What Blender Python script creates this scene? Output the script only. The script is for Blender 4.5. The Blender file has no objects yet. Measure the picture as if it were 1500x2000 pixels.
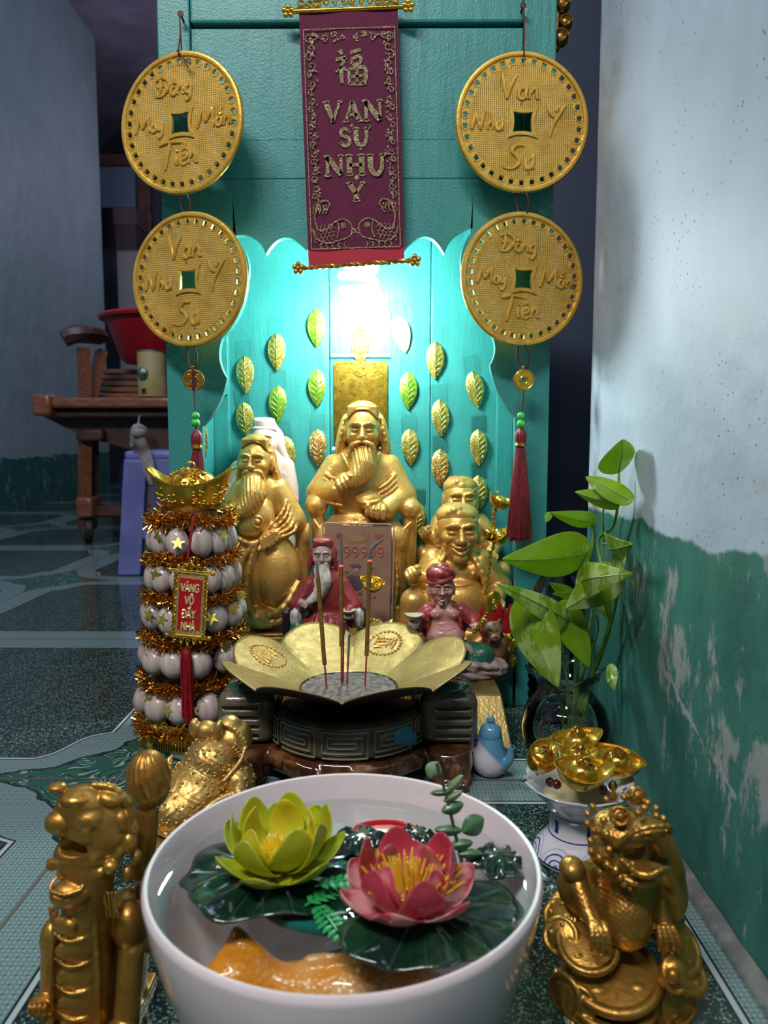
import bpy, math, random
import numpy as np
from mathutils import Vector, Matrix, Euler, noise as mnoise
from mathutils.geometry import tessellate_polygon
PI = math.pi
R = math.radians
random.seed(7)
scene = bpy.context.scene
COL = scene.collection

# ------------------------------------------------------------------ camera, light, exposure
CAM_H, PITCH, YAW, FPX = 0.324, R(5.7), R(0.305), 1500.0
cam_data = bpy.data.cameras.new('camera')
cam_data.lens = 27.0
cam_data.sensor_width = 36.0
cam_data.sensor_fit = 'AUTO'
cam_data.clip_start = 0.01
cam_data.clip_end = 30
cam_data.dof.use_dof = True
cam_data.dof.focus_distance = 0.72
cam_data.dof.aperture_fstop = 11.0
cam = bpy.data.objects.new('camera', cam_data)
COL.objects.link(cam)
cam.location = (0, 0, CAM_H)
cam.rotation_euler = (PI / 2 - PITCH, 0, YAW)
scene.camera = cam

scene.view_settings.view_transform = 'Standard'
scene.view_settings.look = 'None'
scene.view_settings.gamma = 1.0
scene.view_settings.use_curve_mapping = False
scene.view_settings.exposure = 0.2

world = bpy.data.worlds.new('room_air')
scene.world = world
world.use_nodes = True
world.node_tree.nodes['Background'].inputs[0].default_value = (0.55, 0.62, 0.85, 1)
world.node_tree.nodes['Background'].inputs[1].default_value = 0.03

def area(name, loc, target, size, power, col):
    l = bpy.data.lights.new(name, 'AREA')
    l.shape = 'RECTANGLE'
    l.size, l.size_y = size
    l.energy = power
    l.color = col
    o = bpy.data.objects.new(name, l)
    COL.objects.link(o)
    o.location = loc
    o.rotation_euler = (Vector(target) - Vector(loc)).to_track_quat('-Z', 'Y').to_euler()
    return o
area('ceiling_tube_light', (-0.55, -0.55, 1.95), (0.05, 0.8, 0.1), (1.0, 0.16), 32.0, (1.0, 0.95, 0.93))
area('left_room_fill', (-0.6, 1.9, 2.4), (-1.4, 2.6, 0.9), (1.2, 1.2), 22.0, (0.62, 0.75, 1.0))  # added fill, unseen, brightens the left wall and floor
far_l = bpy.data.lights.new('far_room_fill', 'POINT'); far_l.energy = 9.0; far_l.shadow_soft_size = 0.08; far_l.color = (0.85, 0.78, 1.0)  # added fill, unseen, lifts the ceiling and far end of the room
far_o = bpy.data.objects.new('far_room_fill', far_l); COL.objects.link(far_o); far_o.location = (-0.75, 4.3, 1.7)

try:
    scene.cycles.use_denoising = True
    scene.cycles.denoiser = 'OPENIMAGEDENOISE'
    scene.cycles.max_bounces = 7
    scene.cycles.transparent_max_bounces = 14
    scene.cycles.caustics_reflective = False
    scene.cycles.caustics_refractive = False
    scene.cycles.sample_clamp_indirect = 6.0
except Exception:
    pass

# ------------------------------------------------------------------ pixel <-> world
CAMM = Matrix.Translation(Vector((0, 0, CAM_H))) @ Euler((PI / 2 - PITCH, 0, YAW)).to_matrix().to_4x4()
def ray(px, py):
    d = Vector(((px - 750) / FPX, -(py - 1000) / FPX, -1.0))
    return (CAMM.to_3x3() @ d)
def W(px, py, Y):
    d = ray(px, py)
    return Vector((0, 0, CAM_H)) + d * (Y / d.y)
def FL(px, py, z=0.0):
    d = ray(px, py)
    return Vector((0, 0, CAM_H)) + d * ((z - CAM_H) / d.z)
def mpp(p):
    q = CAMM.inverted() @ Vector(p)
    return -q.z / FPX
def proj(p):
    q = CAMM.inverted() @ Vector(p)
    return (750 + FPX * q.x / -q.z, 1000 - FPX * q.y / -q.z)

# ------------------------------------------------------------------ scene bookkeeping
def props(o, label=None, cat=None, group=None, kind=None):
    if label: o['label'] = label
    if cat: o['category'] = cat
    if group: o['group'] = group
    if kind: o['kind'] = kind
    return o
def thing(name, label, cat, loc=(0, 0, 0), rot=(0, 0, 0), group=None):
    o = bpy.data.objects.new(name, None)
    o.empty_display_size = 0.02
    COL.objects.link(o)
    o.location = loc
    o.rotation_euler = rot
    return props(o, label, cat, group)
def dup(root, loc, rot=None, label=None, group=None):
    r = root.copy(); COL.objects.link(r)
    r.location = loc
    if rot is not None: r.rotation_euler = rot
    if label: r['label'] = label
    if group: r['group'] = group
    for ch in list(root.children):
        c = ch.copy(); COL.objects.link(c); c.parent = r
        for g in ch.children:
            d = g.copy(); COL.objects.link(d); d.parent = c
    return r

# ------------------------------------------------------------------ mesh building
def catmull(pts, n=6, closed=False):
    P = [Vector(p) for p in pts]
    m = len(P)
    if m < 3: 
        return P
    out = []
    rng = range(m) if closed else range(m - 1)
    for i in rng:
        if closed:
            a, b, c, d = P[(i - 1) % m], P[i], P[(i + 1) % m], P[(i + 2) % m]
        else:
            a = P[i - 1] if i > 0 else P[0] * 2 - P[1]
            b, c = P[i], P[i + 1]
            d = P[i + 2] if i + 2 < m else P[-1] * 2 - P[-2]
        for k in range(n):
            t = k / n
            out.append(0.5 * ((2 * b) + (c - a) * t + (2 * a - 5 * b + 4 * c - d) * t * t + (3 * b - a - 3 * c + d) * t ** 3))
    if not closed: out.append(P[-1].copy())
    return out

class MB:
    def __init__(s):
        s.v = []; s.f = []
    def add(s, verts, faces, M=None):
        o = len(s.v)
        if M is not None: verts = [M @ Vector(p) for p in verts]
        s.v.extend([tuple(p) for p in verts])
        s.f.extend([tuple(i + o for i in f) for f in faces])
        return s
    def box(s, c, size, M=None, rot=None):
        x, y, z = size[0] / 2, size[1] / 2, size[2] / 2
        vs = [Vector((a * x, b * y, d * z)) for a in (-1, 1) for b in (-1, 1) for d in (-1, 1)]
        if rot is not None:
            rm = Euler(rot).to_matrix(); vs = [rm @ p for p in vs]
        vs = [p + Vector(c) for p in vs]
        return s.add(vs, [(0, 1, 3, 2), (4, 6, 7, 5), (0, 4, 5, 1), (2, 3, 7, 6), (0, 2, 6, 4), (1, 5, 7, 3)], M)
    def boxb(s, lo, hi, M=None):
        return s.box([(a + b) / 2 for a, b in zip(lo, hi)], [abs(b - a) for a, b in zip(lo, hi)], M)
    def tube(s, pts, r, n=8, M=None, flat=None, closed=False, up=(0, 0, 1), twist=0):
        P = [Vector(p) for p in pts]
        m = len(P)
        rr = [r] * m if not hasattr(r, '__len__') else [r[0] + (r[-1] - r[0]) * 0 if False else np.interp(i / (m - 1), np.linspace(0, 1, len(r)), r) for i in range(m)]
        vs = []; prev = None
        for i in range(m):
            if closed: t = P[(i + 1) % m] - P[(i - 1) % m]
            else: t = P[min(i + 1, m - 1)] - P[max(i - 1, 0)]
            if t.length < 1e-12: t = Vector((0, 0, 1))
            t.normalize()
            if flat is not None:
                a = Vector(flat[2]) if len(flat) > 2 else Vector(up)
                b = t.cross(a)
                if b.length < 1e-4: b = t.cross(Vector((1, 0, 0.1)))
                b.normalize(); a2 = b.cross(t).normalized()
                e1, e2 = b * flat[0], a2 * flat[1]
            else:
                if prev is None:
                    a = Vector((0, 0, 1)) if abs(t.z) < 0.9 else Vector((1, 0, 0))
                    e = t.cross(a).normalized()
                else:
                    e = prev - t * prev.dot(t)
                    if e.length < 1e-6: e = t.cross(Vector((0.3, 1, 0.2)))
                    e.normalize()
                prev = e
                e1, e2 = e, t.cross(e)
            for k in range(n):
                an = 2 * PI * k / n + twist * i
                vs.append(P[i] + (e1 * math.cos(an) + e2 * math.sin(an)) * rr[i])
        fs = []
        for i in range(m if closed else m - 1):
            j = (i + 1) % m
            for k in range(n):
                fs.append((i * n + k, i * n + (k + 1) % n, j * n + (k + 1) % n, j * n + k))
        if not closed:
            fs.append(tuple(range(n - 1, -1, -1)))
            fs.append(tuple((m - 1) * n + k for k in range(n)))
        return s.add(vs, fs, M)
    def lathe(s, prof, n=32, c=(0, 0, 0), M=None, fr=None):
        vs = []; m = len(prof)
        for (r, z) in prof:
            for k in range(n):
                a = 2 * PI * k / n
                q = r if fr is None else fr(r, z, a)
                zz = z
                if isinstance(q, tuple): q, zz = q
                vs.append((c[0] + q * math.cos(a), c[1] + q * math.sin(a), c[2] + zz))
        fs = [(i * n + k, i * n + (k + 1) % n, (i + 1) * n + (k + 1) % n, (i + 1) * n + k) for i in range(m - 1) for k in range(n)]
        if prof[0][0] > 1e-9: fs.append(tuple(range(n - 1, -1, -1)))
        if prof[-1][0] > 1e-9: fs.append(tuple((m - 1) * n + k for k in range(n)))
        return s.add(vs, fs, M)
    def ell(s, c, r, n=16, m=10, M=None, rot=None, fr=None):
        if not hasattr(r, '__len__'): r = (r, r, r)
        vs = []; rm = Euler(rot).to_matrix() if rot is not None else None
        for i in range(m + 1):
            th = PI * i / m
            for k in range(n):
                a = 2 * PI * k / n
                q = 1.0 if fr is None else fr(th, a)
                p = Vector((r[0] * math.sin(th) * math.cos(a) * q, r[1] * math.sin(th) * math.sin(a) * q, r[2] * math.cos(th)))
                if rm: p = rm @ p
                vs.append(p + Vector(c))
        fs = [(i * n + k, (i + 1) * n + k, (i + 1) * n + (k + 1) % n, i * n + (k + 1) % n) for i in range(m) for k in range(n)]
        return s.add(vs, fs, M)
    def prism(s, loop, y0, y1, holes=(), M=None, axis='y'):
        loops = [loop] + list(holes)
        flat = [p for l in loops for p in l]
        tris = tessellate_polygon([[Vector((p[0], p[1], 0)) for p in l] for l in loops])
        def mk(p, d): return (p[0], d, p[1]) if axis == 'y' else (p[0], p[1], d)
        n = len(flat)
        vs = [mk(p, y0) for p in flat] + [mk(p, y1) for p in flat]
        fs = []
        for t in tris:
            a, b, c = [flat[i] for i in t]
            ar = (b[0] - a[0]) * (c[1] - a[1]) - (c[0] - a[0]) * (b[1] - a[1])
            t = tuple(t) if ar > 0 else tuple(reversed(t))
            fs.append(t); fs.append(tuple(i + n for i in reversed(t)))
        o = 0
        for l in loops:
            k = len(l)
            for i in range(k):
                j = (i + 1) % k
                fs.append((o + i, o + j, o + j + n, o + i + n))
            o += k
        return s.add(vs, fs, M)
    def grid(s, fn, nu, nv, M=None):
        vs = [fn(i / nu, j / nv) for i in range(nu + 1) for j in range(nv + 1)]
        fs = [(i * (nv + 1) + j, (i + 1) * (nv + 1) + j, (i + 1) * (nv + 1) + j + 1, i * (nv + 1) + j + 1) for i in range(nu) for j in range(nv)]
        return s.add(vs, fs, M)
    def build(s, name, mat, parent=None, smooth=True, sharp=40, bevel=0, solid=0, subsurf=0, fix=True, loc=None):
        me = bpy.data.meshes.new(name)
        me.from_pydata(s.v, [], s.f)
        me.materials.append(mat)
        if fix:
            import bmesh
            bm = bmesh.new(); bm.from_mesh(me)
            bmesh.ops.remove_doubles(bm, verts=bm.verts, dist=1e-6)
            bmesh.ops.recalc_face_normals(bm, faces=bm.faces)
            bm.to_mesh(me); bm.free()
        if smooth:
            me.polygons.foreach_set('use_smooth', [True] * len(me.polygons))
            if sharp: me.set_sharp_from_angle(angle=R(sharp))
        me.update()
        o = bpy.data.objects.new(name, me)
        COL.objects.link(o)
        if parent: o.parent = parent
        if loc is not None: o.location = loc
        if solid:
            md = o.modifiers.new('thick', 'SOLIDIFY'); md.thickness = solid; md.offset = 0
        if bevel:
            md = o.modifiers.new('bevel', 'BEVEL'); md.width = bevel; md.segments = 2; md.limit_method = 'ANGLE'; md.angle_limit = R(35)
            md.harden_normals = False
        if subsurf:
            md = o.modifiers.new('sub', 'SUBSURF'); md.levels = subsurf; md.render_levels = subsurf
        return o
def struct(name, mb, mat, **k):
    return props(mb.build(name, mat, **k), kind='structure')
def single(name, mb, mat, label, cat, group=None, **k):
    return props(mb.build(name, mat, **k), label, cat, group)

# ------------------------------------------------------------------ SDF sculpting (surface nets)
class Sculpt:
    """authoring frame: x right, y away from the viewer, z up; any unit"""
    def __init__(s, lo, hi, h):
        s.lo = np.array(lo, np.float32); s.h = h
        n = [int(math.ceil((b - a) / h)) + 1 for a, b in zip(lo, hi)]
        s.ax = [np.float32(lo[i]) + np.arange(n[i], dtype=np.float32) * np.float32(h) for i in range(3)]
        s.D = np.full(n, 1e3, np.float32)
        s.t = np.zeros(3); s.Rm = np.eye(3); s.sc = 1.0
    def frame(s, t=(0, 0, 0), rot=(0, 0, 0), sc=1.0):
        s.t = np.array(t, float); s.Rm = np.array(Euler([R(a) for a in rot]).to_matrix()); s.sc = sc
        return s
    def wp(s, p): return s.t + s.Rm @ (np.array(p, float) * s.sc)
    def reg(s, lo, hi):
        sl = []
        for i in range(3):
            a = int(math.floor((lo[i] - s.lo[i]) / s.h)); b = int(math.ceil((hi[i] - s.lo[i]) / s.h)) + 1
            a = max(a, 0); b = min(b, len(s.ax[i]))
            if b <= a: return None, None
            sl.append(slice(a, b))
        g = (s.ax[0][sl[0]][:, None, None], s.ax[1][sl[1]][None, :, None], s.ax[2][sl[2]][None, None, :])
        return tuple(sl), g
    def comb(s, sl, d, k, sub):
        A = s.D[sl]
        if sub:
            d = -d
            if k > 0:
                hh = np.clip(0.5 - 0.5 * (A - d) / k, 0, 1); s.D[sl] = A + (d - A) * hh + k * hh * (1 - hh)
            else: s.D[sl] = np.maximum(A, d)
        else:
            if k > 0:
                hh = np.clip(0.5 + 0.5 * (A - d) / k, 0, 1); s.D[sl] = A + (d - A) * hh - k * hh * (1 - hh)
            else: s.D[sl] = np.minimum(A, d)
    def ell(s, c, r, k=3, rot=None, sub=False):
        if not hasattr(r, '__len__'): r = (r, r, r)
        r = np.array(r, float) * s.sc
        k = k * s.sc
        Rm = s.Rm if rot is None else s.Rm @ np.array(Euler([R(a) for a in rot]).to_matrix())
        c = s.wp(c); m = (np.abs(Rm) @ r) + k + 2 * s.h
        sl, g = s.reg(c - m, c + m)
        if sl is None: return s
        x, y, z = [g[i] - np.float32(c[i]) for i in range(3)]
        q = [x * np.float32(Rm[0, i]) + y * np.float32(Rm[1, i]) + z * np.float32(Rm[2, i]) for i in range(3)]
        k0 = np.sqrt(sum((q[i] / np.float32(r[i])) ** 2 for i in range(3)))
        k1 = np.sqrt(sum((q[i] / np.float32(r[i] ** 2)) ** 2 for i in range(3)))
        d = np.where(k1 > 1e-9, k0 * (k0 - 1) / np.maximum(k1, 1e-9), -min(r))
        s.comb(sl, d, k, sub); return s
    def cap(s, a, b, r1, r2=None, k=3, sub=False):
        if r2 is None: r2 = r1
        a, b = s.wp(a), s.wp(b); r1 *= s.sc; r2 *= s.sc; k = k * s.sc
        m = max(r1, r2) + k + 2 * s.h
        sl, g = s.reg(np.minimum(a, b) - m, np.maximum(a, b) + m)
        if sl is None: return s
        ab = b - a; L = float(ab @ ab) or 1e-9
        x, y, z = [g[i] - np.float32(a[i]) for i in range(3)]
        t = np.clip((x * ab[0] + y * ab[1] + z * ab[2]) / L, 0, 1).astype(np.float32)
        d = np.sqrt((x - t * ab[0]) ** 2 + (y - t * ab[1]) ** 2 + (z - t * ab[2]) ** 2) - (r1 + (r2 - r1) * t)
        s.comb(sl, d.astype(np.float32), k, sub); return s
    def path(s, pts, r, k=2, sub=False, n=3):
        P = catmull(pts, n) if len(pts) > 2 else [Vector(p) for p in pts]
        m = len(P) - 1
        rr = [r] * (m + 1) if not hasattr(r, '__len__') else [float(np.interp(i / m, np.linspace(0, 1, len(r)), r)) for i in range(m + 1)]
        for i in range(m): s.cap(P[i], P[i + 1], rr[i], rr[i + 1], k, sub)
        return s
    def box(s, c, hs, rnd=1, k=2, rot=None, sub=False):
        hs = np.array(hs, float) * s.sc; rnd *= s.sc; k = k * s.sc
        Rm = s.Rm if rot is None else s.Rm @ np.array(Euler([R(a) for a in rot]).to_matrix())
        c = s.wp(c); m = (np.abs(Rm) @ hs) + k + 2 * s.h
        sl, g = s.reg(c - m, c + m)
        if sl is None: return s
        x, y, z = [g[i] - np.float32(c[i]) for i in range(3)]
        q = [np.abs(x * np.float32(Rm[0, i]) + y * np.float32(Rm[1, i]) + z * np.float32(Rm[2, i])) - np.float32(hs[i] - rnd) for i in range(3)]
        d = np.sqrt(sum(np.maximum(v, 0) ** 2 for v in q)) + np.minimum(np.maximum(q[0], np.maximum(q[1], q[2])), 0) - rnd
        s.comb(sl, d, k, sub); return s
    def tor(s, c, Rr, r, rot=(0, 0, 0), k=1, sub=False, sq=(1, 1)):
        """ring around local z"""
        Rr *= s.sc; r *= s.sc; k = k * s.sc
        Rm = s.Rm @ np.array(Euler([R(a) for a in rot]).to_matrix())
        c = s.wp(c); m = Rr * max(sq) + r + k + 2 * s.h
        sl, g = s.reg(c - m, c + m)
        if sl is None: return s
        x, y, z = [g[i] - np.float32(c[i]) for i in range(3)]
        q = [x * np.float32(Rm[0, i]) + y * np.float32(Rm[1, i]) + z * np.float32(Rm[2, i]) for i in range(3)]
        d = np.sqrt((np.sqrt((q[0] / sq[0]) ** 2 + (q[1] / sq[1]) ** 2) - Rr) ** 2 + q[2] ** 2) - r
        s.comb(sl, d.astype(np.float32), k, sub); return s
    def disp(s, lo, hi, fn):
        """add fn(x,y,z) to the field inside an axis box (authoring units)"""
        sl, g = s.reg(np.array(lo, float), np.array(hi, float))
        if sl is not None: s.D[sl] = s.D[sl] + fn(*g).astype(np.float32)
        return s
    def cut(s, z):
        """flat underside at height z"""
        zz = s.ax[2][None, None, :]
        s.D = np.maximum(s.D, (z - zz).astype(np.float32)); return s
    def mesh(s):
        D = s.D.copy()
        D[0], D[-1] = 9, 9; D[:, 0], D[:, -1] = 9, 9; D[:, :, 0], D[:, :, -1] = 9, 9
        S = D < 0
        c = np.zeros([n - 1 for n in D.shape], np.int8)
        def sub(A, i, j, k): return A[i:A.shape[0] - 1 + i, j:A.shape[1] - 1 + j, k:A.shape[2] - 1 + k]
        for i in (0, 1):
            for j in (0, 1):
                for k in (0, 1): c += sub(S, i, j, k)
        idx = np.argwhere((c > 0) & (c < 8))
        cell = np.full(c.shape, -1, np.int32)
        cell[idx[:, 0], idx[:, 1], idx[:, 2]] = np.arange(len(idx))
        val = {}
        for i in (0, 1):
            for j in (0, 1):
                for k in (0, 1): val[(i, j, k)] = D[idx[:, 0] + i, idx[:, 1] + j, idx[:, 2] + k]
        acc = np.zeros((len(idx), 3)); cnt = np.zeros(len(idx))
        cs = list(val)
        for a in cs:
            for ax in range(3):
                if a[ax] == 0:
                    b = list(a); b[ax] = 1; b = tuple(b)
                    va, vb = val[a], val[b]
                    m = (va < 0) != (vb < 0)
                    t = np.where(m, va / np.where(m, va - vb, 1), 0)
                    p = np.tile(np.array(a, float), (len(idx), 1)); p[:, ax] += t
                    acc[m] += p[m]; cnt[m] += 1
        V = (idx + acc / cnt[:, None]) * s.h + s.lo
        F = []
        for ax in range(3):
            o = [1, 1, 1]; o[ax] = 0
            e = [slice(o[i], D.shape[i] - 1) for i in range(3)]
            S0 = S[tuple(e)]
            e2 = list(e); e2[ax] = slice(1, D.shape[ax])
            S1 = S[tuple(e2)]
            n0 = tuple(min(a, b) for a, b in zip(S0.shape, S1.shape))
            S0 = S0[:n0[0], :n0[1], :n0[2]]; S1 = S1[:n0[0], :n0[1], :n0[2]]
            w = np.argwhere(S0 != S1)
            sg = S0[w[:, 0], w[:, 1], w[:, 2]]
            w = w + np.array(o)
            u, v = [(1, 2), (2, 0), (0, 1)][ax]
            du = np.zeros(3, int); du[u] = 1; dv = np.zeros(3, int); dv[v] = 1
            q = [w - du - dv, w - dv, w, w - du]
            ids = np.stack([cell[a[:, 0], a[:, 1], a[:, 2]] for a in q], 1)
            ids[~sg] = ids[~sg][:, ::-1]
            F.append(ids)
        F = np.concatenate(F)
        F = F[(F >= 0).all(1)]
        return V, F
    def build(s, name, mat, parent, scale, rot=None, floor=None, off=(0, 0, 0)):
        V, F = s.mesh()
        V = V * scale
        if rot is not None: V = V @ np.array(Euler([R(a) for a in rot]).to_matrix()).T
        V = V + np.array(off)
        if floor is not None: V[:, 2] = np.maximum(V[:, 2], floor)
        me = bpy.data.meshes.new(name)
        me.vertices.add(len(V)); me.vertices.foreach_set('co', V.astype(np.float32).ravel())
        me.loops.add(len(F) * 4); me.loops.foreach_set('vertex_index', F.astype(np.int32).ravel())
        me.polygons.add(len(F)); me.polygons.foreach_set('loop_start', np.arange(0, len(F) * 4, 4, dtype=np.int32))
        me.polygons.foreach_set('use_smooth', np.ones(len(F), bool))
        me.update(calc_edges=True); me.validate()
        me.materials.append(mat)
        o = bpy.data.objects.new(name, me); COL.objects.link(o)
        if parent: o.parent = parent
        return o

# ------------------------------------------------------------------ materials
class NT:
    def __init__(s, name):
        s.m = bpy.data.materials.new(name); s.m.use_nodes = True
        s.t = s.m.node_tree; s.b = s.t.nodes['Principled BSDF']; s.out = s.t.nodes['Material Output']
        s._tc = None
    def n(s, typ, **k):
        d = s.t.nodes.new(typ)
        for a, v in k.items(): setattr(d, a, v)
        return d
    def put(s, sock, v):
        if v is None: return
        if hasattr(v, 'is_output') or hasattr(v, 'links'): s.t.links.new(v, sock)
        elif hasattr(v, '__len__') and len(v) == 3 and sock.type == 'RGBA': sock.default_value = (*v, 1)
        else: sock.default_value = v
    def tc(s):
        if s._tc is None: s._tc = s.n('ShaderNodeTexCoord').outputs['Object']
        return s._tc
    def math(s, op, a, b=None, c=None, clamp=False):
        d = s.n('ShaderNodeMath', operation=op, use_clamp=clamp)
        for i, v in enumerate((a, b, c)): s.put(d.inputs[i], v)
        return d.outputs[0]
    def mix(s, f, a, b):
        d = s.n('ShaderNodeMix', data_type='RGBA')
        s.put(d.inputs[0], f); s.put(d.inputs[6], a); s.put(d.inputs[7], b)
        return d.outputs[2]
    def sep(s, v=None):
        d = s.n('ShaderNodeSeparateXYZ'); s.put(d.inputs[0], v or s.tc()); return d.outputs
    def comb(s, x, y, z):
        d = s.n('ShaderNodeCombineXYZ')
        for i, v in enumerate((x, y, z)): s.put(d.inputs[i], v)
        return d.outputs[0]
    def noise(s, scale, detail=3, rough=0.55, vec=None, dist=0.0):
        d = s.n('ShaderNodeTexNoise'); s.put(d.inputs['Vector'], vec or s.tc())
        d.inputs['Scale'].default_value = scale; d.inputs['Detail'].default_value = detail; d.inputs['Roughness'].default_value = rough
        d.inputs['Distortion'].default_value = dist
        return d.outputs['Fac']
    def voro(s, scale, feat='F1', vec=None, out='Distance'):
        d = s.n('ShaderNodeTexVoronoi', feature=feat); s.put(d.inputs['Vector'], vec or s.tc()); d.inputs['Scale'].default_value = scale
        return d.outputs[out]
    def smap(s, v, a, b, c=0.0, d=1.0):
        m = s.n('ShaderNodeMapRange', interpolation_type='SMOOTHSTEP'); s.put(m.inputs[0], v)
        for i, q in enumerate((a, b, c, d)): s.put(m.inputs[i + 1], q)
        return m.outputs[0]
    def vscale(s, v, sc):
        d = s.n('ShaderNodeVectorMath', operation='MULTIPLY'); s.put(d.inputs[0], v); d.inputs[1].default_value = sc
        return d.outputs[0]
    def bump(s, h, dist=0.001, strength=1.0, prev=None):
        d = s.n('ShaderNodeBump'); d.inputs['Distance'].default_value = dist; d.inputs['Strength'].default_value = strength
        s.put(d.inputs['Height'], h)
        if prev is not None: s.put(d.inputs['Normal'], prev)
        s.put(s.b.inputs['Normal'], d.outputs[0]); return d.outputs[0]
    def set(s, **k):
        names = dict(col='Base Color', rough='Roughness', metal='Metallic', ior='IOR', alpha='Alpha', coat='Coat Weight', coatr='Coat Roughness',
                     trans='Transmission Weight', sss='Subsurface Weight', em='Emission Color', ems='Emission Strength', sheen='Sheen Weight', spec='Specular IOR Level')
        for a, v in k.items(): s.put(s.b.inputs[names[a]], v)
        return s
def pm(name, col, rough=0.5, metal=0.0, col2=None, nscale=40, lo=0.4, hi=0.62, bump=0.0, bscale=200, bdetail=3, **k):
    t = NT(name); t.set(rough=rough, metal=metal, **k)
    if col2 is not None: t.set(col=t.mix(t.smap(t.noise(nscale, 5), lo, hi), col, col2))
    else: t.set(col=col)
    if bump: t.bump(t.noise(bscale, bdetail), bump)
    return t.m
def clear(name, tint=(1, 1, 1), gloss=(1, 1, 1), rough=0.02, ior=1.45, body=0.0, bodycol=(1, 1, 1)):
    """thin clear wall: sees straight through, Fresnel reflections on top"""
    t = NT(name)
    tr = t.n('ShaderNodeBsdfTransparent'); tr.inputs[0].default_value = (*tint, 1)
    gl = t.n('ShaderNodeBsdfGlossy'); gl.inputs['Color'].default_value = (*gloss, 1); gl.inputs['Roughness'].default_value = rough
    fr = t.n('ShaderNodeFresnel'); fr.inputs['IOR'].default_value = ior
    base = tr.outputs[0]
    if body:
        df = t.n('ShaderNodeBsdfDiffuse'); df.inputs[0].default_value = (*bodycol, 1)
        m0 = t.n('ShaderNodeMixShader'); m0.inputs[0].default_value = body
        t.t.links.new(tr.outputs[0], m0.inputs[1]); t.t.links.new(df.outputs[0], m0.inputs[2]); base = m0.outputs[0]
    mx = t.n('ShaderNodeMixShader')
    t.t.links.new(fr.outputs[0], mx.inputs[0]); t.t.links.new(base, mx.inputs[1]); t.t.links.new(gl.outputs[0], mx.inputs[2])
    t.t.links.new(mx.outputs[0], t.out.inputs[0])
    return t, fr, gl, mx

# ================================================================== MATERIALS
M = {}
M['teal'] = None
t = NT('teal_gloss_paint')
nz = t.noise(9, 6, 0.7)
c = t.mix(t.smap(nz, 0.35, 0.7), (0.030, 0.235, 0.222), (0.038, 0.29, 0.268))
c = t.mix(t.smap(t.voro(160), 0.06, 0.03), c, (0.12, 0.5, 0.45))
t.set(col=c, rough=0.42, coat=0.12, coatr=0.2)
b0 = t.bump(t.noise(60, 4, 0.6, vec=t.vscale(t.tc(), (1, 1, 0.12))), 0.0016, 0.8)
t.bump(t.noise(420, 2), 0.0006, 0.8, prev=b0)
M['teal'] = t.m
def goldmat(name, c1, c2, rough=0.33, metal=0.75, scale=60, bump=0.0004, bscale=260, dark=None, **k):
    t = NT(name)
    col = t.mix(t.smap(t.noise(scale, 5, 0.6), 0.35, 0.68), c1, c2)
    if dark: col = t.mix(t.smap(t.noise(scale * 1.7, 6, 0.7), 0.58, 0.72), col, dark)
    t.set(col=col, metal=metal, rough=t.smap(t.noise(scale * 2, 3), 0.2, 0.8, rough - 0.07, rough + 0.1), **k)
    t.bump(t.noise(bscale, 3), bump)
    return t.m
M['gold_paint'] = goldmat('satin_gold_paint', (0.80, 0.475, 0.14), (0.68, 0.35, 0.07), rough=0.33, metal=0.55, bump=0.0006)
M['gold_antique'] = goldmat('antique_gold_resin', (0.52, 0.30, 0.062), (0.36, 0.185, 0.032), rough=0.34, metal=0.85, dark=(0.17, 0.085, 0.016), bump=0.0006)
M['gold_bright'] = goldmat('bright_gold_plastic', (0.80, 0.50, 0.07), (0.66, 0.38, 0.035), rough=0.2, metal=0.9, bump=0.0002)
M['gold_coin'] = None
M['gold_dish'] = goldmat('brushed_brass_sheet', (0.36, 0.25, 0.09), (0.27, 0.18, 0.06), rough=0.48, metal=0.75, bump=0.0005, bscale=500)
M['porcelain'] = pm('pale_pink_porcelain', (0.70, 0.50, 0.42), 0.22, coat=0.5, sss=0.0)
M['white_glaze'] = pm('white_glazed_ceramic', (0.78, 0.69, 0.71), 0.16, coat=0.6, coatr=0.05)
M['velvet'] = pm('dark_magenta_velvet', (0.085, 0.003, 0.030), 0.85, col2=(0.12, 0.005, 0.040), nscale=300, bump=0.0004, bscale=900, sheen=0.08)
M['velvet_red'] = pm('crimson_velvet_hem', (0.42, 0.006, 0.03), 0.7, bump=0.0004, bscale=900, sheen=0.4)
t = NT('gold_glitter'); vv = t.voro(900, out='Color'); sx = t.sep(vv)
t.set(col=t.mix(t.smap(sx[0], 0.55, 0.95), (0.42, 0.30, 0.14), (0.95, 0.85, 0.6)), metal=0.5, rough=0.35)
t.bump(t.voro(900), 0.0015); M['glitter'] = t.m
M['cord'] = pm('dark_red_cord', (0.12, 0.008, 0.01), 0.7, bump=0.0004, bscale=900)
M['ring_brown'] = pm('brown_rubber_loop', (0.05, 0.02, 0.018), 0.35)
M['tassel'] = pm('crimson_tassel_thread', (0.20, 0.004, 0.010), 0.5, col2=(0.10, 0.002, 0.006), nscale=250, sheen=0.1)
M['iron'] = pm('rusty_nail', (0.06, 0.025, 0.02), 0.6, 0.4)
t = NT('green_glass_bead'); t.set(col=(0.06, 0.55, 0.08), rough=0.08, coat=1.0); M['bead_green'] = t.m

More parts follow.
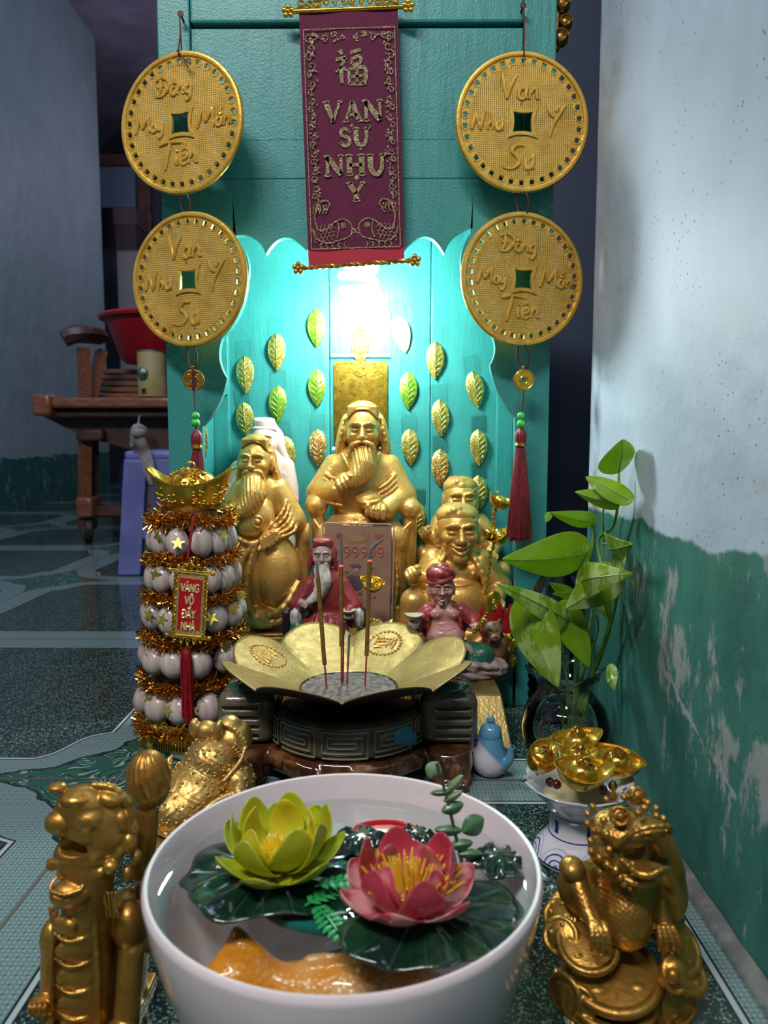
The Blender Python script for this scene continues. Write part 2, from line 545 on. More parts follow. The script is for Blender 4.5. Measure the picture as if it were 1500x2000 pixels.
# coin face: woven relief
t = NT('embossed_gold_coin')
p = t.sep()
gx = t.math('ABSOLUTE', t.math('SINE', t.math('MULTIPLY', p[0], PI / 0.0022)))
gz = t.math('ABSOLUTE', t.math('SINE', t.math('MULTIPLY', p[2], PI / 0.0022)))
w = t.math('MAXIMUM', gx, t.math('MULTIPLY', gz, 1.0))
col = t.mix(t.smap(t.noise(35, 5, 0.65), 0.35, 0.7), (0.84, 0.55, 0.13), (0.66, 0.40, 0.07))
t.set(col=col, metal=0.5, rough=0.34)
t.bump(w, 0.0011, 0.9); M['coin_weave'] = t.m
M['gold_coin'] = goldmat('coin_rim_gold', (0.84, 0.54, 0.10), (0.66, 0.38, 0.06), rough=0.3, metal=0.55, dark=(0.25, 0.12, 0.03), bump=0.0003)

# ================================================================== FLOOR
t = NT('green_granite_tiles')
p = t.sep()
def fold(sock, off, size=0.5):
    u = t.math('FRACT', t.math('DIVIDE', t.math('SUBTRACT', sock, off), size))
    return t.math('MULTIPLY', t.math('MINIMUM', u, t.math('SUBTRACT', 1.0, u)), size)
mx = fold(p[0], -0.256 - 5.0); my = fold(p[1], 0.698 - 5.0)
mn = t.math('MINIMUM', mx, my)
sm = t.math('ADD', mx, my)
wob = t.math('MULTIPLY', t.math('SINE', t.math('MULTIPLY', t.math('SUBTRACT', mx, my), 42.0)), 0.012)
q = t.math('MINIMUM', t.math('SUBTRACT', mn, 0.047), t.math('MULTIPLY', t.math('ADD', t.math('SUBTRACT', sm, 0.158), wob), 0.72))
# granite
g1 = t.noise(380, 4, 0.75); g2 = t.voro(800, out='Color'); g2s = t.sep(g2)
gr = t.mix(t.smap(g1, 0.44, 0.62), (0.007, 0.015, 0.014), (0.028, 0.058, 0.050))
gr = t.mix(t.smap(g2s[0], 0.70, 0.92), gr, (0.17, 0.27, 0.23))
gr = t.mix(t.smap(g2s[1], 0.75, 0.9), gr, (0.004, 0.010, 0.010))
# lattice
lx = t.math('SINE', t.math('MULTIPLY', p[0], PI / 0.0034)); ly = t.math('SINE', t.math('MULTIPLY', p[1], PI / 0.0040))
ls = t.math('ABSOLUTE', t.math('MULTIPLY', lx, ly))
lat = t.mix(t.smap(ls, 0.55, 0.85), (0.13, 0.20, 0.20), (0.23, 0.32, 0.31))
lat = t.mix(t.smap(t.voro(75, vec=t.tc()), 0.05, 0.0), lat, (0.03, 0.06, 0.06))
lx2 = t.math('ABSOLUTE', t.math('SINE', t.math('MULTIPLY', p[0], PI / 0.0068))); ly2 = t.math('ABSOLUTE', t.math('SINE', t.math('MULTIPLY', p[1], PI / 0.0080)))
lat = t.mix(t.smap(t.math('ADD', lx2, ly2), 0.42, 0.2), lat, (0.02, 0.05, 0.05))
def band(a, b):
    return t.math('MULTIPLY', t.math('GREATER_THAN', q, a), t.math('LESS_THAN', q, b))
col = t.mix(t.math('GREATER_THAN', q, 0.0), lat, gr)
col = t.mix(band(-0.0048, 0.0022), col, (0.008, 0.016, 0.02))
col = t.mix(band(-0.0030, 0.0006), col, (0.36, 0.42, 0.42))
# corner ornament
ast = t.math('ADD', t.math('POWER', t.math('MAXIMUM', mx, 0.0), 0.62), t.math('POWER', t.math('MAXIMUM', my, 0.0), 0.62))
an = t.math('ADD', ast, t.math('MULTIPLY', t.math('SUBTRACT', t.noise(26, 2, 0.5), 0.5), 0.11))
sw = t.math('ABSOLUTE', t.math('SINE', t.math('ADD', t.math('MULTIPLY', an, 40.0), t.math('MULTIPLY', t.noise(18, 1, 0.4, dist=1.2), 34.0))))
sw2 = t.noise(34, 1, 0.4, dist=2.4)
orn = t.mix(t.smap(sw, 0.30, 0.12), (0.022, 0.10, 0.06), (0.004, 0.016, 0.016))
orn = t.mix(t.math('MULTIPLY', t.smap(sw, 0.86, 0.96), t.smap(sw2, 0.52, 0.6)), orn, (0.26, 0.36, 0.34))
orn = t.mix(t.smap(t.noise(8, 2), 0.5, 0.7), orn, (0.04, 0.14, 0.09)) if False else orn
isorn = t.math('LESS_THAN', an, 0.305)
col = t.mix(isorn, col, orn)
col = t.mix(t.math('MULTIPLY', t.math('GREATER_THAN', an, 0.292), isorn), col, (0.006, 0.02, 0.02))
# grout
col = t.mix(t.math('LESS_THAN', mn, 0.0016), col, (0.12, 0.115, 0.10))
t.set(col=col, rough=t.smap(t.noise(14, 4), 0.3, 0.8, 0.10, 0.24), spec=0.55)
gb = t.smap(mn, 0.0, 0.002)
t.bump(gb, 0.0008, 0.7)
M['tiles'] = t.m
fl = MB().boxb((-4.0, -1.5, -0.05), (1.2, 7.5, 0.0))
struct('floor', fl, M['tiles'], smooth=False)

# ================================================================== WALLS
def wallmat(name, base, base2, zline, green, green2, peel, ax, low=1.0):
    t = NT(name); p = t.sep()
    along = p[1] if ax == 'y' else p[0]
    edge = t.math('ADD', t.math('MULTIPLY', t.math('SUBTRACT', t.noise(7, 4, 0.6), 0.5), 0.05), zline)
    isg = t.smap(t.math('SUBTRACT', p[2], edge), 0.002, -0.002)
    col = t.mix(t.smap(t.noise(6, 5, 0.6), 0.3, 0.7), base, base2)
    col = t.mix(t.smap(t.noise(17, 5, 0.65), 0.66, 0.75), col, peel)
    col = t.mix(t.math('MULTIPLY', t.smap(t.noise(5, 3), .46, .6), t.smap(p[2], 0.33, 0.27)), col, (0.50, 0.48, 0.36)) if low == 1.0 else col
    st = t.noise(11, 6, 0.72, vec=t.vscale(t.tc(), (1, 1, 0.45)))
    g = t.mix(t.smap(st, 0.35, 0.65), green, green2)
    near = t.smap(along, 0.72, 0.46) if ax == 'y' and low == 1.0 else 0.0
    worn = t.math('ADD', t.noise(30, 6, 0.75, vec=t.vscale(t.tc(), (1, 1.4, 0.6))), t.math('MULTIPLY', near, t.math('MULTIPLY', t.smap(t.noise(11, 3), .38, .62), t.smap(p[2], 0.05, 0.20, 0.04, 0.36))))
    g = t.mix(t.math('MULTIPLY', t.smap(worn, 0.60 * low, 0.70 * low), 0.85), g, peel)
    crk = t.math('ABSOLUTE', t.math('SUBTRACT', t.math('ADD', t.math('SUBTRACT', p[2], t.math('MULTIPLY', along, 0.303)), t.math('MULTIPLY', t.noise(26, 5, 0.7), 0.035)), -0.030 if low == 1.0 else 9.0))
    g = t.mix(t.math('MULTIPLY', t.smap(crk, 0.0034, 0.0012), t.smap(t.noise(24, 3), 0.46, 0.54)), g, peel)
    col = t.mix(isg, col, g)
    pits = t.smap(t.voro(130), 0.13, 0.07)
    pits = t.math('MULTIPLY', pits, t.smap(t.noise(9, 2), 0.44, 0.58))
    col = t.mix(t.math('MULTIPLY', pits, 0.75), col, (0.03, 0.05, 0.05))
    t.set(col=col, rough=0.55)
    b = t.bump(t.noise(70, 6, 0.7), 0.0012, 0.7)
    b = t.bump(pits, -0.002, 1.0, prev=b)
    t.bump(t.noise(7, 3), 0.012, 0.7, prev=b)
    return t.m
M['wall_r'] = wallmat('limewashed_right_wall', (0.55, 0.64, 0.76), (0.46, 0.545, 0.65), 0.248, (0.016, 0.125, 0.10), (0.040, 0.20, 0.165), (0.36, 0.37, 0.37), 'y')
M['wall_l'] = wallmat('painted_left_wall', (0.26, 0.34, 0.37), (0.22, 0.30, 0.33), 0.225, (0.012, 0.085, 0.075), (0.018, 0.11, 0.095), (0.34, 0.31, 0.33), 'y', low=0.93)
M['far'] = pm('grey_plaster_far', (0.16, 0.19, 0.23), 0.8, col2=(0.13, 0.15, 0.2), nscale=4, bump=0.002, bscale=30)
M['ceil'] = pm('stained_ceiling', (0.26, 0.22, 0.30), 0.9, col2=(0.17, 0.15, 0.22), nscale=3)

wr = MB(); 
# right wall with a rounded end beside the shrine
loop = [(0.222, -0.7), (0.60, -0.7), (0.60, 0.885)] 
for k in range(7):
    a = PI / 2 + k / 6 * PI / 2
    loop.append((0.262 + 0.040 * math.cos(a), 0.845 + 0.040 * math.sin(a)))
wr.prism(loop, 0.0, 2.55, axis='z')
struct('wall_right', wr, M['wall_r'])
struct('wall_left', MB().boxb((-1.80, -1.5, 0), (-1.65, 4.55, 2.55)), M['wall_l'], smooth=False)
struct('wall_back', MB().boxb((-4.0, 6.6, 0), (1.2, 6.75, 2.55)), M['far'], smooth=False)
M['recess'] = pm('shade_tinted_recess_plaster', (0.05, 0.07, 0.12), 0.8)  # dark base colour holds the shade of the gap beside the cabinet
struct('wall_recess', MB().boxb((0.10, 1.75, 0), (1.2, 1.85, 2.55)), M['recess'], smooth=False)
struct('ceiling', MB().boxb((-4.0, 1.2, 2.55), (1.2, 7.5, 2.62)), M['ceil'], smooth=False)
# skirting strip of spilled cement along the right wall foot
M['cement'] = pm('grey_cement_fillet', (0.10, 0.11, 0.105), 0.85, col2=(0.16, 0.17, 0.16), nscale=60, bump=0.002, bscale=120)
tr = MB()
tr.grid(lambda u, v: (0.2215 - 0.010 * math.sin(v * PI / 2), 0.1 + u * 0.75, 0.0005 + 0.007 * math.cos(v * PI / 2) + 0.0005 * math.sin(u * 90)), 60, 4)
struct('baseboard_right', tr, M['cement'])

# ================================================================== FAR ROOM (left)
wood_red = pm('red_brown_timber', (0.14, 0.050, 0.045), 0.5, col2=(0.09, 0.032, 0.03), nscale=14)
w1 = MB(); Yf = 5.6
def farbox(mb, x0, y0, x1, y1, Y, d=0.06):
    a = W(x0, y0, Y); b = W(x1, y1, Y)
    mb.boxb((min(a.x, b.x), Y, min(a.z, b.z)), (max(a.x, b.x), Y + d, max(a.z, b.z)))
wt = props(bpy.data.objects.new('window_1', None), kind='structure'); COL.objects.link(wt)
wt.location = W(250, 420, Yf)
def loc_child(mb, root):
    mb.v = [tuple(Vector(p) - root.location) for p in mb.v]; return mb
farbox(w1, 265, 250, 300, 640, Yf, 0.10)
farbox(w1, 180, 300, 300, 322, Yf, 0.10)
loc_child(w1, wt).build('window_frame', wood_red, wt, smooth=False, bevel=0.004)
w2 = MB(); farbox(w2, 180, 322, 265, 405, Yf + 0.04, 0.01)
loc_child(w2, wt).build('window_pane', pm('bluish_frosted_pane', (0.16, 0.22, 0.30), 0.3), wt, smooth=False)

def far_thing(name, label, cat, rect, Y, d, mat, zfloor=False):
    a = W(rect[0], rect[1], Y); b = W(rect[2], rect[3], Y)
    z0 = 0.0 if zfloor else b.z
    r = thing(name, label, cat, ((a.x + b.x) / 2, Y, z0))
    w, h = b.x - a.x, a.z - z0
    return r, w, h
r, w_, h_ = far_thing('cupboard', 'dim grey-white cupboard far behind the window post, mostly in shadow', 'cupboard', (226, 488, 300, 600), 5.3, 0.4, None, True)
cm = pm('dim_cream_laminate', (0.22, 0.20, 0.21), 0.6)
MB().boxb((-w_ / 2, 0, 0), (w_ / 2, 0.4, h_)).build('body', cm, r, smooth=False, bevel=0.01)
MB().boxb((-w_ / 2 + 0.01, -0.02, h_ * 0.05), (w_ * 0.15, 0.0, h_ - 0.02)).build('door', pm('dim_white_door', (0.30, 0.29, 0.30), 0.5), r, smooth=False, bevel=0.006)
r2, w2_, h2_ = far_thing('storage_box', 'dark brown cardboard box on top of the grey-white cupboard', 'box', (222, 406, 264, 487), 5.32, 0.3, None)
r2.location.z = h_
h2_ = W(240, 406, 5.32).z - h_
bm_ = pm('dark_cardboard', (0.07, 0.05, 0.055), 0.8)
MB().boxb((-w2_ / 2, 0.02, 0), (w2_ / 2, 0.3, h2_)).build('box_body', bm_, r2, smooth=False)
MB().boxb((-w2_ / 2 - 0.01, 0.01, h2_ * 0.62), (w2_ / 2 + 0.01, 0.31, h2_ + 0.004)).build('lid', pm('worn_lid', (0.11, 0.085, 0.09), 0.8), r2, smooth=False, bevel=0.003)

# ================================================================== CABINET (spirit house)
Yc, Yb = 0.90, 1.10
xL, xR = -0.2565, 0.1865
cab = thing('altar_cabinet', 'tall teal painted wooden altar cabinet with a scalloped opening standing on the floor', 'altar cabinet', ((xL + xR) / 2, Yc, 0))
cx = (xL + xR) / 2
def cv(p): return (p.x - cx, p.z)
ZT = 0.90
def cb(lo, hi): return ((lo[0] - cx, lo[1] - Yc, lo[2]), (hi[0] - cx, hi[1] - Yc, hi[2]))
mb = MB(); mb.boxb(*cb((xL, Yc + 0.012, 0), (xL + 0.011, Yb + 0.012, ZT))); mb.build('side_panel', M['teal'], cab, bevel=0.0012, smooth=False)
mb = MB(); mb.boxb(*cb((xR - 0.011, Yc + 0.012, 0), (xR, Yb + 0.012, ZT))); mb.build('side_panel', M['teal'], cab, bevel=0.0012, smooth=False)
# back planks
e = [-0.2455, -0.144, W(648, 700, Yb).x, W(772, 700, Yb).x, 0.175]
e = [-0.2455, W(643, 600, Yb).x, 0.060, 0.1755]
for i in range(len(e) - 1):
    mb = MB(); mb.boxb(*cb((e[i] + 0.0004, Yb, 0.0), (e[i + 1] - 0.0004, Yb + 0.011, ZT))); mb.build('back_plank', M['teal'], cab, bevel=0.0012, smooth=False)
# corner posts and ledges
for sx, x0, x1 in ((0, -0.2455, -0.2235), (1, 0.1525, 0.1755)):
    mb = MB(); mb.boxb(*cb((x0, Yb - 0.014, 0.05), (x1, Yb - 0.0003, 0.62))); mb.build('corner_post', M['teal'], cab, bevel=0.0012, smooth=False)
    mb = MB(); zc = W(430, 745, Yb).z
    mb.prism([(x0 - cx, zc - 0.02), (x1 - cx, zc - 0.02), (x1 - cx, zc), (x0 - cx, zc)], Yb - 0.05 - Yc, Yb - 0.0145 - Yc)
    mb.build('bracket', M['teal'], cab, bevel=0.001, smooth=False)
mb = MB(); mb.boxb(*cb((xL + 0.0115, Yc + 0.013, 0.038), (xR - 0.0115, Yb - 0.0005, 0.05))); mb.build('cabinet_floor', M['teal'], cab, bevel=0.001, smooth=False)
mb = MB(); mb.boxb(*cb((xL + 0.036, Yc, 0.0), (xR - 0.036, Yc + 0.012, 0.048))); mb.build('plinth_board', M['teal'], cab, bevel=0.001, smooth=False)
zin = 0.66
mb = MB(); mb.boxb(*cb((xL + 0.0115, Yc + 0.0245, zin), (xR - 0.0115, Yb - 0.0005, zin + 0.012))); mb.build('inner_ceiling', M['teal'], cab, bevel=0.001, smooth=False)
mb = MB(); mb.boxb(*cb((xL - 0.01, Yc - 0.01, ZT + 0.0005), (xR + 0.01, Yb + 0.02, ZT + 0.016))); mb.build('top_board', M['teal'], cab, bevel=0.002, smooth=False)
# stiles: plain boards above, swelling brackets at the opening
def arc(a, b, bulge, n=10):
    """arc between px points a,b; bulge: px offset of the midpoint to the left of a->b"""
    ax, ay = a; bx, by = b; out = []
    dx, dy = bx - ax, by - ay; L = math.hypot(dx, dy); nx_, ny_ = dy / L, -dx / L
    for i in range(n):
        s_ = i / n; h = 4 * s_ * (1 - s_) * bulge
        out.append((ax + dx * s_ + nx_ * h, ay + dy * s_ + ny_ * h))
    return out
stileL = [(396, 1420), (396, 840)] + arc((396, 832), (443, 738), -9) + arc((443, 738), (434, 660), 10) + arc((434, 660), (484, 545), -12) + arc((484, 545), (454, 462), -14)
stileL = [(x - 0, y) for x, y in stileL]
zone_top = 350
def toxz(pts): return [cv(W(x, y, Yc)) for x, y in pts]
lp = toxz(stileL); topz = W(400, zone_top, Yc).z
poly = [(xL - cx, 0.0)] + [(lp[0][0], 0.0)] + lp[1:] + [(toxz([(454, 455)])[0][0], topz - 0.0), (xL - cx, topz)]
MB().prism(poly, 0.0, 0.012).build('carved_stile', M['teal'], cab, bevel=0.0007, smooth=False)
stileR = [(1006, 1420), (1006, 825)] + arc((1006, 815), (957, 713), 9) + arc((957, 713), (961, 655), -8) + arc((961, 655), (905, 545), 12) + arc((905, 545), (925, 448), 14)
rp = toxz(stileR)
poly = [(xR - cx, 0.0), (xR - cx, topz), (toxz([(925, 440)])[0][0], topz)] + list(reversed(rp[1:])) + [(rp[0][0], 0.0)]
MB().prism(poly, 0.0, 0.012).build('carved_stile', M['teal'], cab, bevel=0.0007, smooth=False)
# fascia with scallops
sc = [(454, 470)] + arc((454, 462), (519, 497), 18) + arc((519, 497), (600, 490), 30) + arc((600, 490), (694, 500), 30) + arc((694, 500), (788, 490), 30) + arc((788, 490), (868, 497), 32) + arc((868, 497), (925, 446), 14) + [(925, 446)]
sp = toxz(sc)
x0 = sp[0][0] + 0.0004; x1 = sp[-1][0] - 0.0004
poly = sp[1:-1]; poly = [(max(min(x, x1), x0), z) for x, z in poly] + [(x1, sp[-1][1]), (x1, topz), (x0, topz)]
MB().prism(poly, 0.0, 0.012).build('scalloped_fascia', M['teal'], cab, bevel=0.0007, smooth=False)
def zpy(py): return W(700, py, Yc).z
MB().boxb((xL - cx, 0, zpy(349)), (xR - cx, 0.0145, zpy(273))).build('cross_rail', M['teal'], cab, bevel=0.0012, smooth=False)
sw_ = 0.036
for a, b in ((xL, xL + sw_), (xR - sw_, xR)):
    MB().boxb((a - cx, -0.0005, zpy(273) + 0.0004), (b - cx, 0.0145, ZT)).build('upper_stile', M['teal'], cab, bevel=0.0015, smooth=False)
MB().boxb((xL + sw_ - cx + .0005, 0.003, zpy(273) + 0.0004), (xR - sw_ - cx - .0005, 0.0145, zpy(52))).build('upper_panel', M['teal'], cab, bevel=0.0012, smooth=False)
MB().boxb((xL + sw_ - cx + .0005, -0.0005, zpy(44)), (xR - sw_ - cx - .0005, 0.0145, ZT)).build('top_rail', M['teal'], cab, bevel=0.003, smooth=False)

# ================================================================== BULB (the light of the shrine)
bp = W(700, 600, 0.985)
bl = thing('light_bulb', 'glowing white spiral energy-saving bulb hanging inside the cabinet above the statues', 'light bulb', (bp.x, bp.y, zin - 0.0005))
hz = (zin - 0.0005) - W(700, 520, 0.985).z
MB().lathe([(0.0, -0.0), (0.02, 0.0), (0.02, -0.012), (0.0125, -0.016), (0.0125, -hz + 0.03), (0.021, -hz + 0.026), (0.022, -hz), (0.0, -hz)], 24).build('socket', pm('white_bulb_base', (0.7, 0.7, 0.7), 0.4), bl)
t = NT('glowing_phosphor'); t.set(col=(1, 1, 1), em=(0.86, 1.0, 0.97), ems=150.0)
M['glow'] = t.m
pts = []
z_top = -hz - 0.002; z_bot = (W(700, 640, 0.985).z - bl.location.z)
N_ = 90
for i in range(N_ + 1):
    s_ = i / N_; a = s_ * 4 * 2 * PI
    rr = 0.021 * (1 - 0.45 * s_ ** 3)
    pts.append((rr * math.cos(a), rr * math.sin(a), z_top + (z_bot - z_top) * s_))
MB().tube(pts, 0.0048, 8).build('spiral_tube', M['glow'], bl)

# ================================================================== LEAF CHARMS
def leafmat(name, c1, c2, gl):
    t = NT(name)
    vc = t.sep(t.voro(700, out='Color'))
    c = t.mix(t.smap(t.noise(60, 3), 0.4, 0.6), c1, c2)
    c = t.mix(t.math('MULTIPLY', t.smap(vc[0], 0.72, 0.9), gl), c, (1.0, 0.9, 0.55))
    t.set(col=c, metal=0.45, rough=0.28)
    t.bump(t.voro(700), 0.0006, 0.6)
    return t.m
LM = [leafmat('lime_foil', (0.15, 0.32, 0.015), (0.24, 0.36, 0.02), 0.25), leafmat('gold_foil', (0.36, 0.26, 0.03), (0.24, 0.22, 0.02), 0.7), leafmat('amber_foil', (0.40, 0.17, 0.015), (0.30, 0.20, 0.02), 1.0), leafmat('white_gold_foil', (0.85, 0.80, 0.45), (0.8, 0.76, 0.4), 0.2)]
tape, _, _, _ = clear('clear_adhesive_tape', (0.99, 1.0, 1.0), rough=0.08, ior=1.12); tape = tape.m
LW, LH = 0.0255, 0.0545
def leaf_mesh():
    mb = MB()
    def fn(u, v):
        z = -u * LH
        wd = LW / 2 * (math.sin(PI * min(1, u ** 0.8)) ** 0.75)
        x = (v * 2 - 1) * wd
        y = -0.0035 - 0.004 * math.sin(PI * u) + 0.0022 * abs(v * 2 - 1)
        return (x, y, z)
    mb.grid(fn, 14, 6)
    return mb
lm = leaf_mesh()
vein = MB(); vein.tube([(0, -0.0042 - 0.004 * math.sin(PI * u), -u * LH) for u in np.linspace(0.06, 0.97, 8)], 0.0006, 5)
for k in range(5):
    u = 0.22 + k * 0.13
    for s_ in (-1, 1): vein.tube([(0, -0.0042 - 0.004 * math.sin(PI * (u + .08)), -(u + 0.08) * LH), (s_ * 0.0085 * math.sin(PI * (u + .03)), -0.0030 - .004 * math.sin(PI * u), -(u - 0.03) * LH)], 0.0006, 4)
LEAVES = [(618, 603, 'lime', 0), (541, 650, 'gold', 0), (479, 694, 'gold', 0), (544, 752, 'lime', 4), (620, 720, 'lime', 0), (476, 784, 'gold', -3), (621, 837, 'amber', 0),
          (777, 616, 'white', -12), (850, 666, 'gold', 0), (797, 725, 'lime', 0), (921, 724, 'gold', -8), (857, 779, 'gold', -5), (799, 836, 'gold', 0), (859, 876, 'amber', 0),
          (933, 837, 'gold', 0), (933, 927, 'gold', 0), (703, 640, 'gold', 0), (815, 978, 'gold', 0), (556, 850, 'gold', -6), (795, 1034, 'gold', 3)]
lab = ['topmost lime green foil leaf left of the bulb', 'gold glitter foil leaf above and left of the lime one, near the left edge', 'gold foil leaf hanging highest at the far left of the back wall',
       'lime foil leaf with glitter tip behind the pink statue top', 'lime foil leaf with white glitter tip left of the gold card', 'gold foil leaf lowest at far left above the dark gold old man',
       'orange amber glitter leaf beside the head of the central statue', 'white gold tilted leaf just right of the bulb', 'bright gold glitter leaf right of the white gold one', 'lime foil leaf with gold tip right of the gold card',
       'tilted pale gold leaf near the right coin', 'gold leaf in the middle column right, under the bright glitter one', 'gold leaf right of the central statue head', 'dark amber leaf above the rear laughing statue',
       'gold leaf highest of the lower pair at right corner', 'gold leaf lowest of the pair at right corner, above gold ingot', 'silvery leaf glowing directly under the bulb', 'dim gold leaf beside the right shoulder of central statue',
       'gold leaf half hidden behind the pink porcelain statue', 'long gold leaf beside the fist of the laughing statue']
mt = {'lime': LM[0], 'gold': LM[1], 'amber': LM[2], 'white': LM[3]}
proto = {}
tp_m = MB().boxb((-0.0105, -0.0012, -0.004), (0.0105, -0.0008, 0.020))
for (px, py, k, rz), lb in zip(LEAVES, lab):
    p = W(px, py, Yb)
    if k not in proto:
        r_ = thing('leaf_charm', lb, 'leaf charm', (p.x, Yb - 0.0006, p.z), (0, R(rz), 0), 'foil leaves taped to the back wall')
        o = leaf_mesh().build('leaf_blade', mt[k], r_, solid=0.0004, subsurf=1)
        v_ = MB(); v_.v, v_.f = list(vein.v), list(vein.f); v_.build('vein', mt[k], r_)
        MB().boxb((-0.0105, -0.0012, -0.004), (0.0105, -0.0008, 0.020)).build('tape', tape, r_, smooth=False)
        MB().tube([(-0.0105, -0.0014, -.004), (-0.0098, -0.0014, 0.020), (0.0100, -0.0014, 0.0205), (0.0108, -0.0014, -.003)], 0.00022, 4).build('tape_edge', pm('yellowed_tape_edge', (0.10, 0.10, 0.04), .5), r_)
        proto[k] = r_
    else:
        dup(proto[k], (p.x, Yb - 0.0006, p.z), (0, R(rz + random.uniform(-3, 3)), 0), lb)
for (x, py, Y, rz, lb) in ((-0.2452, 850, 1.01, 90, 'gold leaf taped to the left side wall near the tassel'), (0.1752, 850, 1.02, -90, 'gold leaf taped high on the right side wall beside the tassel'), (0.1752, 990, 1.03, -90, 'gold leaf taped low on the right side wall above the red fan'), (-0.2452, 940, 1.00, 90, 'green gold leaf on the left side wall above the ingot tower')):
    px = 758 + x / (Y) * 1500
    z = W(px, py, Y).z
    dup(proto['gold'], (x, Y, z + 0.02), (0, 0, R(rz)), lb)

# gold card in a plastic sleeve on the back wall
def gold_card():
    a = W(652, 706, Yb); b = W(757, 870, Yb)
    r_ = thing('gold_card', 'embossed gold talisman card in clear sleeve on the back wall behind the central statue', 'card', ((a.x + b.x) / 2, Yb - 0.003, b.z))
    w, h = (b.x - a.x), (a.z - b.z)
    mb = MB()
    lp = []
    for (sx, sz) in ((1, 1), (-1, 1), (-1, -1), (1, -1)):
        for k in range(5):
            an = {(1, 1): 0, (-1, 1): 90, (-1, -1): 180, (1, -1): 270}[(sx, sz)] + k * 22.5
            lp.append((sx * (w / 2 - 0.005) + 0.005 * math.cos(R(an)), h / 2 + sz * (h / 2 - 0.005) + 0.005 * math.sin(R(an))))
    mb.prism(lp, -0.0012, 0.0006)
    mb.build('card_plate', goldmat('card_gold', (0.40, 0.25, 0.03), (0.30, 0.18, 0.02), rough=0.28, metal=0.85), r_, bevel=0.0003)
    rl = MB(); g = M['gold_bright']
    fr = [(x * 0.93, h / 2 + (z - h / 2) * 0.95) for x, z in lp]
    rl.tube([(x, -0.0014, z) for x, z in fr], 0.0005, 5, closed=True)
    fr = [(x * 0.86, h / 2 + (z - h / 2) * 0.90) for x, z in lp]
    rl.tube([(x, -0.0014, z) for x, z in fr], 0.0004, 5, closed=True)
    # ingot at the top, coins, columns of small seal strokes
    zi = h * 0.86
    rl.tube(catmull([(-0.011, -0.0014, zi + 0.004), (-0.006, -0.0014, zi - 0.003), (0.006, -0.0014, zi - 0.003), (0.011, -0.0014, zi + 0.004)], 5), 0.0007, 5)
    rl.tube([(0.006 * math.cos(a_), -0.0014, zi + 0.003 + 0.004 * math.sin(a_)) for a_ in np.linspace(0, 2 * PI, 14)[:-1]], 0.0006, 5, closed=True)
    rr = random.Random(3)
    for colx in (-0.025, -0.0125, 0.0, 0.0125, 0.025):
        for row in range(8):
            zz = h * 0.1 + row * h * 0.085
            if abs(colx) < 0.01 and row > 6: continue
            for q in range(4):
                if rr.random() < 0.5: rl.tube([(colx - 0.0032, -0.0014, zz + q * 0.0017), (colx + 0.0032, -0.0014, zz + q * 0.0017)], 0.0006, 4)
                else: rl.tube([(colx + (q - 1.5) * 0.002, -0.0014, zz), (colx + (q - 1.5) * 0.002, -0.0014, zz + 0.006)], 0.0006, 4)
    rl.build('relief', g, r_)
    s_ = MB().boxb((-w / 2 - 0.003, -0.0030, -0.008), (w / 2 + 0.003, -0.0026, h + 0.014))
    s_.build('sleeve', tape, r_, smooth=False)
    for z_ in (-0.006, h + 0.006):
        MB().boxb((-w / 2 - 0.003, -0.0036, z_), (w / 2 + 0.003, -0.0031, z_ + 0.004)).build('sleeve_seam', pm('milky_plastic_seam', (0.75, 0.8, 0.85), 0.2), r_, smooth=False)
gold_card()

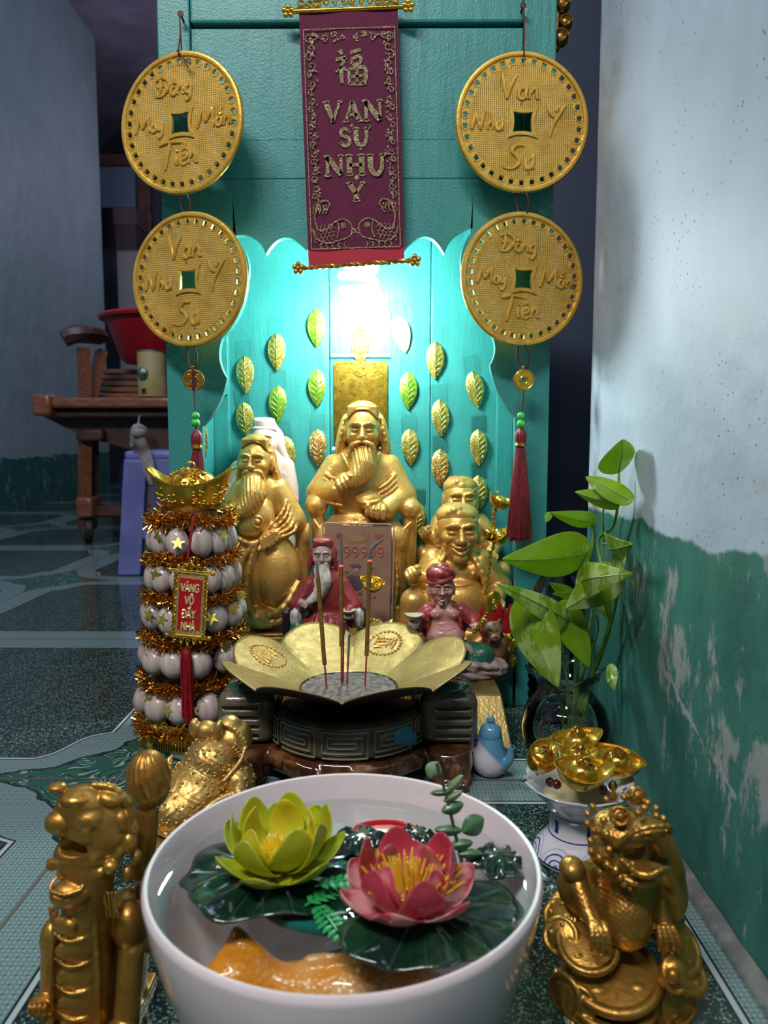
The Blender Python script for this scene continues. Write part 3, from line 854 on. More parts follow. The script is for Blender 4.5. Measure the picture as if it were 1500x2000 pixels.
# ================================================================== STROKE LETTERING
def circ(cx_, cy_, rx, ry, a0=90, a1=450, n=12):
    return [(cx_ + rx * math.cos(R(a0 + (a1 - a0) * i / n)), cy_ + ry * math.sin(R(a0 + (a1 - a0) * i / n))) for i in range(n + 1)]
HAND = {  # handwritten glyphs: (advance, strokes); baseline 0, x height .5, capitals 1
    'D': (0.95, [[(0.25, 0.92), (0.3, 0.5), (0.18, 0.05)], [(-0.05, 0.86), (0.35, 1.0), (0.8, 0.75), (0.75, 0.3), (0.4, 0.02), (0.0, 0.02)], [(0.08, 0.52), (0.5, 0.56)]]),
    'M': (1.1, [[(0.0, 0.0), (0.12, 0.5), (0.2, 1.0)], [(0.2, 1.0), (0.45, 0.35), (0.52, 0.3)], [(0.52, 0.3), (0.75, 0.8), (0.88, 1.0)], [(0.88, 1.0), (0.88, 0.5), (0.98, 0.0)]]),
    'T': (0.72, [[(-0.1, 0.88), (0.3, 0.98), (0.95, 0.92)], [(0.42, 0.95), (0.38, 0.5), (0.28, -0.15)]]),
    'V': (0.75, [[(0.0, 1.0), (0.14, 0.5), (0.32, 0.0)], [(0.32, 0.0), (0.42, 0.5), (0.62, 0.95)]]),
    'S': (0.85, [[(0.72, 0.98), (0.4, 0.98), (0.22, 0.72), (0.5, 0.5), (0.6, 0.22), (0.3, 0.0), (-0.1, 0.06)]]),
    'N': (0.85, [[(0.0, 0.0), (0.06, 0.5), (0.08, 1.0)], [(0.08, 1.0), (0.3, 0.45), (0.48, 0.0)], [(0.48, 0.0), (0.55, 0.5), (0.66, 1.05)]]),
    'Y': (0.8, [[(0.0, 0.98), (0.1, 0.65), (0.32, 0.5)], [(0.7, 1.0), (0.45, 0.55), (0.3, 0.2), (0.22, -0.25)]]),
    'o': (0.42, [circ(0.2, 0.24, 0.17, 0.22)]),
    'a': (0.46, [circ(0.18, 0.22, 0.16, 0.21, 40, 400), [(0.34, 0.44), (0.33, 0.12), (0.46, 0.04)]]),
    'n': (0.5, [[(0.04, 0.44), (0.06, 0.02)], [(0.06, 0.25), (0.2, 0.44), (0.32, 0.34), (0.34, 0.08), (0.48, 0.06)]]),
    'g': (0.46, [circ(0.18, 0.24, 0.16, 0.2, 40, 400), [(0.34, 0.44), (0.34, -0.1), (0.18, -0.35), (0.0, -0.22)]]),
    'y': (0.46, [[(0.02, 0.44), (0.06, 0.15), (0.22, 0.1), (0.34, 0.44)], [(0.34, 0.44), (0.34, -0.1), (0.18, -0.38), (0.0, -0.2)]]),
    'i': (0.24, [[(0.06, 0.44), (0.07, 0.1), (0.2, 0.04)], [(0.08, 0.56), (0.10, 0.62)]]),
    'e': (0.42, [[(0.05, 0.2), (0.3, 0.28), (0.26, 0.46), (0.08, 0.36), (0.06, 0.1), (0.22, 0.0), (0.42, 0.1)]]),
    'h': (0.5, [[(0.08, 0.9), (0.07, 0.02)], [(0.07, 0.25), (0.2, 0.44), (0.33, 0.3), (0.33, 0.04)]]),
    'u': (0.5, [[(0.04, 0.44), (0.06, 0.1), (0.2, 0.02), (0.34, 0.2), (0.36, 0.44)], [(0.36, 0.44), (0.36, 0.1), (0.46, 0.03)]]),
    '^': (0, [[(-0.1, 0.58), (0.02, 0.70), (0.14, 0.57)]]), '`': (0, [[(-0.06, 0.92), (0.08, 0.76)]]), "'": (0, [[(0.0, 0.74), (0.1, 0.92)]]),
    '~': (0, [[(-0.12, 0.82), (-0.02, 0.90), (0.06, 0.82), (0.16, 0.90)]]),
    'b': (0, [[(-0.1, 0.68), (0.0, 0.58), (0.12, 0.68)]]), '.': (0, [[(0.0, -0.14), (0.04, -0.17)]]), '+': (0, [[(0.0, 0.42), (0.12, 0.48), (0.12, 0.62)]]),
}
def hand(mb, word, x0, z0, size, y, r, to=lambda x, y, z: (x, y, z), slant=0.12, cap=1.0):
    """word: glyphs; a diacritic follows its vowel"""
    x = 0.0; last = 0.0
    for ch in word:
        adv, strokes = HAND[ch]
        base = x if adv else last
        for st in strokes:
            P = catmull([(p[0] + base + p[1] * slant, p[1], 0) for p in st], 4) if len(st) > 2 else [Vector((p[0] + base + p[1] * slant, p[1], 0)) for p in st]
            m = len(P)
            mb.tube([to(x0 + q.x * size, y, z0 + q.y * size) for q in P], [r * 0.75, r * 1.15, r * 0.9, r * 0.5], 6, flat=(1.0, 0.8, (0, 1, 0)))
        if adv: last = x + adv * 0.42; x += adv
    return x * size

def blobstroke(mb, pts, w0, w1, y, d, to, n=10):
    """flat soft-edged brush stroke with thickness d"""
    P = catmull([(p[0], p[1], 0) for p in pts], 5) if len(pts) > 2 else [Vector((*pts[0], 0)), Vector((*pts[1], 0))]
    m = len(P)
    L, Rr = [], []
    for i in range(m):
        t_ = (P[min(i + 1, m - 1)] - P[max(i - 1, 0)]).normalized(); nrm = Vector((-t_.y, t_.x, 0)); w = (w0 + (w1 - w0) * i / (m - 1)) / 2
        L.append(P[i] + nrm * w); Rr.append(P[i] - nrm * w)
    vs = []; 
    for a, b in zip(L, Rr):
        for q in (a, b):
            for yy in (y, y - d): vs.append(to(q.x, yy, q.y))
    fs = []
    for i in range(m - 1):
        a = i * 4; b = a + 4
        fs += [(a + 1, a + 3, b + 3, b + 1), (a, b, b + 2, a + 2), (a, a + 1, b + 1, b), (a + 2, b + 2, b + 3, a + 3)]
    fs += [(0, 2, 3, 1), ((m - 1) * 4, (m - 1) * 4 + 1, (m - 1) * 4 + 3, (m - 1) * 4 + 2)]
    mb.add(vs, fs)
def blob(mb, x, z, rx, rz, y, d, to, n=10):
    vs = [to(x + rx * math.cos(2 * PI * k / n), y - d, z + rz * math.sin(2 * PI * k / n)) for k in range(n)] + [to(x + rx * math.cos(2 * PI * k / n), y, z + rz * math.sin(2 * PI * k / n)) for k in range(n)]
    mb.add(vs, [tuple(range(n))] + [(k, k + n, (k + 1) % n + n, (k + 1) % n) for k in range(n)])
SER = {  # slab capitals: strokes (x1,z1,x2,z2 or curve, w0, w1), serifs at given points
    'V': (0.95, [([(0.14, 0.93), (0.46, 0.05)], .26, .16), ([(0.80, 0.93), (0.46, 0.05)], .13, .13)], [(0.14, 0.95, .2), (0.82, 0.95, .15)]),
    'A': (0.98, [([(0.46, 0.95), (0.14, 0.06)], .14, .12), ([(0.48, 0.95), (0.80, 0.06)], .18, .27), ([(0.25, 0.33), (0.72, 0.33)], .13, .13)], [(0.14, 0.05, .16), (0.82, 0.05, .19)]),
    'N': (1.05, [([(0.18, 0.94), (0.18, 0.06)], .15, .15), ([(0.18, 0.92), (0.84, 0.06)], .25, .25), ([(0.86, 0.94), (0.86, 0.1)], .14, .14)], [(0.12, 0.95, .16), (0.18, 0.05, .18), (0.86, 0.95, .16)]),
    'S': (0.80, [([(0.62, 0.80), (0.45, 0.95), (0.2, 0.88), (0.18, 0.64), (0.4, 0.52), (0.62, 0.38), (0.6, 0.12), (0.35, 0.04), (0.12, 0.2)], .16, .18)], [(0.64, 0.80, .08), (0.11, 0.18, .08)]),
    'U': (1.0, [([(0.2, 0.94), (0.2, 0.4), (0.34, 0.08), (0.6, 0.08), (0.76, 0.38), (0.76, 0.94)], .26, .15)], [(0.2, 0.95, .2), (0.76, 0.95, .14)]),
    'H': (1.08, [([(0.22, 0.94), (0.22, 0.06)], .24, .24), ([(0.84, 0.94), (0.84, 0.06)], .24, .24), ([(0.22, 0.5), (0.84, 0.5)], .15, .15)], [(0.22, 0.95, .2), (0.22, 0.05, .2), (0.84, 0.95, .2), (0.84, 0.05, .2)]),
    'Y': (0.9, [([(0.14, 0.93), (0.44, 0.42)], .22, .2), ([(0.76, 0.93), (0.44, 0.42)], .13, .13), ([(0.45, 0.45), (0.45, 0.06)], .22, .22)], [(0.14, 0.95, .18), (0.78, 0.95, .14), (0.45, 0.05, .2)]),
    '.': (0, [], [(0.42, -0.16, .08)]), '+': (0, [([(0.84, 0.92), (0.95, 1.0), (0.97, 1.12)], .14, .12)], [(0.95, 1.1, .07)]), "'": (0, [([(0.42, 1.14), (0.58, 1.30)], .12, .2)], []),
}
def serif_text(mb, word, xc, z0, size, y, d, to, width=1.0):
    tot = sum(SER[c][0] for c in word) * size * width
    x = xc - tot / 2; base = x; 
    for ch in word:
        adv, st, se = SER[ch]
        if adv: base = x
        for pts, w0, w1 in st:
            blobstroke(mb, [(base + p[0] * size * width, z0 + p[1] * size) for p in pts], w0 * size * width * 1.12, w1 * size * width * 1.12, y, d, to)
        for q in se: blob(mb, base + q[0] * size * width, z0 + q[1] * size, q[2] * size * width, min(0.075, q[2] if adv == 0 else .075) * size, y, d, to)
        if adv: x += adv * size * width

# ================================================================== VELVET BANNER
def make_banner():
    Y = 0.884
    top = W(680.5, 22, Y); bot = W(696, 514, Y)
    w = (W(777, 20, Y) - W(584, 20, Y)).x
    H = top.z - bot.z
    root = thing('wall_scroll', 'dark magenta velvet scroll banner with gold Vietnamese lettering hanging over the cabinet opening', 'banner', tuple(top), (0, R(-1.7), 0))
    sx = w / 193.0; sz = H / 492.0
    to = lambda x, y, z: (x * sx, y, -(z) * sz)      # z measured down in banner units
    def cloth(name, v0, v1, mat):
        mb = MB()
        for side in (0, 1):
            mb.grid(lambda u, v: ((u - 0.5) * w, (0.0006 if side else -0.0006) + 0.0008 * math.sin(u * 9), -(v0 + (v1 - v0) * v) * sz), 20, 20)
        mb.boxb((-w / 2, -0.0006, -v1 * sz), (-w / 2 + 0.0004, 0.0006, -v0 * sz)); mb.boxb((w / 2 - 0.0004, -0.0006, -v1 * sz), (w / 2, 0.0006, -v0 * sz))
        return mb.build(name, mat, root, sharp=60)
    cloth('cloth', 0, 464, M['velvet']); cloth('hem', 464, 494, M['velvet_red'])
    y = -0.0018; d = 0.0004
    up = lambda x, yy, z: to(x, yy, -z)               # text frame with z up
    tx = MB()
    for word, zc, size, wd in (('VA.N', 193, 42, .95), ('SU.+', 243, 36, 1.0), ('NHU+', 298, 42, .95), ("Y'", 351, 39, 1.1)):
        serif_text(tx, word, 4, -zc - size / 2, size, y, d, up, wd)
    # the fortune character
    fu = [([(-26, 70), (-21, 62)], 9, 5), ([(-34, 52), (-14, 56)], 6, 6), ([(-15, 56), (-24, 38), (-35, 28)], 6, 3), ([(-24, 40), (-23, 6)], 7, 7), ([(-20, 36), (-12, 30)], 6, 3),
          ([(-5, 64), (16, 70)], 6, 6), ([(-2, 52), (-3, 42)], 5, 5), ([(-3, 53), (14, 57), (13, 44), (-2, 42)], 6, 5),
          ([(-9, 32), (-8, 4)], 6, 6), ([(-9, 32), (6, 36), (23, 34), (24, 18), (20, 3)], 6, 8), ([(-7, 18), (21, 20)], 5, 5), ([(7, 34), (7, 5)], 5, 5), ([(-8, 5), (20, 4)], 6, 6)]
    for pts, a, b in fu: blobstroke(tx, [(p[0] + 6, p[1] - 145) for p in pts], a * 1.1, b * 1.1, y, d, up)
    tx.build('lettering', M['glitter'], root, smooth=False)
    # frame line, vines, carp
    vn = MB()
    def ln(pts, r=0.9, cl=False, n=4):
        vn.tube([to(p[0], -0.0019, p[1]) for p in pts], r * sx, 5, flat=(1, 0.5, (0, 1, 0)), closed=cl)
    fr = [(-89, 34), (89, 34), (89, 462), (-89, 462)]
    for a, b in zip(fr, fr[1:] + fr[:1]): ln([a, b], 1.1)
    def spiral(cx_, cy_, r, turns, a0, sgn):
        return [(cx_ + sgn * r * (1 - s_) * math.cos(a0 + s_ * turns * 2 * PI), cy_ + r * (1 - s_) * math.sin(a0 + s_ * turns * 2 * PI)) for s_ in np.linspace(0, 0.9, 16)]
    rr = random.Random(5)
    for sg in (-1, 1):
        yy = 44; k = 0
        while yy < 372:
            r = 7.5 if yy > 100 else 10
            cxx = sg * (80 - (3 if k % 2 else 0))
            ln(spiral(cxx - sg * 1, yy + 8, r, 1.3, rr.uniform(0, 1) + (0 if k % 2 else PI), sg), 1.0)
            for q in range(3):
                a = rr.uniform(0, 2 * PI); px_, py_ = cxx - sg * rr.uniform(0, 9), yy + rr.uniform(0, 20)
                tt = [(px_, py_), (px_ + 3 * math.cos(a), py_ + 3 * math.sin(a)), (px_ + 7 * math.cos(a + .5), py_ + 7 * math.sin(a + .5))]
                vn.tube([to(p[0], -0.0019, p[1]) for p in tt], [0.3 * sx, 2.0 * sx, 0.2 * sx], 5, flat=(1, 0.4, (0, 1, 0)))
            yy += 17; k += 1
        for k in range(4):   # top garland
            ln(spiral(sg * (68 - k * 19), 46 + (k % 2) * 4, 9 - k, 1.3, k * 1.7, sg), 1.0)
            for q in range(3):
                a = rr.uniform(0, 2 * PI); px_, py_ = sg * (70 - k * 19 + rr.uniform(-8, 8)), 46 + rr.uniform(-6, 14)
                tt = [(px_, py_), (px_ + 3 * math.cos(a), py_ + 3 * math.sin(a)), (px_ + 8 * math.cos(a + .5), py_ + 8 * math.sin(a + .5))]
                vn.tube([to(p[0], -0.0019, p[1]) for p in tt], [0.3 * sx, 2.0 * sx, 0.2 * sx], 5, flat=(1, 0.4, (0, 1, 0)))
        # carp facing the middle: head, eye, body, scales, curled tail
        ln(catmull([(sg * 6, 424), (sg * 10, 412), (sg * 24, 404), (sg * 40, 409), (sg * 62, 426), (sg * 76, 420), (sg * 80, 396), (sg * 72, 372), (sg * 56, 366), (sg * 50, 376), (sg * 58, 384), (sg * 64, 378)], 5), 1.3)
        ln(catmull([(sg * 6, 430), (sg * 14, 440), (sg * 34, 446), (sg * 58, 450), (sg * 80, 440), (sg * 86, 420)], 5), 1.2)
        ln([(sg * (24 + 5 * math.cos(a)), 417 + 5 * math.sin(a)) for a in np.linspace(0, 2 * PI, 10)], 1.2); ln([(sg * (24 + 2 * math.cos(a)), 417 + 2 * math.sin(a)) for a in np.linspace(0, 2 * PI, 6)], 1.2)
        ln(catmull([(sg * 36, 408), (sg * 33, 424), (sg * 38, 442)], 4), 1.2)
        ln([(sg * (4 + 4 * math.cos(a)), 428 + 4 * math.sin(a)) for a in np.linspace(0, 2 * PI, 9)], 1.5)
        for i in range(5):
            for j in range(4):
                X = 42 + i * 8 + (j % 2) * 4; Z = 416 + j * 8 + i * 1.2
                ln([(sg * (X + 4 * math.cos(a)), Z + 4 * math.sin(a)) for a in np.linspace(-PI / 2, PI / 2, 6)], 0.8)
        for q in range(5):
            ln(catmull([(sg * (60 + q * 6), 392), (sg * (54 + q * 7), 384 - q), (sg * (58 + q * 6), 374)], 3), 1.0)
            ln(catmull([(sg * (20 + q * 12), 450), (sg * (24 + q * 12), 455), (sg * (20 + q * 12), 460)], 3), 1.2)
    vn.build('gold_border', M['glitter'], root)
    # rods
    def rod(name, v, u0, u1, tilt, twisted):
        mb = MB(); n = 40
        a = Vector(to(u0, -0.001, v + tilt)); b = Vector(to(u1, -0.001, v - tilt))
        if twisted:
            for ph in (0, PI): mb.tube([a.lerp(b, i / 60) + Vector((0, 0.0013 * math.cos(i * 0.9 + ph), 0.0013 * math.sin(i * 0.9 + ph))) for i in range(61)], 0.0017, 6)
        else: mb.tube([a, b], 0.0024, 10)
        for e_, sg in ((a, -1), (b, 1)):
            c_ = e_ + Vector((sg * 0.003, -0.001, 0))
            mb.ell(c_, (0.003, 0.003, 0.003), 10, 6)
            for k in range(5):
                an = k * 2 * PI / 5 + .3
                mb.ell(c_ + Vector((0.0045 * math.cos(an), 0, 0.0045 * math.sin(an))), (0.0029, 0.0022, 0.0029), 8, 6)
        return mb.build(name, M['gold_antique'] if twisted else M['gold_bright'], root)
    rod('lower_rod', 495, -112, 112, 4, True)
    rod('upper_rod', -3, -112, 112, 1, False)
    mb = MB()
    for sg in (-1, 1):
        for k in range(6):
            cx_ = sg * (8 + k * 17)
            mb.tube([to(p[0], -0.001, p[1]) for p in spiral(cx_, -15 - (5 if k < 3 else 0), 9, 1.4, k * 1.3 + 2, sg)], 0.0011, 6)
            mb.ell(to(cx_, -0.002, -12), 0.0018, 8, 5)
    mb.tube([to(-104, 0, -6), to(-70, 0, -20), to(0, 0, -30), to(70, 0, -20), to(104, 0, -6)], 0.0012, 6)
    mb.build('crest', M['gold_bright'], root)
make_banner()

# nails (driven into the cabinet)
for px, py in ((355, 36), (1020, 20)):
    p = W(px, py, 0.893); mb = MB()
    mb.tube([(p.x - cx, 0.012, p.z), (p.x - cx, -0.012, p.z + 0.002)], 0.0013, 8)
    mb.tube([(p.x - cx, -0.012, p.z + 0.002), (p.x - cx, -0.0132, p.z + 0.0022)], 0.0035, 10)
    mb.build('nail', M['iron'], cab)

# ================================================================== COIN CHARMS
def coin_parts(root, Rr, kind, loc, yaw, roll=0):
    n = 34; th = 0.0028
    disc = MB()
    disc_loop = [(0.80 * Rr * math.cos(2 * PI * k / 68), 0.80 * Rr * math.sin(2 * PI * k / 68)) for k in range(68)]
    hs = 0.145 * Rr
    def sq(h, c=0.10):
        out = []
        cs = [(h, h), (-h, h), (-h, -h), (h, -h)]
        for i in range(4):
            a, b = cs[i], cs[(i + 1) % 4]
            for k in range(6):
                s_ = k / 6; m = 1 - c * 4 * s_ * (1 - s_)
                out.append(((a[0] + (b[0] - a[0]) * s_) * (m if i % 2 else 1), (a[1] + (b[1] - a[1]) * s_) * (1 if i % 2 else m)))
        return out
    def sq2(h, c):
        out = []; cs = [(h, h), (-h, h), (-h, -h), (h, -h)]
        for i in range(4):
            a, b = cs[i], cs[(i + 1) % 4]
            for k in range(6):
                s_ = k / 6; ins = c * 4 * s_ * (1 - s_) * h
                x = a[0] + (b[0] - a[0]) * s_; z = a[1] + (b[1] - a[1]) * s_
                if i == 0: z -= ins
                elif i == 1: x += ins
                elif i == 2: z += ins
                else: x -= ins
                out.append((x, z))
        return out
    disc.prism(disc_loop, -th * 0.5, th * 0.5, holes=[list(reversed(sq2(hs, 0.12)))])
    coin = disc.build('coin', M['coin_weave'], root, sharp=50)
    coin.location = loc; coin.rotation_euler = (0, R(roll), R(yaw))
    band = MB(); r0, r1 = 0.795 * Rr, 0.92 * Rr
    for k in range(n):
        a0, a1 = 2 * PI * k / n, 2 * PI * (k + 1) / n; am = (a0 + a1) / 2; rm = (r0 + r1) / 2
        o = [(r1 * math.cos(a0), r1 * math.sin(a0)), (r1 * math.cos(a1), r1 * math.sin(a1)), (r0 * math.cos(a1), r0 * math.sin(a1)), (r0 * math.cos(a0), r0 * math.sin(a0))]
        hq = 0.032 * Rr; er = (math.cos(am), math.sin(am)); et = (-math.sin(am), math.cos(am)); c_ = (rm * er[0], rm * er[1])
        i_ = [(c_[0] + er[0] * a * hq + et[0] * b * hq, c_[1] + er[1] * a * hq + et[1] * b * hq) for a, b in ((1, -1), (1, 1), (-1, 1), (-1, -1))]
        for yy, fl_ in ((-th * .45, 0), (th * .45, 1)):
            vs = [(p[0], yy, p[1]) for p in o + i_]
            fs = [(0, 1, 5, 4), (1, 2, 6, 5), (2, 3, 7, 6), (3, 0, 4, 7)]
            band.add(vs, [tuple(reversed(f)) for f in fs] if fl_ else fs)
        vs = [(p[0], yy, p[1]) for yy in (-th * .45, th * .45) for p in i_]
        band.add(vs, [(0, 1, 5, 4), (1, 2, 6, 5), (2, 3, 7, 6), (3, 0, 4, 7)])
        band.tube([(c_[0] + 0.053 * Rr * math.cos(t_), -th * .5, c_[1] + 0.053 * Rr * math.sin(t_)) for t_ in np.linspace(0, 2 * PI, 15)[:-1]], 0.0006, 5, closed=True)
    band.build('small_coin_border', M['gold_coin'], coin)
    rim = MB()
    prof = [(0.915, -.5), (0.93, -1.1), (0.95, -1.25), (0.985, -1.0), (1.0, -.4), (1.0, .4), (0.98, .8), (0.93, .7), (0.915, .5), (0.915, -.5)]
    vs = []
    for r_, y_ in prof:
        for k in range(72): vs.append((r_ * Rr * math.cos(2 * PI * k / 72), y_ * th, r_ * Rr * math.sin(2 * PI * k / 72)))
    fs = [(i * 72 + k, i * 72 + (k + 1) % 72, (i + 1) * 72 + (k + 1) % 72, (i + 1) * 72 + k) for i in range(len(prof) - 1) for k in range(72)]
    rim.add(vs, fs)
    for an in (22, 158, 202, 338): rim.ell((0.955 * Rr * math.cos(R(an)), -th * 1.2, 0.955 * Rr * math.sin(R(an))), (0.0007, 0.0004, 0.0007), 6, 4)
    rim.build('rim', M['gold_coin'], coin)
    fr_ = MB(); outer = sq2(hs * 1.55, 0.2)
    fr_.prism(outer, -th * 1.05, -th * 0.4, holes=[list(reversed(sq2(hs * 1.0, 0.12)))])
    fr_.build('square_frame', M['gold_coin'], coin, bevel=0.0004)
    tx = MB(); yy = -th * 0.75; rr = 0.027 * Rr
    if kind == 'dong':
        hand(tx, "Do^`ng", -0.40 * Rr, 0.40 * Rr, 0.26 * Rr, yy, rr)
        hand(tx, "May", -0.75 * Rr, -0.08 * Rr, 0.235 * Rr, yy, rr * .9)
        hand(tx, "Mab'n", 0.27 * Rr, -0.10 * Rr, 0.27 * Rr, yy, rr * .9)
        hand(tx, "Tie^`n", -0.36 * Rr, -0.58 * Rr, 0.34 * Rr, yy, rr * 1.1)
    else:
        hand(tx, "Va.n", -0.36 * Rr, 0.32 * Rr, 0.36 * Rr, yy, rr * 1.1)
        hand(tx, "Nhu+", -0.76 * Rr, -0.12 * Rr, 0.26 * Rr, yy, rr)
        hand(tx, "Y'", 0.34 * Rr, -0.10 * Rr, 0.36 * Rr, yy, rr)
        hand(tx, "Su+.", -0.26 * Rr, -0.66 * Rr, 0.34 * Rr, yy, rr * 1.1)
    tx.build('lettering', M['gold_coin'], coin)
    return coin
def make_charm(side, label, c1, c2, R1, Y, yaw1, yaw2, kinds, nail, small, tass, front):
    p1 = W(*c1, Y); p2 = W(*c2, Y)
    root = thing('coin_charm', label, 'hanging charm', tuple(p1), (0, 0, 0), 'pair of hanging coin charms')
    def L(px, py, Yq=Y): return W(px, py, Yq) - p1
    coin_parts(root, R1, kinds[0], (0, 0, 0), yaw1)
    coin_parts(root, R1 * 0.985, kinds[1], tuple(p2 - p1), yaw2)
    top = Vector((0, -0.002, R1 * 0.96)); nl = W(*nail, 0.893) - p1 + Vector((0, -0.009, -0.001))
    mb = MB()
    mb.tube(catmull([nl, nl.lerp(top, .5) + Vector((0.001, 0, 0)), top + Vector((0, -0.002, 0)), top + Vector((0.001, 0.006, 0)), nl.lerp(top, .6) + Vector((0.001, 0.003, 0)), nl], 6), 0.0008, 6)
    if side == 'l':
        mb.tube(catmull([top + Vector((0, -0.004, 0)), top + Vector((0.006, -0.009, -0.008)), top + Vector((0.012, -0.012, -0.019))], 6), 0.0007, 6)
        mb.tube(catmull([top + Vector((0, -0.004, 0)), top + Vector((0.008, -0.010, -0.010)), top + Vector((0.015, -0.012, -0.016))], 6), 0.0007, 6)
        mb.ell(top + Vector((0, -0.004, 0.001)), 0.0015, 8, 5)
    mb.build('cord', M['cord'], root)
    b1 = Vector((0, 0, -R1 * 0.96)); t2 = (p2 - p1) + Vector((0, 0, R1 * 0.945))
    for a, b in ((b1, t2), ((p2 - p1) + Vector((0, 0, -R1 * 0.945)), L(*small) + Vector((0, 0, 0.012)))):
        m = (a + b) / 2; h = abs(a.z - b.z) / 2 + 0.001
        mb = MB(); mb.tube([(m.x + 0.006 * math.sin(t_) + (b.x - a.x) * -math.cos(t_) / 2, m.y - 0.003 * math.sin(t_), m.z + h * math.cos(t_)) for t_ in np.linspace(0, 2 * PI, 25)[:-1]], 0.0012, 8, closed=True)
        mb.build('loop', M['ring_brown'], root)
    # small coin
    sc_ = L(*small); r_s = 0.0118
    mb = MB()
    hsq = r_s * 0.22
    mb.prism([(r_s * math.cos(2 * PI * k / 40), r_s * math.sin(2 * PI * k / 40)) for k in range(40)], -0.0011, 0.0011, holes=[[(hsq, hsq), (hsq, -hsq), (-hsq, -hsq), (-hsq, hsq)]])
    for q in (0.9, 0.36): mb.tube([(q * r_s * math.cos(t_), -0.0012, q * r_s * math.sin(t_)) for t_ in np.linspace(0, 2 * PI, 33)[:-1]], 0.0007, 6, closed=True)
    for k in range(4):
        a = R(45 + 90 * k)
        mb.ell((0.62 * r_s * math.cos(a), -0.0011, 0.62 * r_s * math.sin(a)), (0.0016, 0.0006, 0.0012), 8, 5)
    mb.tube([(0.0018 * math.cos(t_), 0, r_s + 0.0012 + 0.0018 * math.sin(t_)) for t_ in np.linspace(0, 2 * PI, 13)[:-1]], 0.0006, 6, closed=True)
    o = mb.build('small_coin', M['gold_antique'] if side == 'l' else M['gold_bright'], root); o.location = sc_
    # string, beads, tassel
    T = [L(*q) for q in tass]        # bead1, bead2, knot, band, end
    mb = MB(); mb.tube([sc_ + Vector((0, -0.002, r_s * 0.8 if side == 'l' else -r_s)), T[0], T[2]], 0.0008, 6)
    if side == 'l': mb.tube([sc_ + Vector((0.0004, -0.0032, r_s)), sc_ + Vector((0.0, -0.0034, 0)), sc_ + Vector((0, -0.002, -r_s))], 0.0017, 6)
    mb.build('string', M['cord'], root)
    for b_, rr_ in ((T[0], 0.0046), (T[1], 0.0052)): MB().ell(b_, (rr_, rr_, rr_ * 0.95), 18, 12).build('bead', M['bead_green'], root)
    k_, bd, en = T[2], T[3], T[4]
    wid = front
    MB().lathe([(0.0, 0.006), (0.003, 0.005), (0.0062, 0.0), (0.0064, -0.008), (0.0052, -0.012), (0, -0.012)], 20, c=k_, fr=lambda r_, z_, a: r_ * (1 + 0.06 * math.cos(10 * a))).build('tassel_head', M['tassel'], root)
    MB().lathe([(0.0, 0.0008), (0.0058, 0.0007), (0.0066, 0), (0.0058, -0.0008), (0.0066, -0.002), (0.0062, -0.0036), (0.0, -0.004)], 20, c=k_ + Vector((0, 0, -0.011))).build('tassel_band', M['gold_bright'], root)
    z0 = k_.z - 0.014; Lt = z0 - en.z; rr = random.Random(9)
    mb = MB()
    mb.lathe([(0.004, 0), (0.0062, -0.01), (wid * 0.72, -Lt * .5), (wid * 0.80, -Lt * 0.93), (wid * 0.5, -Lt * 0.97), (0, -Lt * .97)], 60, c=(k_.x, k_.y, z0), fr=lambda r_, z_, a: r_ * (1 + 0.06 * math.cos(20 * a + 30 * z_)))
    for q in range(70):
        a = rr.uniform(0, 2 * PI); rq = rr.uniform(0.75, 1.02); ln_ = Lt * rr.uniform(0.93, 1.0); ph = rr.uniform(0, 6)
        mb.tube([(k_.x + (0.0035 + (wid * rq - 0.0035) * s_ ** 0.8) * math.cos(a + 0.15 * math.sin(4 * s_ + ph)), k_.y + (0.0035 + (wid * rq - .0035) * s_ ** .8) * math.sin(a + 0.15 * math.sin(4 * s_ + ph)), z0 - ln_ * s_) for s_ in np.linspace(0, 1, 9)], 0.0006, 4)
    mb.build('tassel_threads', M['tassel'], root)
    return root
R_coin = (W(1151, 240, 0.868) - W(889, 240, 0.868)).x / 2 / math.cos(R(9))
make_charm('l', 'left hanging charm of two big gold coins on red cord, tassel behind the ingot tower', (354, 242), (369, 547), R_coin, 0.858, -16, -19, ('dong', 'van'), (355, 36), (378, 742), [(382, 812), (382, 826), (384, 850), (384, 860), (385, 978)], 0.011)
make_charm('r', 'right hanging charm of two big gold coins ending in a long red tassel', (1020, 240), (1021, 546), R_coin, 0.868, 5, 14, ('van', 'dong'), (1020, 20), (1023, 742), [(1018, 812), (1018, 828), (1017, 846), (1017, 860), (1018, 1060)], 0.0145)

# carved gold scroll on the right flank near the top
p = W(1099, 45, 0.93)
g = thing('scroll_ornament', 'small curled gold ornament fixed high on the right side of the cabinet', 'ornament', (xR + 0.0005, 0.93, p.z))
mb = MB()
for k, (dx, dz, r_) in enumerate(((0.010, 0.018, 0.010), (0.014, -0.002, 0.009), (0.009, -0.018, 0.010))):
    mb.ell((dx, 0, dz), (r_, 0.010, r_ * 0.9), 16, 10)
    for q in range(3): mb.tube([(dx + (r_ * (0.9 - .25 * q)) * math.cos(a) * (1 - a / 14), -0.0098 + 0.001 * q, dz + (r_ * (0.8 - .25 * q)) * math.sin(a) * (1 - a / 14)) for a in np.linspace(0, 6, 18)], 0.0011, 6)
mb.tube([(0.004, 0, -0.03), (0.006, 0, 0), (0.004, 0, 0.04)], 0.005, 10)
mb.build('scroll_body', M['gold_antique'], g)

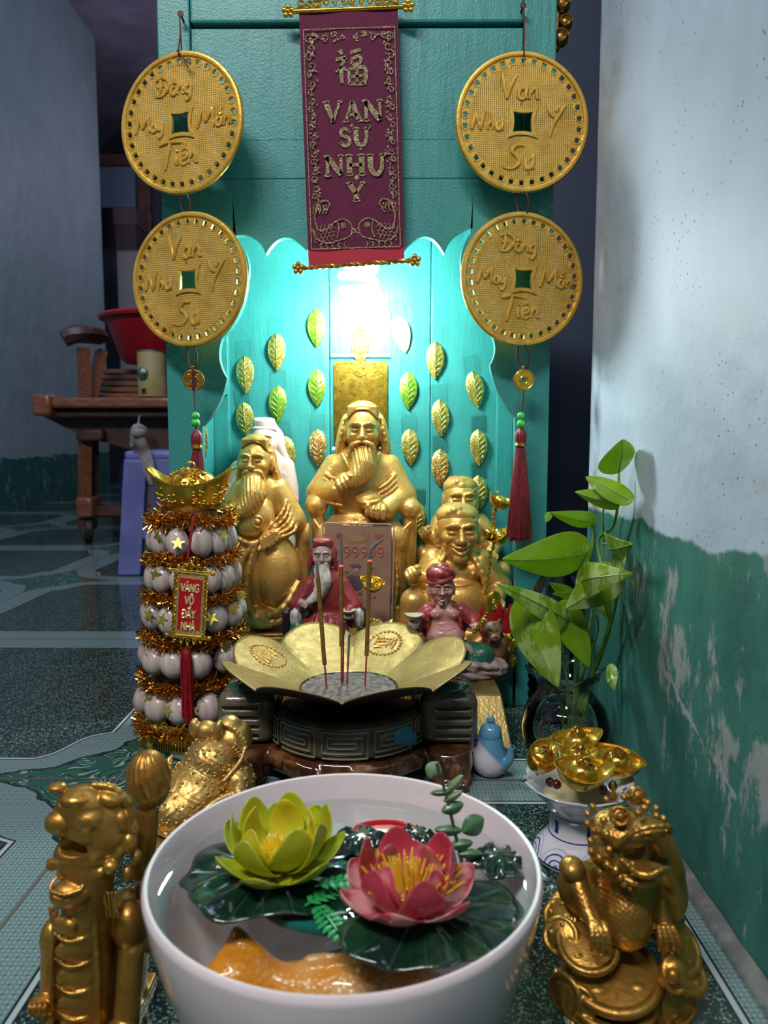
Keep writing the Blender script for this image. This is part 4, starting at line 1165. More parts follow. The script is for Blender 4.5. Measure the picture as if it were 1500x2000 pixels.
# ================================================================== SCULPTED FIGURES
def head(S, c, sc, yaw=0, tilt=0, smile=False, ears=True, eyes=True, lobes=True, wide=1.0):
    S.frame(c, (tilt, 0, yaw), sc)
    S.ell((0, 0.05, 0.12), (0.72 * wide, 0.80, 0.92), 0.05)
    S.ell((0, -0.16, -0.42), (0.52 * wide, 0.56, 0.50), 0.18)
    for g in (-1, 1):
        S.ell((g * 0.36 * wide, -0.50, -0.14 + (0.05 if smile else 0)), (0.27, 0.24, 0.25), 0.12)
    if eyes:
        for g in (-1, 1): S.ell((g * 0.29, -0.84, 0.13), (0.22, 0.16, 0.12), 0.10, sub=True)
        for g in (-1, 1):
            S.ell((g * 0.29, -0.66, 0.12), (0.17, 0.13, 0.085), 0.03)
            S.path([(g * 0.12, -0.80, 0.12), (g * 0.29, -0.825, 0.095 if not smile else 0.13), (g * 0.46, -0.72, 0.12)], 0.022, 0.02, sub=True)
            S.path([(g * 0.09, -0.78, 0.33), (g * 0.30, -0.78, 0.39), (g * 0.54, -0.60, 0.28)], [0.04, 0.055, 0.03], 0.09)
    S.cap((0, -0.72, 0.24), (0, -0.92, -0.14), 0.07, 0.13, 0.07)
    for g in (-1, 1): S.ell((g * 0.13, -0.84, -0.17), (0.09, 0.10, 0.08), 0.05)
    if smile:
        S.path([(-0.34, -0.62, -0.34), (-0.15, -0.80, -0.45), (0, -0.84, -0.47), (0.15, -0.80, -0.45), (0.34, -0.62, -0.34)], [0.03, 0.045, 0.03], 0.03, sub=True)
        S.path([(-0.30, -0.64, -0.42), (0, -0.82, -0.60), (0.30, -0.64, -0.42)], [0.04, 0.07, 0.04], 0.04)
        S.path([(-0.34, -0.64, -0.28), (-0.12, -0.80, -0.38), (0, -0.82, -0.36), (0.12, -0.80, -0.38), (0.34, -0.64, -0.28)], [0.04, 0.05, 0.04], 0.04)
        S.ell((0, -0.60, -0.78), (0.26, 0.24, 0.16), 0.08)
        for g in (-1, 1): S.path([(g * 0.20, -0.80, -0.12), (g * 0.40, -0.68, -0.24), (g * 0.44, -0.56, -0.42)], 0.022, 0.04, sub=True)
    else:
        S.path([(-0.22, -0.70, -0.40), (0, -0.80, -0.37), (0.22, -0.70, -0.40)], [0.04, 0.06, 0.04], 0.04)
        S.path([(-0.18, -0.70, -0.52), (0, -0.78, -0.54), (0.18, -0.70, -0.52)], [0.04, 0.065, 0.04], 0.04)
        S.path([(-0.20, -0.76, -0.46), (0, -0.84, -0.455), (0.20, -0.76, -0.46)], 0.018, 0.02, sub=True)
        S.ell((0, -0.62, -0.74), (0.2, 0.2, 0.14), 0.08)
    if ears:
        for g in (-1, 1):
            S.ell((g * 0.73 * wide, -0.02, 0.02), (0.08, 0.15, 0.24), 0.05)
            if lobes: S.ell((g * 0.71 * wide, -0.04, -0.28), (0.07, 0.10, 0.14), 0.06)
            S.ell((g * 0.82 * wide, -0.10, 0.03), (0.06, 0.10, 0.18), 0.03, sub=True)
    S.frame()

def fist(S, c, sc, rot=(0, 0, 0), flip=1, spread=1.0):
    S.frame(c, rot, sc)
    S.ell((0, 0, 0), (0.85, 0.55, 0.75), 0.1)
    for i in range(4):
        x = (-0.62 + 0.41 * i) * flip * spread; L = (0.85, 1.0, 0.95, 0.78)[i]
        S.path([(x * .85, -0.25, 0.42), (x, -0.68, 0.22 * L), (x, -0.72, -0.28 * L), (x * .95, -0.38, -0.52 * L)], [0.21, 0.20, 0.17], 0.045, n=2)
    S.path([(0.75 * flip, 0.0, 0.35), (0.92 * flip, -0.42, 0.25), (0.62 * flip, -0.72, 0.42)], [0.25, 0.2, 0.17], 0.06, n=2)
    S.frame()
def beardS(S, pts, radii, freq=0.55, amp=1.1, flat=0.6):
    """strand-grooved beard along a path"""
    S.path(pts, radii, 3, n=4)
def groove(S, lo, hi, fx, amp, bend=0.0, c=0):
    S.disp(lo, hi, lambda x, y, z: amp * np.sin((x - c) * fx * (1 + 0 * z) + bend * z + 0.8 * np.sin(z * 0.09)))

def official_hat(S, c, w, h, d, brim=True):
    x, y, z = c
    S.box((x, y, z), (w * 0.80, d * 0.8, h * 0.52), 5, 3)
    S.ell((x, y - d * .25, z + h * .42), (w * 0.66, d * 0.5, h * 0.40), 5)
    if brim:
        S.tor((x, y - 1, z - h * 0.46), w * 0.92, 3.4, (-6, 0, 0), 2, sq=(1, d / w * .98))
        S.tor((x, y - 1, z + h * 0.10), w * 0.82, 1.8, (-6, 0, 0), 2, sq=(1, d / w * .98))
        for a in np.linspace(-1.2, 1.2, 7):
            S.tor((x + w * .84 * math.sin(a), y - d * .82 * math.cos(a), z - h * .16), 3.4, 1.1, (90, 0, math.degrees(a)), 1)
        S.ell((x, y - d * 0.86, z - h * .12), (5, 3, 5), 2)

M['skin_pale'] = pm('painted_skin_dusty_pink', (0.50, 0.35, 0.32), 0.5, col2=(0.36, 0.24, 0.24), nscale=120, bump=0.0003, bscale=500)
M['skin_pink'] = pm('painted_skin_glossy_pink', (0.62, 0.32, 0.28), 0.28, col2=(0.44, 0.20, 0.18), nscale=60, coat=0.4)
M['robe_red'] = pm('painted_red_robe', (0.32, 0.035, 0.035), 0.42, col2=(0.20, 0.018, 0.022), nscale=70, bump=0.0004, bscale=300, coat=0.2)
M['beard_white'] = pm('painted_grey_white_beard', (0.62, 0.57, 0.50), 0.6, col2=(0.42, 0.38, 0.33), nscale=150, bump=0.0004, bscale=600)
M['paint_green'] = pm('painted_green_trousers', (0.03, 0.17, 0.10), 0.35, col2=(0.015, 0.09, 0.06), nscale=70, coat=0.3)
M['paint_dark'] = pm('painted_dark_plum', (0.03, 0.012, 0.03), 0.4)
M['paint_black'] = pm('painted_black', (0.006, 0.005, 0.006), 0.35)
M['paint_cream'] = pm('painted_cream', (0.50, 0.42, 0.32), 0.4)
M['paint_brown'] = pm('painted_brown', (0.14, 0.07, 0.035), 0.45, col2=(0.22, 0.12, 0.06), nscale=90)
M['stone_pink'] = pm('painted_pinkish_rock', (0.30, 0.21, 0.20), 0.5, col2=(0.42, 0.33, 0.31), nscale=60, bump=0.0008, bscale=150)
ZF = 0.0505   # top of the cabinet floor

def base_root(name, label, cat, cxp, byp, Y, z, group=None):
    """world base at floor height z under the pixel column"""
    p = W(cxp, byp, Y); p.z = z
    r = thing(name, label, cat, tuple(p), group=group)
    return r, mpp(p) * 1.0

# ---------- S3: large central seated statue
def statue_center():
    cxp, Y = 706, 1.028
    base, s = base_root('deity_statue', 'largest gold seated bearded statue in the middle of the cabinet, holding an ingot', 'statue', cxp, 1235, Y, ZF)
    by = proj(base.location)[1]
    P = lambda px, py, d=0: (px - cxp, d, by - py)
    S = Sculpt((-112, -75, -2), (118, 62, by - 785), 1.35)
    # mass of body
    S.ell(P(706, 950, 8), (66, 46, 82), 10)
    S.ell(P(706, 905, 6), (48, 36, 34), 14)
    S.ell(P(706, 1045, -2), (84, 48, 56), 12)
    S.cap(P(655, 912, 4), P(628, 962, -6), 24, 26, 10); S.cap(P(628, 962, -6), P(660, 955, -40), 23, 17, 8)
    S.cap(P(758, 912, 4), P(785, 968, -6), 25, 27, 10); S.cap(P(785, 968, -6), P(755, 990, -38), 24, 18, 8)
    # lap, knees, skirts
    S.cap(P(672, 1035, -5), P(650, 1045, -40), 34, 27, 8); S.cap(P(742, 1035, -5), P(768, 1045, -40), 34, 27, 8)
    S.cap(P(650, 1045, -40), P(652, 1150, -34), 27, 26, 8); S.cap(P(768, 1050, -38), P(772, 1140, -30), 24, 20, 8)
    S.ell(P(708, 1110, -18), (62, 38, 80), 8)
    S.box(P(708, 1190, -8), (74, 44, 20), 8, 8)
    # arm-rest balls
    S.ell(P(622, 985, -22), 22, 6); S.ell(P(800, 990, -22), 20, 6)
    S.tor(P(622, 985, -22), 14, 2, (60, 20, 0), 3); S.tor(P(800, 990, -22), 12, 2, (60, -20, 0), 3)
    S.cap(P(622, 1005, -18), P(630, 1090, -10), 14, 16, 6); S.cap(P(800, 1008, -18), P(796, 1100, -10), 13, 15, 6)
    # sleeve and robe folds
    for q in range(6):
        S.path([P(640 - q * 3, 925 + q * 9, -22 - q), P(655 - q * 2, 932 + q * 9, -34), P(672, 932 + q * 10, -42)], 2.4, 4)
        S.path([P(772 + q * 2, 925 + q * 10, -22 - q), P(758 + q * 2, 940 + q * 9, -34), P(742, 950 + q * 9, -42)], 2.4, 4)
    for q in range(9):
        a = -0.9 + q * 0.22
        S.path([P(706 + 12 * math.sin(a) , 1005, -46), P(706 + 52 * math.sin(a), 1032 + 8 * math.cos(a), -60 + 14 * abs(a)), P(706 + 72 * math.sin(a), 1075, -58 + 22 * abs(a))], [1.5, 2.8, 1.5], 3)
    S.path([P(672, 888, -22), P(688, 915, -38), P(706, 930, -42)], 3.4, 4); S.path([P(742, 885, -22), P(726, 915, -38), P(706, 930, -42)], 3.4, 4)
    S.path([P(620, 1010, -40), P(660, 1060, -66), P(706, 1072, -58), P(750, 1060, -64), P(800, 1015, -38)], 3, 4)
    for q in range(7): S.path([P(640 + q * 22, 1085, -58), P(637 + q * 23, 1130, -60), P(642 + q * 21, 1180, -54)], [1.5, 3, 2], 4)
    for q in range(5): S.tor(P(686 + q * 10, 1022, -58), 4, 1.4, (80, 0, 0), 1)
    # hands
    fist(S, P(676, 936, -50), 21, (20, -30, 10), 1)
    fist(S, P(738, 990, -52), 24, (10, 10, -10), -1)
    S.ell(P(722, 972, -46), (24, 18, 16), 4); S.tor(P(722, 968, -46), 22, 3, (20, 0, 0), 3)   # ingot in the hands
    S.cap(P(706, 880, 0), P(706, 900, 0), 22, 24, 8)
    head(S, P(710, 846, -8), 47, 0, 4, wide=1.02)
    S.cut(0)
    S.build('figure', M['gold_paint'], base, s)
    # hood and cap
    S = Sculpt((-60, -60, by - 905), (62, 48, by - 780), 1.3)
    official_hat(S, P(710, 810, -2), 35, 28, 37)
    S.ell(P(710, 842, 14), (44, 28, 48), 6); S.ell(P(710, 848, -26), (34, 42, 43), 2, sub=True)
    for g in (-1, 1):
        S.path([P(710 + g * 33, 818, 0), P(710 + g * 39, 846, -2), P(710 + g * 44, 880, 2)], [6, 8, 10], 5)
        S.path([P(710 + g * 36, 822, -8), P(710 + g * 41, 850, -12), P(710 + g * 48, 890, -6)], [2, 2.4, 2], 3)
    S.build('cap', M['gold_paint'], base, s)
    S = Sculpt((-50, -78, by - 950), (40, 0, by - 850), 1.1)
    for g in (-1, 1):
        S.path([P(710 + g * 3, 864, -50), P(710 + g * 17, 870, -48), P(710 + g * 24, 890, -42), P(710 + g * 21, 915, -40)], [3.5, 4.5, 3.5, 1.5], 2)
    S.path([P(711, 888, -34), P(712, 908, -40), P(702, 928, -50), P(684, 940, -56)], [22, 24, 17, 7], 4)
    groove(S, (-60, -90, by - 955), (60, 10, by - 870), 0.85, 0.6, 0.12)
    S.build('beard', M['gold_paint'], base, s)
statue_center()

# ---------- S2: pink porcelain statue behind the left one
def statue_pink():
    cxp, Y = 522, 1.058
    base, s = base_root('porcelain_statue', 'glossy pale pink porcelain seated statue mostly hidden behind the left gold old man', 'statue', cxp, 1235, Y, ZF)
    by = proj(base.location)[1]
    P = lambda px, py, d=0: (px - cxp, d, by - py)
    S = Sculpt((-84, -40, -2), (84, 55, by - 812), 2.0)
    S.ell(P(522, 960, 8), (62, 36, 75), 10); S.ell(P(522, 910, 6), (46, 30, 40), 14); S.ell(P(522, 1085, 4), (60, 40, 90), 12); S.box(P(522, 1185, 2), (62, 38, 30), 6, 8)
    S.cap(P(475, 920, 4), P(458, 975, -6), 22, 20, 8); S.cap(P(562, 912, 4), P(572, 975, -6), 17, 16, 8)
    for q in range(5): S.path([P(560 + q * 3, 925 + q * 14, -16), P(572 + q * 2, 940 + q * 12, -6), P(584, 952 + q * 12, 4)], 2.2, 4)
    head(S, P(522, 866, -4), 36)
    S.cut(0); S.build('figure', M['porcelain'], base, s)
    S = Sculpt((-50, -50, by - 925), (62, 45, by - 810), 1.6)
    S.ell(P(522, 832, 4), (22, 24, 14), 4); S.box(P(522, 832, 4), (19, 19, 13), 5, 4); S.tor(P(522, 842, 2), 24, 3, (-6, 0, 0), 3); S.tor(P(522, 828, 2), 20, 1.6, (-6, 0, 0), 3)
    S.ell(P(524, 866, 12), (36, 26, 40), 6)
    for g in (-1, 1): S.path([P(522 + g * 22, 842, 2), P(523 + g * 28, 872, 0), P(526 + g * 38, 908, 4)], [6, 8, 9], 5)
    S.build('hood', M['porcelain'], base, s)
statue_pink()

# ---------- S1: left gold old man with long beard
def statue_left():
    cxp, Y = 512, 0.985
    base, s = base_root('deity_statue', 'matte gold old man statue with square cap and long beard, standing left on a plinth', 'statue', cxp, 1250, Y, ZF)
    by = proj(base.location)[1]
    P = lambda px, py, d=0: (px - cxp, d, by - py)
    S = Sculpt((-88, -62, -2), (96, 56, by - 850), 1.6)
    S.ell(P(508, 975, 6), (48, 34, 60), 10)
    S.cap(P(478, 955, 2), P(455, 1000, -6), 20, 22, 8); S.cap(P(455, 1000, -6), P(468, 1002, -34), 18, 12, 6)
    S.cap(P(548, 955, 4), P(576, 1015, -2), 22, 24, 8); S.cap(P(576, 1015, -2), P(540, 1046, -32), 22, 15, 8)
    S.ell(P(504, 1008, -22), (40, 30, 44), 6)
    S.ell(P(545, 1112, -12), (44, 40, 72), 7)
    S.ell(P(490, 1110, -8), (40, 34, 80), 8)
    S.ell(P(600, 1042, 6), (16, 16, 22), 5); S.cap(P(592, 1050, 8), P(588, 1150, 8), 14, 12, 6)
    # belly medallion
    S.tor(P(516, 1012, -52), 10, 1.8, (86, 0, 0), 1.5); S.ell(P(516, 1012, -53), (5, 3, 5), 1.5)
    # belt and sash
    S.path([P(470, 1040, -36), P(500, 1052, -50), P(530, 1044, -46)], 4, 3); S.ell(P(508, 1053, -52), (8, 4, 6), 2)
    S.path([P(506, 1056, -52), P(484, 1085, -48), P(478, 1130, -46), P(492, 1180, -44)], [3.5, 6, 8, 5], 3)
    S.path([P(512, 1056, -52), P(500, 1090, -52), P(492, 1150, -48), P(505, 1195, -44)], [2.5, 4, 5, 4], 3)
    # drapery
    for q in range(5):
        S.path([P(566 + q * 5, 975 + q * 10, -20), P(556 + q * 6, 1000 + q * 8, -32), P(530 + q * 6, 1028 + q * 4, -40)], [1.5, 3, 2], 3)
        S.path([P(462 - q * 1, 1052 + q * 14, -30), P(476, 1070 + q * 18, -42), P(484, 1100 + q * 18, -44)], [1.5, 3, 2], 3)
    S.path([P(588, 1130, -30), P(560, 1175, -50), P(520, 1195, -44)], [4, 7, 4], 4)
    S.path([P(592, 1150, -20), P(565, 1195, -42), P(515, 1212, -40)], [4, 7, 4], 4)
    S.ell(P(515, 1200, -8), (52, 40, 26), 8)
    for q in range(5): S.path([P(450 + q * 10, 1120, -30), P(452 + q * 10, 1165, -36), P(468 + q * 8, 1208, -38)], [1.5, 3, 2], 3)
    fist(S, P(461, 1001, -46), 17, (0, 60, 20), 1)
    fist(S, P(536, 1044, -46), 21, (10, -30, 0), 1)
    S.cap(P(506, 940, 0), P(506, 960, 0), 20, 22, 8)
    head(S, P(506, 903, -8), 42, -6, 2, wide=1.05)
    S.cut(0)
    S.build('figure', M['gold_paint'], base, s)
    S = Sculpt((-50, -58, by - 960), (62, 42, by - 848), 1.2)
    official_hat(S, P(507, 872, -2), 31, 28, 33)
    S.ell(P(508, 900, 14), (36, 22, 40), 6); S.ell(P(506, 905, -24), (31, 40, 40), 2, sub=True)
    for g in (-1, 1):
        S.path([P(507 + g * 24, 882, 0), P(508 + g * 31, 908, -2), P(510 + g * 36, 934, 2)], [5, 6.5, 8], 4)
        S.path([P(507 + g * 27, 886, -8), P(508 + g * 34, 912, -10), P(511 + g * 40, 946, -4)], [2, 2.4, 2], 3)
    S.build('cap', M['gold_paint'], base, s)
    S = Sculpt((-72, -76, by - 1020), (40, 0, by - 905), 1.0)
    for g in (-1, 1): S.path([P(506 + g * 3, 917, -42), P(506 + g * 15, 922, -40), P(506 + g * 20, 945, -32), P(505 + g * 17, 968, -34)], [3, 4, 3, 1.5], 2)
    S.path([P(506, 940, -34), P(508, 962, -42), P(497, 985, -50), P(470, 1000, -54)], [20, 22, 17, 6], 4)
    groove(S, (-80, -90, by - 1030), (60, 10, by - 928), 0.85, 0.6, 0.15)
    S.build('beard', M['gold_paint'], base, s)
    mb = MB(); mb.boxb((-75 * s, -46 * s, 0), (62 * s, 42 * s, 27 * s)); mb.boxb((-68 * s, -42 * s, 27.5 * s), (56 * s, 38 * s, 33 * s))
    mb.build('plinth', M['gold_paint'], base, bevel=0.0015)
statue_left()

def turban(S, c, w, d, h):
    x, y, z = c
    S.ell((x, y, z), (w, d, h), 3)
    for q in range(4):
        S.tor((x, y, z - h * .5 + q * h * .28), w * (0.98 - 0.10 * q), 3.2, (8 + 3 * q, -14 + 9 * q, 0), 2, sq=(1, d / w))
    S.ell((x, y - d * 0.92, z + h * 0.15), (w * .22, 4, h * .36), 3)

# ---------- S4 + S5: laughing statues on the right
def laughing(cxp, Y, by0, label, hx, hy, hs, full):
    base, s = base_root('laughing_statue', label, 'statue', cxp, by0, Y, ZF)
    by = proj(base.location)[1]
    dy = hy - 1038                      # offsets relative to the front statue's drawing
    k = hs / 46.0
    P = lambda px, py, d=0: ((px - 891) * k + hx - cxp, d * k, by - ((py - 1038) * k + hy))
    top = by - ((972 - 1038) * k + hy)
    lo = (min(P(745, 1300)[0], -5), -85 * k, -2); hi = (P(1025, 1000)[0], 58 * k, top)
    S = Sculpt(lo, hi, 1.7)
    f = lambda v: v * k if not hasattr(v, '__len__') else tuple(q * k for q in v)
    S.ell(P(891, 1118, 6), f((56, 40, 50)), f(10))
    S.ell(P(866, 1108, -20), f((26, 20, 20)), f(8)); S.ell(P(918, 1108, -20), f((26, 20, 20)), f(8))
    S.ell(P(891, 1168, -14), f((60, 46, 50)), f(8))
    S.ell(P(891, 1172, -60), f((5, 5, 5)), f(3), sub=True)
    S.ell(P(866, 1112, -41), f((3.5, 3, 3.5)), f(2)); S.ell(P(918, 1112, -41), f((3.5, 3, 3.5)), f(2))
    S.path([P(840, 1128, -30), P(891, 1138, -48), P(942, 1128, -30)], f(1.8), f(4), sub=True)
    S.cap(P(846, 1095, 4), P(826, 1140, -8), f(25), f(24), f(8)); S.cap(P(826, 1140, -8), P(806, 1122, -36), f(20), f(14), f(6))
    S.cap(P(938, 1095, 4), P(972, 1140, -8), f(25), f(24), f(8)); S.cap(P(972, 1140, -8), P(962, 1162, -44), f(20), f(14), f(6))
    # legs: raised left knee, folded right knee
    S.cap(P(868, 1215, 0), P(806, 1165, -36), f(30), f(24), f(8)); S.cap(P(806, 1165, -36), P(792, 1235, -42), f(23), f(17), f(7))
    S.cap(P(796, 1246, -44), P(766, 1252, -64), f(13), f(10), f(6))
    for q in range(4): S.ell(P(758 + q * 5, 1254, -70), f((4, 6, 4)), f(2))
    S.cap(P(910, 1220, 0), P(984, 1205, -34), f(30), f(25), f(8)); S.cap(P(984, 1205, -34), P(925, 1245, -48), f(23), f(17), f(7))
    S.ell(P(888, 1245, 0), f((92, 46, 30)), f(10))
    # open robe
    for g, ex in ((-1, 830), (1, 952)):
        S.path([P(891 + g * 26, 1078, -28), P(891 + g * 44, 1110, -38), P(891 + g * 58, 1160, -36), P(ex, 1215, -26)], f([5, 6, 7, 5]), f(4))
        for q in range(5):
            S.path([P(891 + g * (44 + q * 6), 1086 + q * 8, -16), P(891 + g * (56 + q * 5), 1120 + q * 8, -22), P(891 + g * (62 + q * 4), 1160 + q * 7, -18)], f([1.5, 3, 1.5]), f(3))
    for q in range(4): S.path([P(800 + q * 8, 1170 + q * 4, -56), P(815 + q * 8, 1200, -58), P(812 + q * 6, 1235, -54)], f([1.5, 3, 2]), f(3))
    fist(S, P(803, 1110, -46), 19 * k, (0, -30, 10), 1)
    fist(S, P(962, 1164, -58), 16 * k, (0, 20, 0), -1)
    S.ell(P(891, 1085, -4), f((34, 28, 14)), f(8))
    head(S, P(891, 1038, -10), 55 * k, 4, 2, smile=True, wide=1.02)
    S.cut(0)
    S.build('figure', M['gold_paint'], base, s)
    lo = P(845, 1035, -50 * 1); hi = P(940, 975, 50 * 1)
    S = Sculpt((lo[0] - 8, -62 * k, lo[2] - 8), (hi[0] + 8, 58 * k, hi[2] + 12), 1.3)
    turban(S, P(891, 1004, 0), 41 * k, 45 * k, 24 * k)
    S.path([P(891 + 20, 990, -20), P(891 - 10, 992, -38), P(891 - 34, 1010, -16)], f([3, 6, 4]), f(3))
    S.build('turban', M['gold_paint'], base, s)
    return base
laughing(889, 0.972, 1262, 'gold laughing bare-bellied statue in a turban at the front right of the cabinet', 891, 1038, 46, True)
laughing(906, 1.065, 1238, 'smaller gold turbaned statue peeking out directly behind the laughing one', 896, 976, 37, True)

# ---------- S6: small painted old man in a red robe
def figurine_old():
    cxp, Y = 637, 0.924
    base, s = base_root('painted_figurine', 'small painted old man in red robe with long white beard, behind the incense sticks', 'figurine', cxp, 1275, Y, ZF)
    by = proj(base.location)[1]
    P = lambda px, py, d=0: (px - cxp, d, by - py)
    S = Sculpt((-84, -52, -2), (84, 34, by - 1050), 1.3)
    S.ell(P(638, 1165, 2), (40, 27, 52), 8); S.ell(P(638, 1130, 2), (34, 22, 24), 8)
    S.cap(P(606, 1140, 0), P(586, 1178, -8), 15, 17, 6); S.cap(P(586, 1178, -8), P(596, 1176, -26), 15, 10, 5)
    S.cap(P(670, 1140, 0), P(690, 1180, -8), 15, 18, 6); S.cap(P(690, 1180, -8), P(680, 1190, -26), 16, 11, 5)
    S.ell(P(640, 1225, -6), (58, 34, 38), 8); S.box(P(640, 1262, 0), (62, 30, 16), 6, 6)
    for q in range(5):
        S.path([P(600 - q * 3, 1150 + q * 9, -16), P(592 - q * 2, 1165 + q * 8, -20), P(580, 1180 + q * 8, -20)], [1, 2, 1], 2.5)
        S.path([P(676 + q * 3, 1150 + q * 9, -16), P(684 + q * 2, 1165 + q * 8, -22), P(692, 1182 + q * 7, -22)], [1, 2, 1], 2.5)
        S.path([P(618 + q * 12, 1190, -28), P(612 + q * 14, 1215, -38), P(606 + q * 16, 1250, -34)], [1, 2.4, 1.5], 2.5)
    S.cut(0); S.build('robe', M['robe_red'], base, s)
    S = Sculpt((-46, -50, by - 1210), (62, 28, by - 1052), 1.0)
    head(S, P(632, 1083, -4), 28, 0, 2)
    S.cap(P(634, 1100, 0), P(636, 1120, 0), 12, 14, 5)
    S.build('face', M['skin_pale'], base, s)
    S = Sculpt((-60, -56, by - 1190), (-22, -10, by - 1150), 0.9); fist(S, P(596, 1170, -33), 11, (0, 40, 10), 1); S.build('hand', M['skin_pale'], base, s)
    S = Sculpt((30, -60, by - 1210), (66, -12, by - 1172), 0.9); fist(S, P(684, 1192, -36), 12, (0, -10, 0), -1); S.build('hand', M['skin_pale'], base, s)
    S = Sculpt((-36, -40, by - 1122), (34, 30, by - 1042), 1.0)
    S.ell(P(632, 1056, -2), (20, 21, 10), 3); S.box(P(632, 1057, -2), (17, 17, 8), 4, 3)
    S.ell(P(632, 1082, 8), (28, 23, 30), 5); S.ell(P(632, 1086, -16), (20.5, 27, 27), 1, sub=True)
    for g in (-1, 1): S.path([P(632 + g * 17, 1066, -6), P(632 + g * 22, 1085, -6), P(632 + g * 26, 1108, -2)], [3, 4.5, 4], 3)
    S.build('hood', M['robe_red'], base, s)
    S = Sculpt((-46, -50, by - 1178), (28, -8, by - 1092), 0.9)
    for g in (-1, 1): S.path([P(632 + g * 2, 1093, -27), P(632 + g * 10, 1096, -25), P(632 + g * 13, 1112, -20), P(632 + g * 11, 1128, -20)], [1.6, 2.4, 2.4, 1], 1.5)
    S.path([P(632, 1106, -19), P(634, 1128, -26), P(626, 1152, -31), P(602, 1170, -36)], [13, 16, 11, 5], 3)
    groove(S, (-60, -60, by - 1180), (60, 10, by - 1104), 1.35, 0.7, 0.35)
    S.build('beard', M['beard_white'], base, s)
    mb = MB()
    for g in (-1, 1): mb.ell([q * s for q in P(632 + g * 7.2, 1079.5, -23.2)], (3.4 * s, 1.6 * s, 1.9 * s), 12, 8)
    mb.build('eyes', M['paint_black'], base)
    mb = MB()
    for g in (-1, 1): mb.tube([[q * s for q in P(632 + g * 3, 1076, -26)], [q * s for q in P(632 + g * 8, 1073, -25)], [q * s for q in P(632 + g * 14, 1075, -20)]], [1.3 * s, 1.8 * s, 0.6 * s], 6)
    mb.build('eyebrows', M['beard_white'], base)
    mb = MB(); mb.tube([[q * s for q in P(632 + x, 1095 - abs(x) * .1, -26.5 + abs(x) * .25)] for x in (-5, -2, 0, 2, 5)], [0.5 * s, 1.5 * s, 0.5 * s], 6)
    mb.build('lips', M['robe_red'], base)
    S = Sculpt((-70, -48, by - 1262), (-30, -4, by - 1190), 1.2); S.ell(P(585, 1222, -26), (16, 14, 20), 3); S.build('knee', M['paint_green'], base, s)
    mb = MB(); mb.lathe([(0, 0), (6, 0.6), (13, 5), (15, 9), (13, 8.5), (6, 5), (0, 8)], 20, fr=lambda r_, z_, a: (r_, z_ + 0.16 * abs(math.cos(a)) ** 2 * r_))
    mb.v = [tuple(q * s for q in (x + 683 - cxp, y - 40, z + by - 1190)) for x, y, z in mb.v]; mb.build('ingot', M['paint_cream'], base)
    for g, x in ((-1, 562), (1, 712)):
        S = Sculpt((x - cxp - 12, -30, by - 1290), (x - cxp + 12, 18, by - 1180), 1.3); S.box(P(x, 1232, -6), (7, 20, 46), 6, 2); S.build('armrest', M['paint_dark'], base, s)
    for g, x, yy in ((-1, 581, 1196), (1, 702, 1196)):
        S = Sculpt((x - cxp - 16, -42, by - 1226), (x - cxp + 16, -4, by - 1176), 1.2); S.ell(P(x, yy + 4, -24), (11, 12, 20), 2); groove(S, (-200, -60, 0), (200, 20, 900), 0.9, 0.6); S.build('sleeve_lining', M['beard_white'], base, s)
figurine_old()

# ---------- gold bar under the red turban figurine
def gold_bar():
    Yb0, Yb1 = 0.752, 0.893
    r = thing('gold_bar', 'large gold bar with sloping sides on the floor before the cabinet, under the turbaned figurine', 'gold bar', (0.086, Yb0, 0))
    w0 = 0.0415; w1 = 0.034; z1 = 0.052
    vs = []
    for z, w, y0, y1 in ((0.006, w0, 0.0, Yb1 - Yb0), (z1, w1, 0.036, Yb1 - Yb0 - 0.012)):
        vs += [(-w, y0, z), (w, y0, z), (w, y1, z), (-w, y1, z)]
    mb = MB(); mb.add(vs, [(3, 2, 1, 0), (4, 5, 6, 7), (0, 1, 5, 4), (1, 2, 6, 5), (2, 3, 7, 6), (3, 0, 4, 7)])
    mb.build('bar', goldmat('scuffed_gold_foil_board', (0.50, 0.36, 0.13), (0.34, 0.24, 0.09), rough=0.3, metal=0.8, scale=30, dark=(0.14, 0.09, 0.04)), r, bevel=0.002, smooth=True)
    MB().boxb((-w0 - 0.002, -0.002, 0.0), (w0 + 0.002, Yb1 - Yb0 + 0.002, 0.0055)).build('base', pm('black_card_base', (0.02, 0.018, 0.015), 0.4), r, bevel=0.001, smooth=False)
gold_bar()

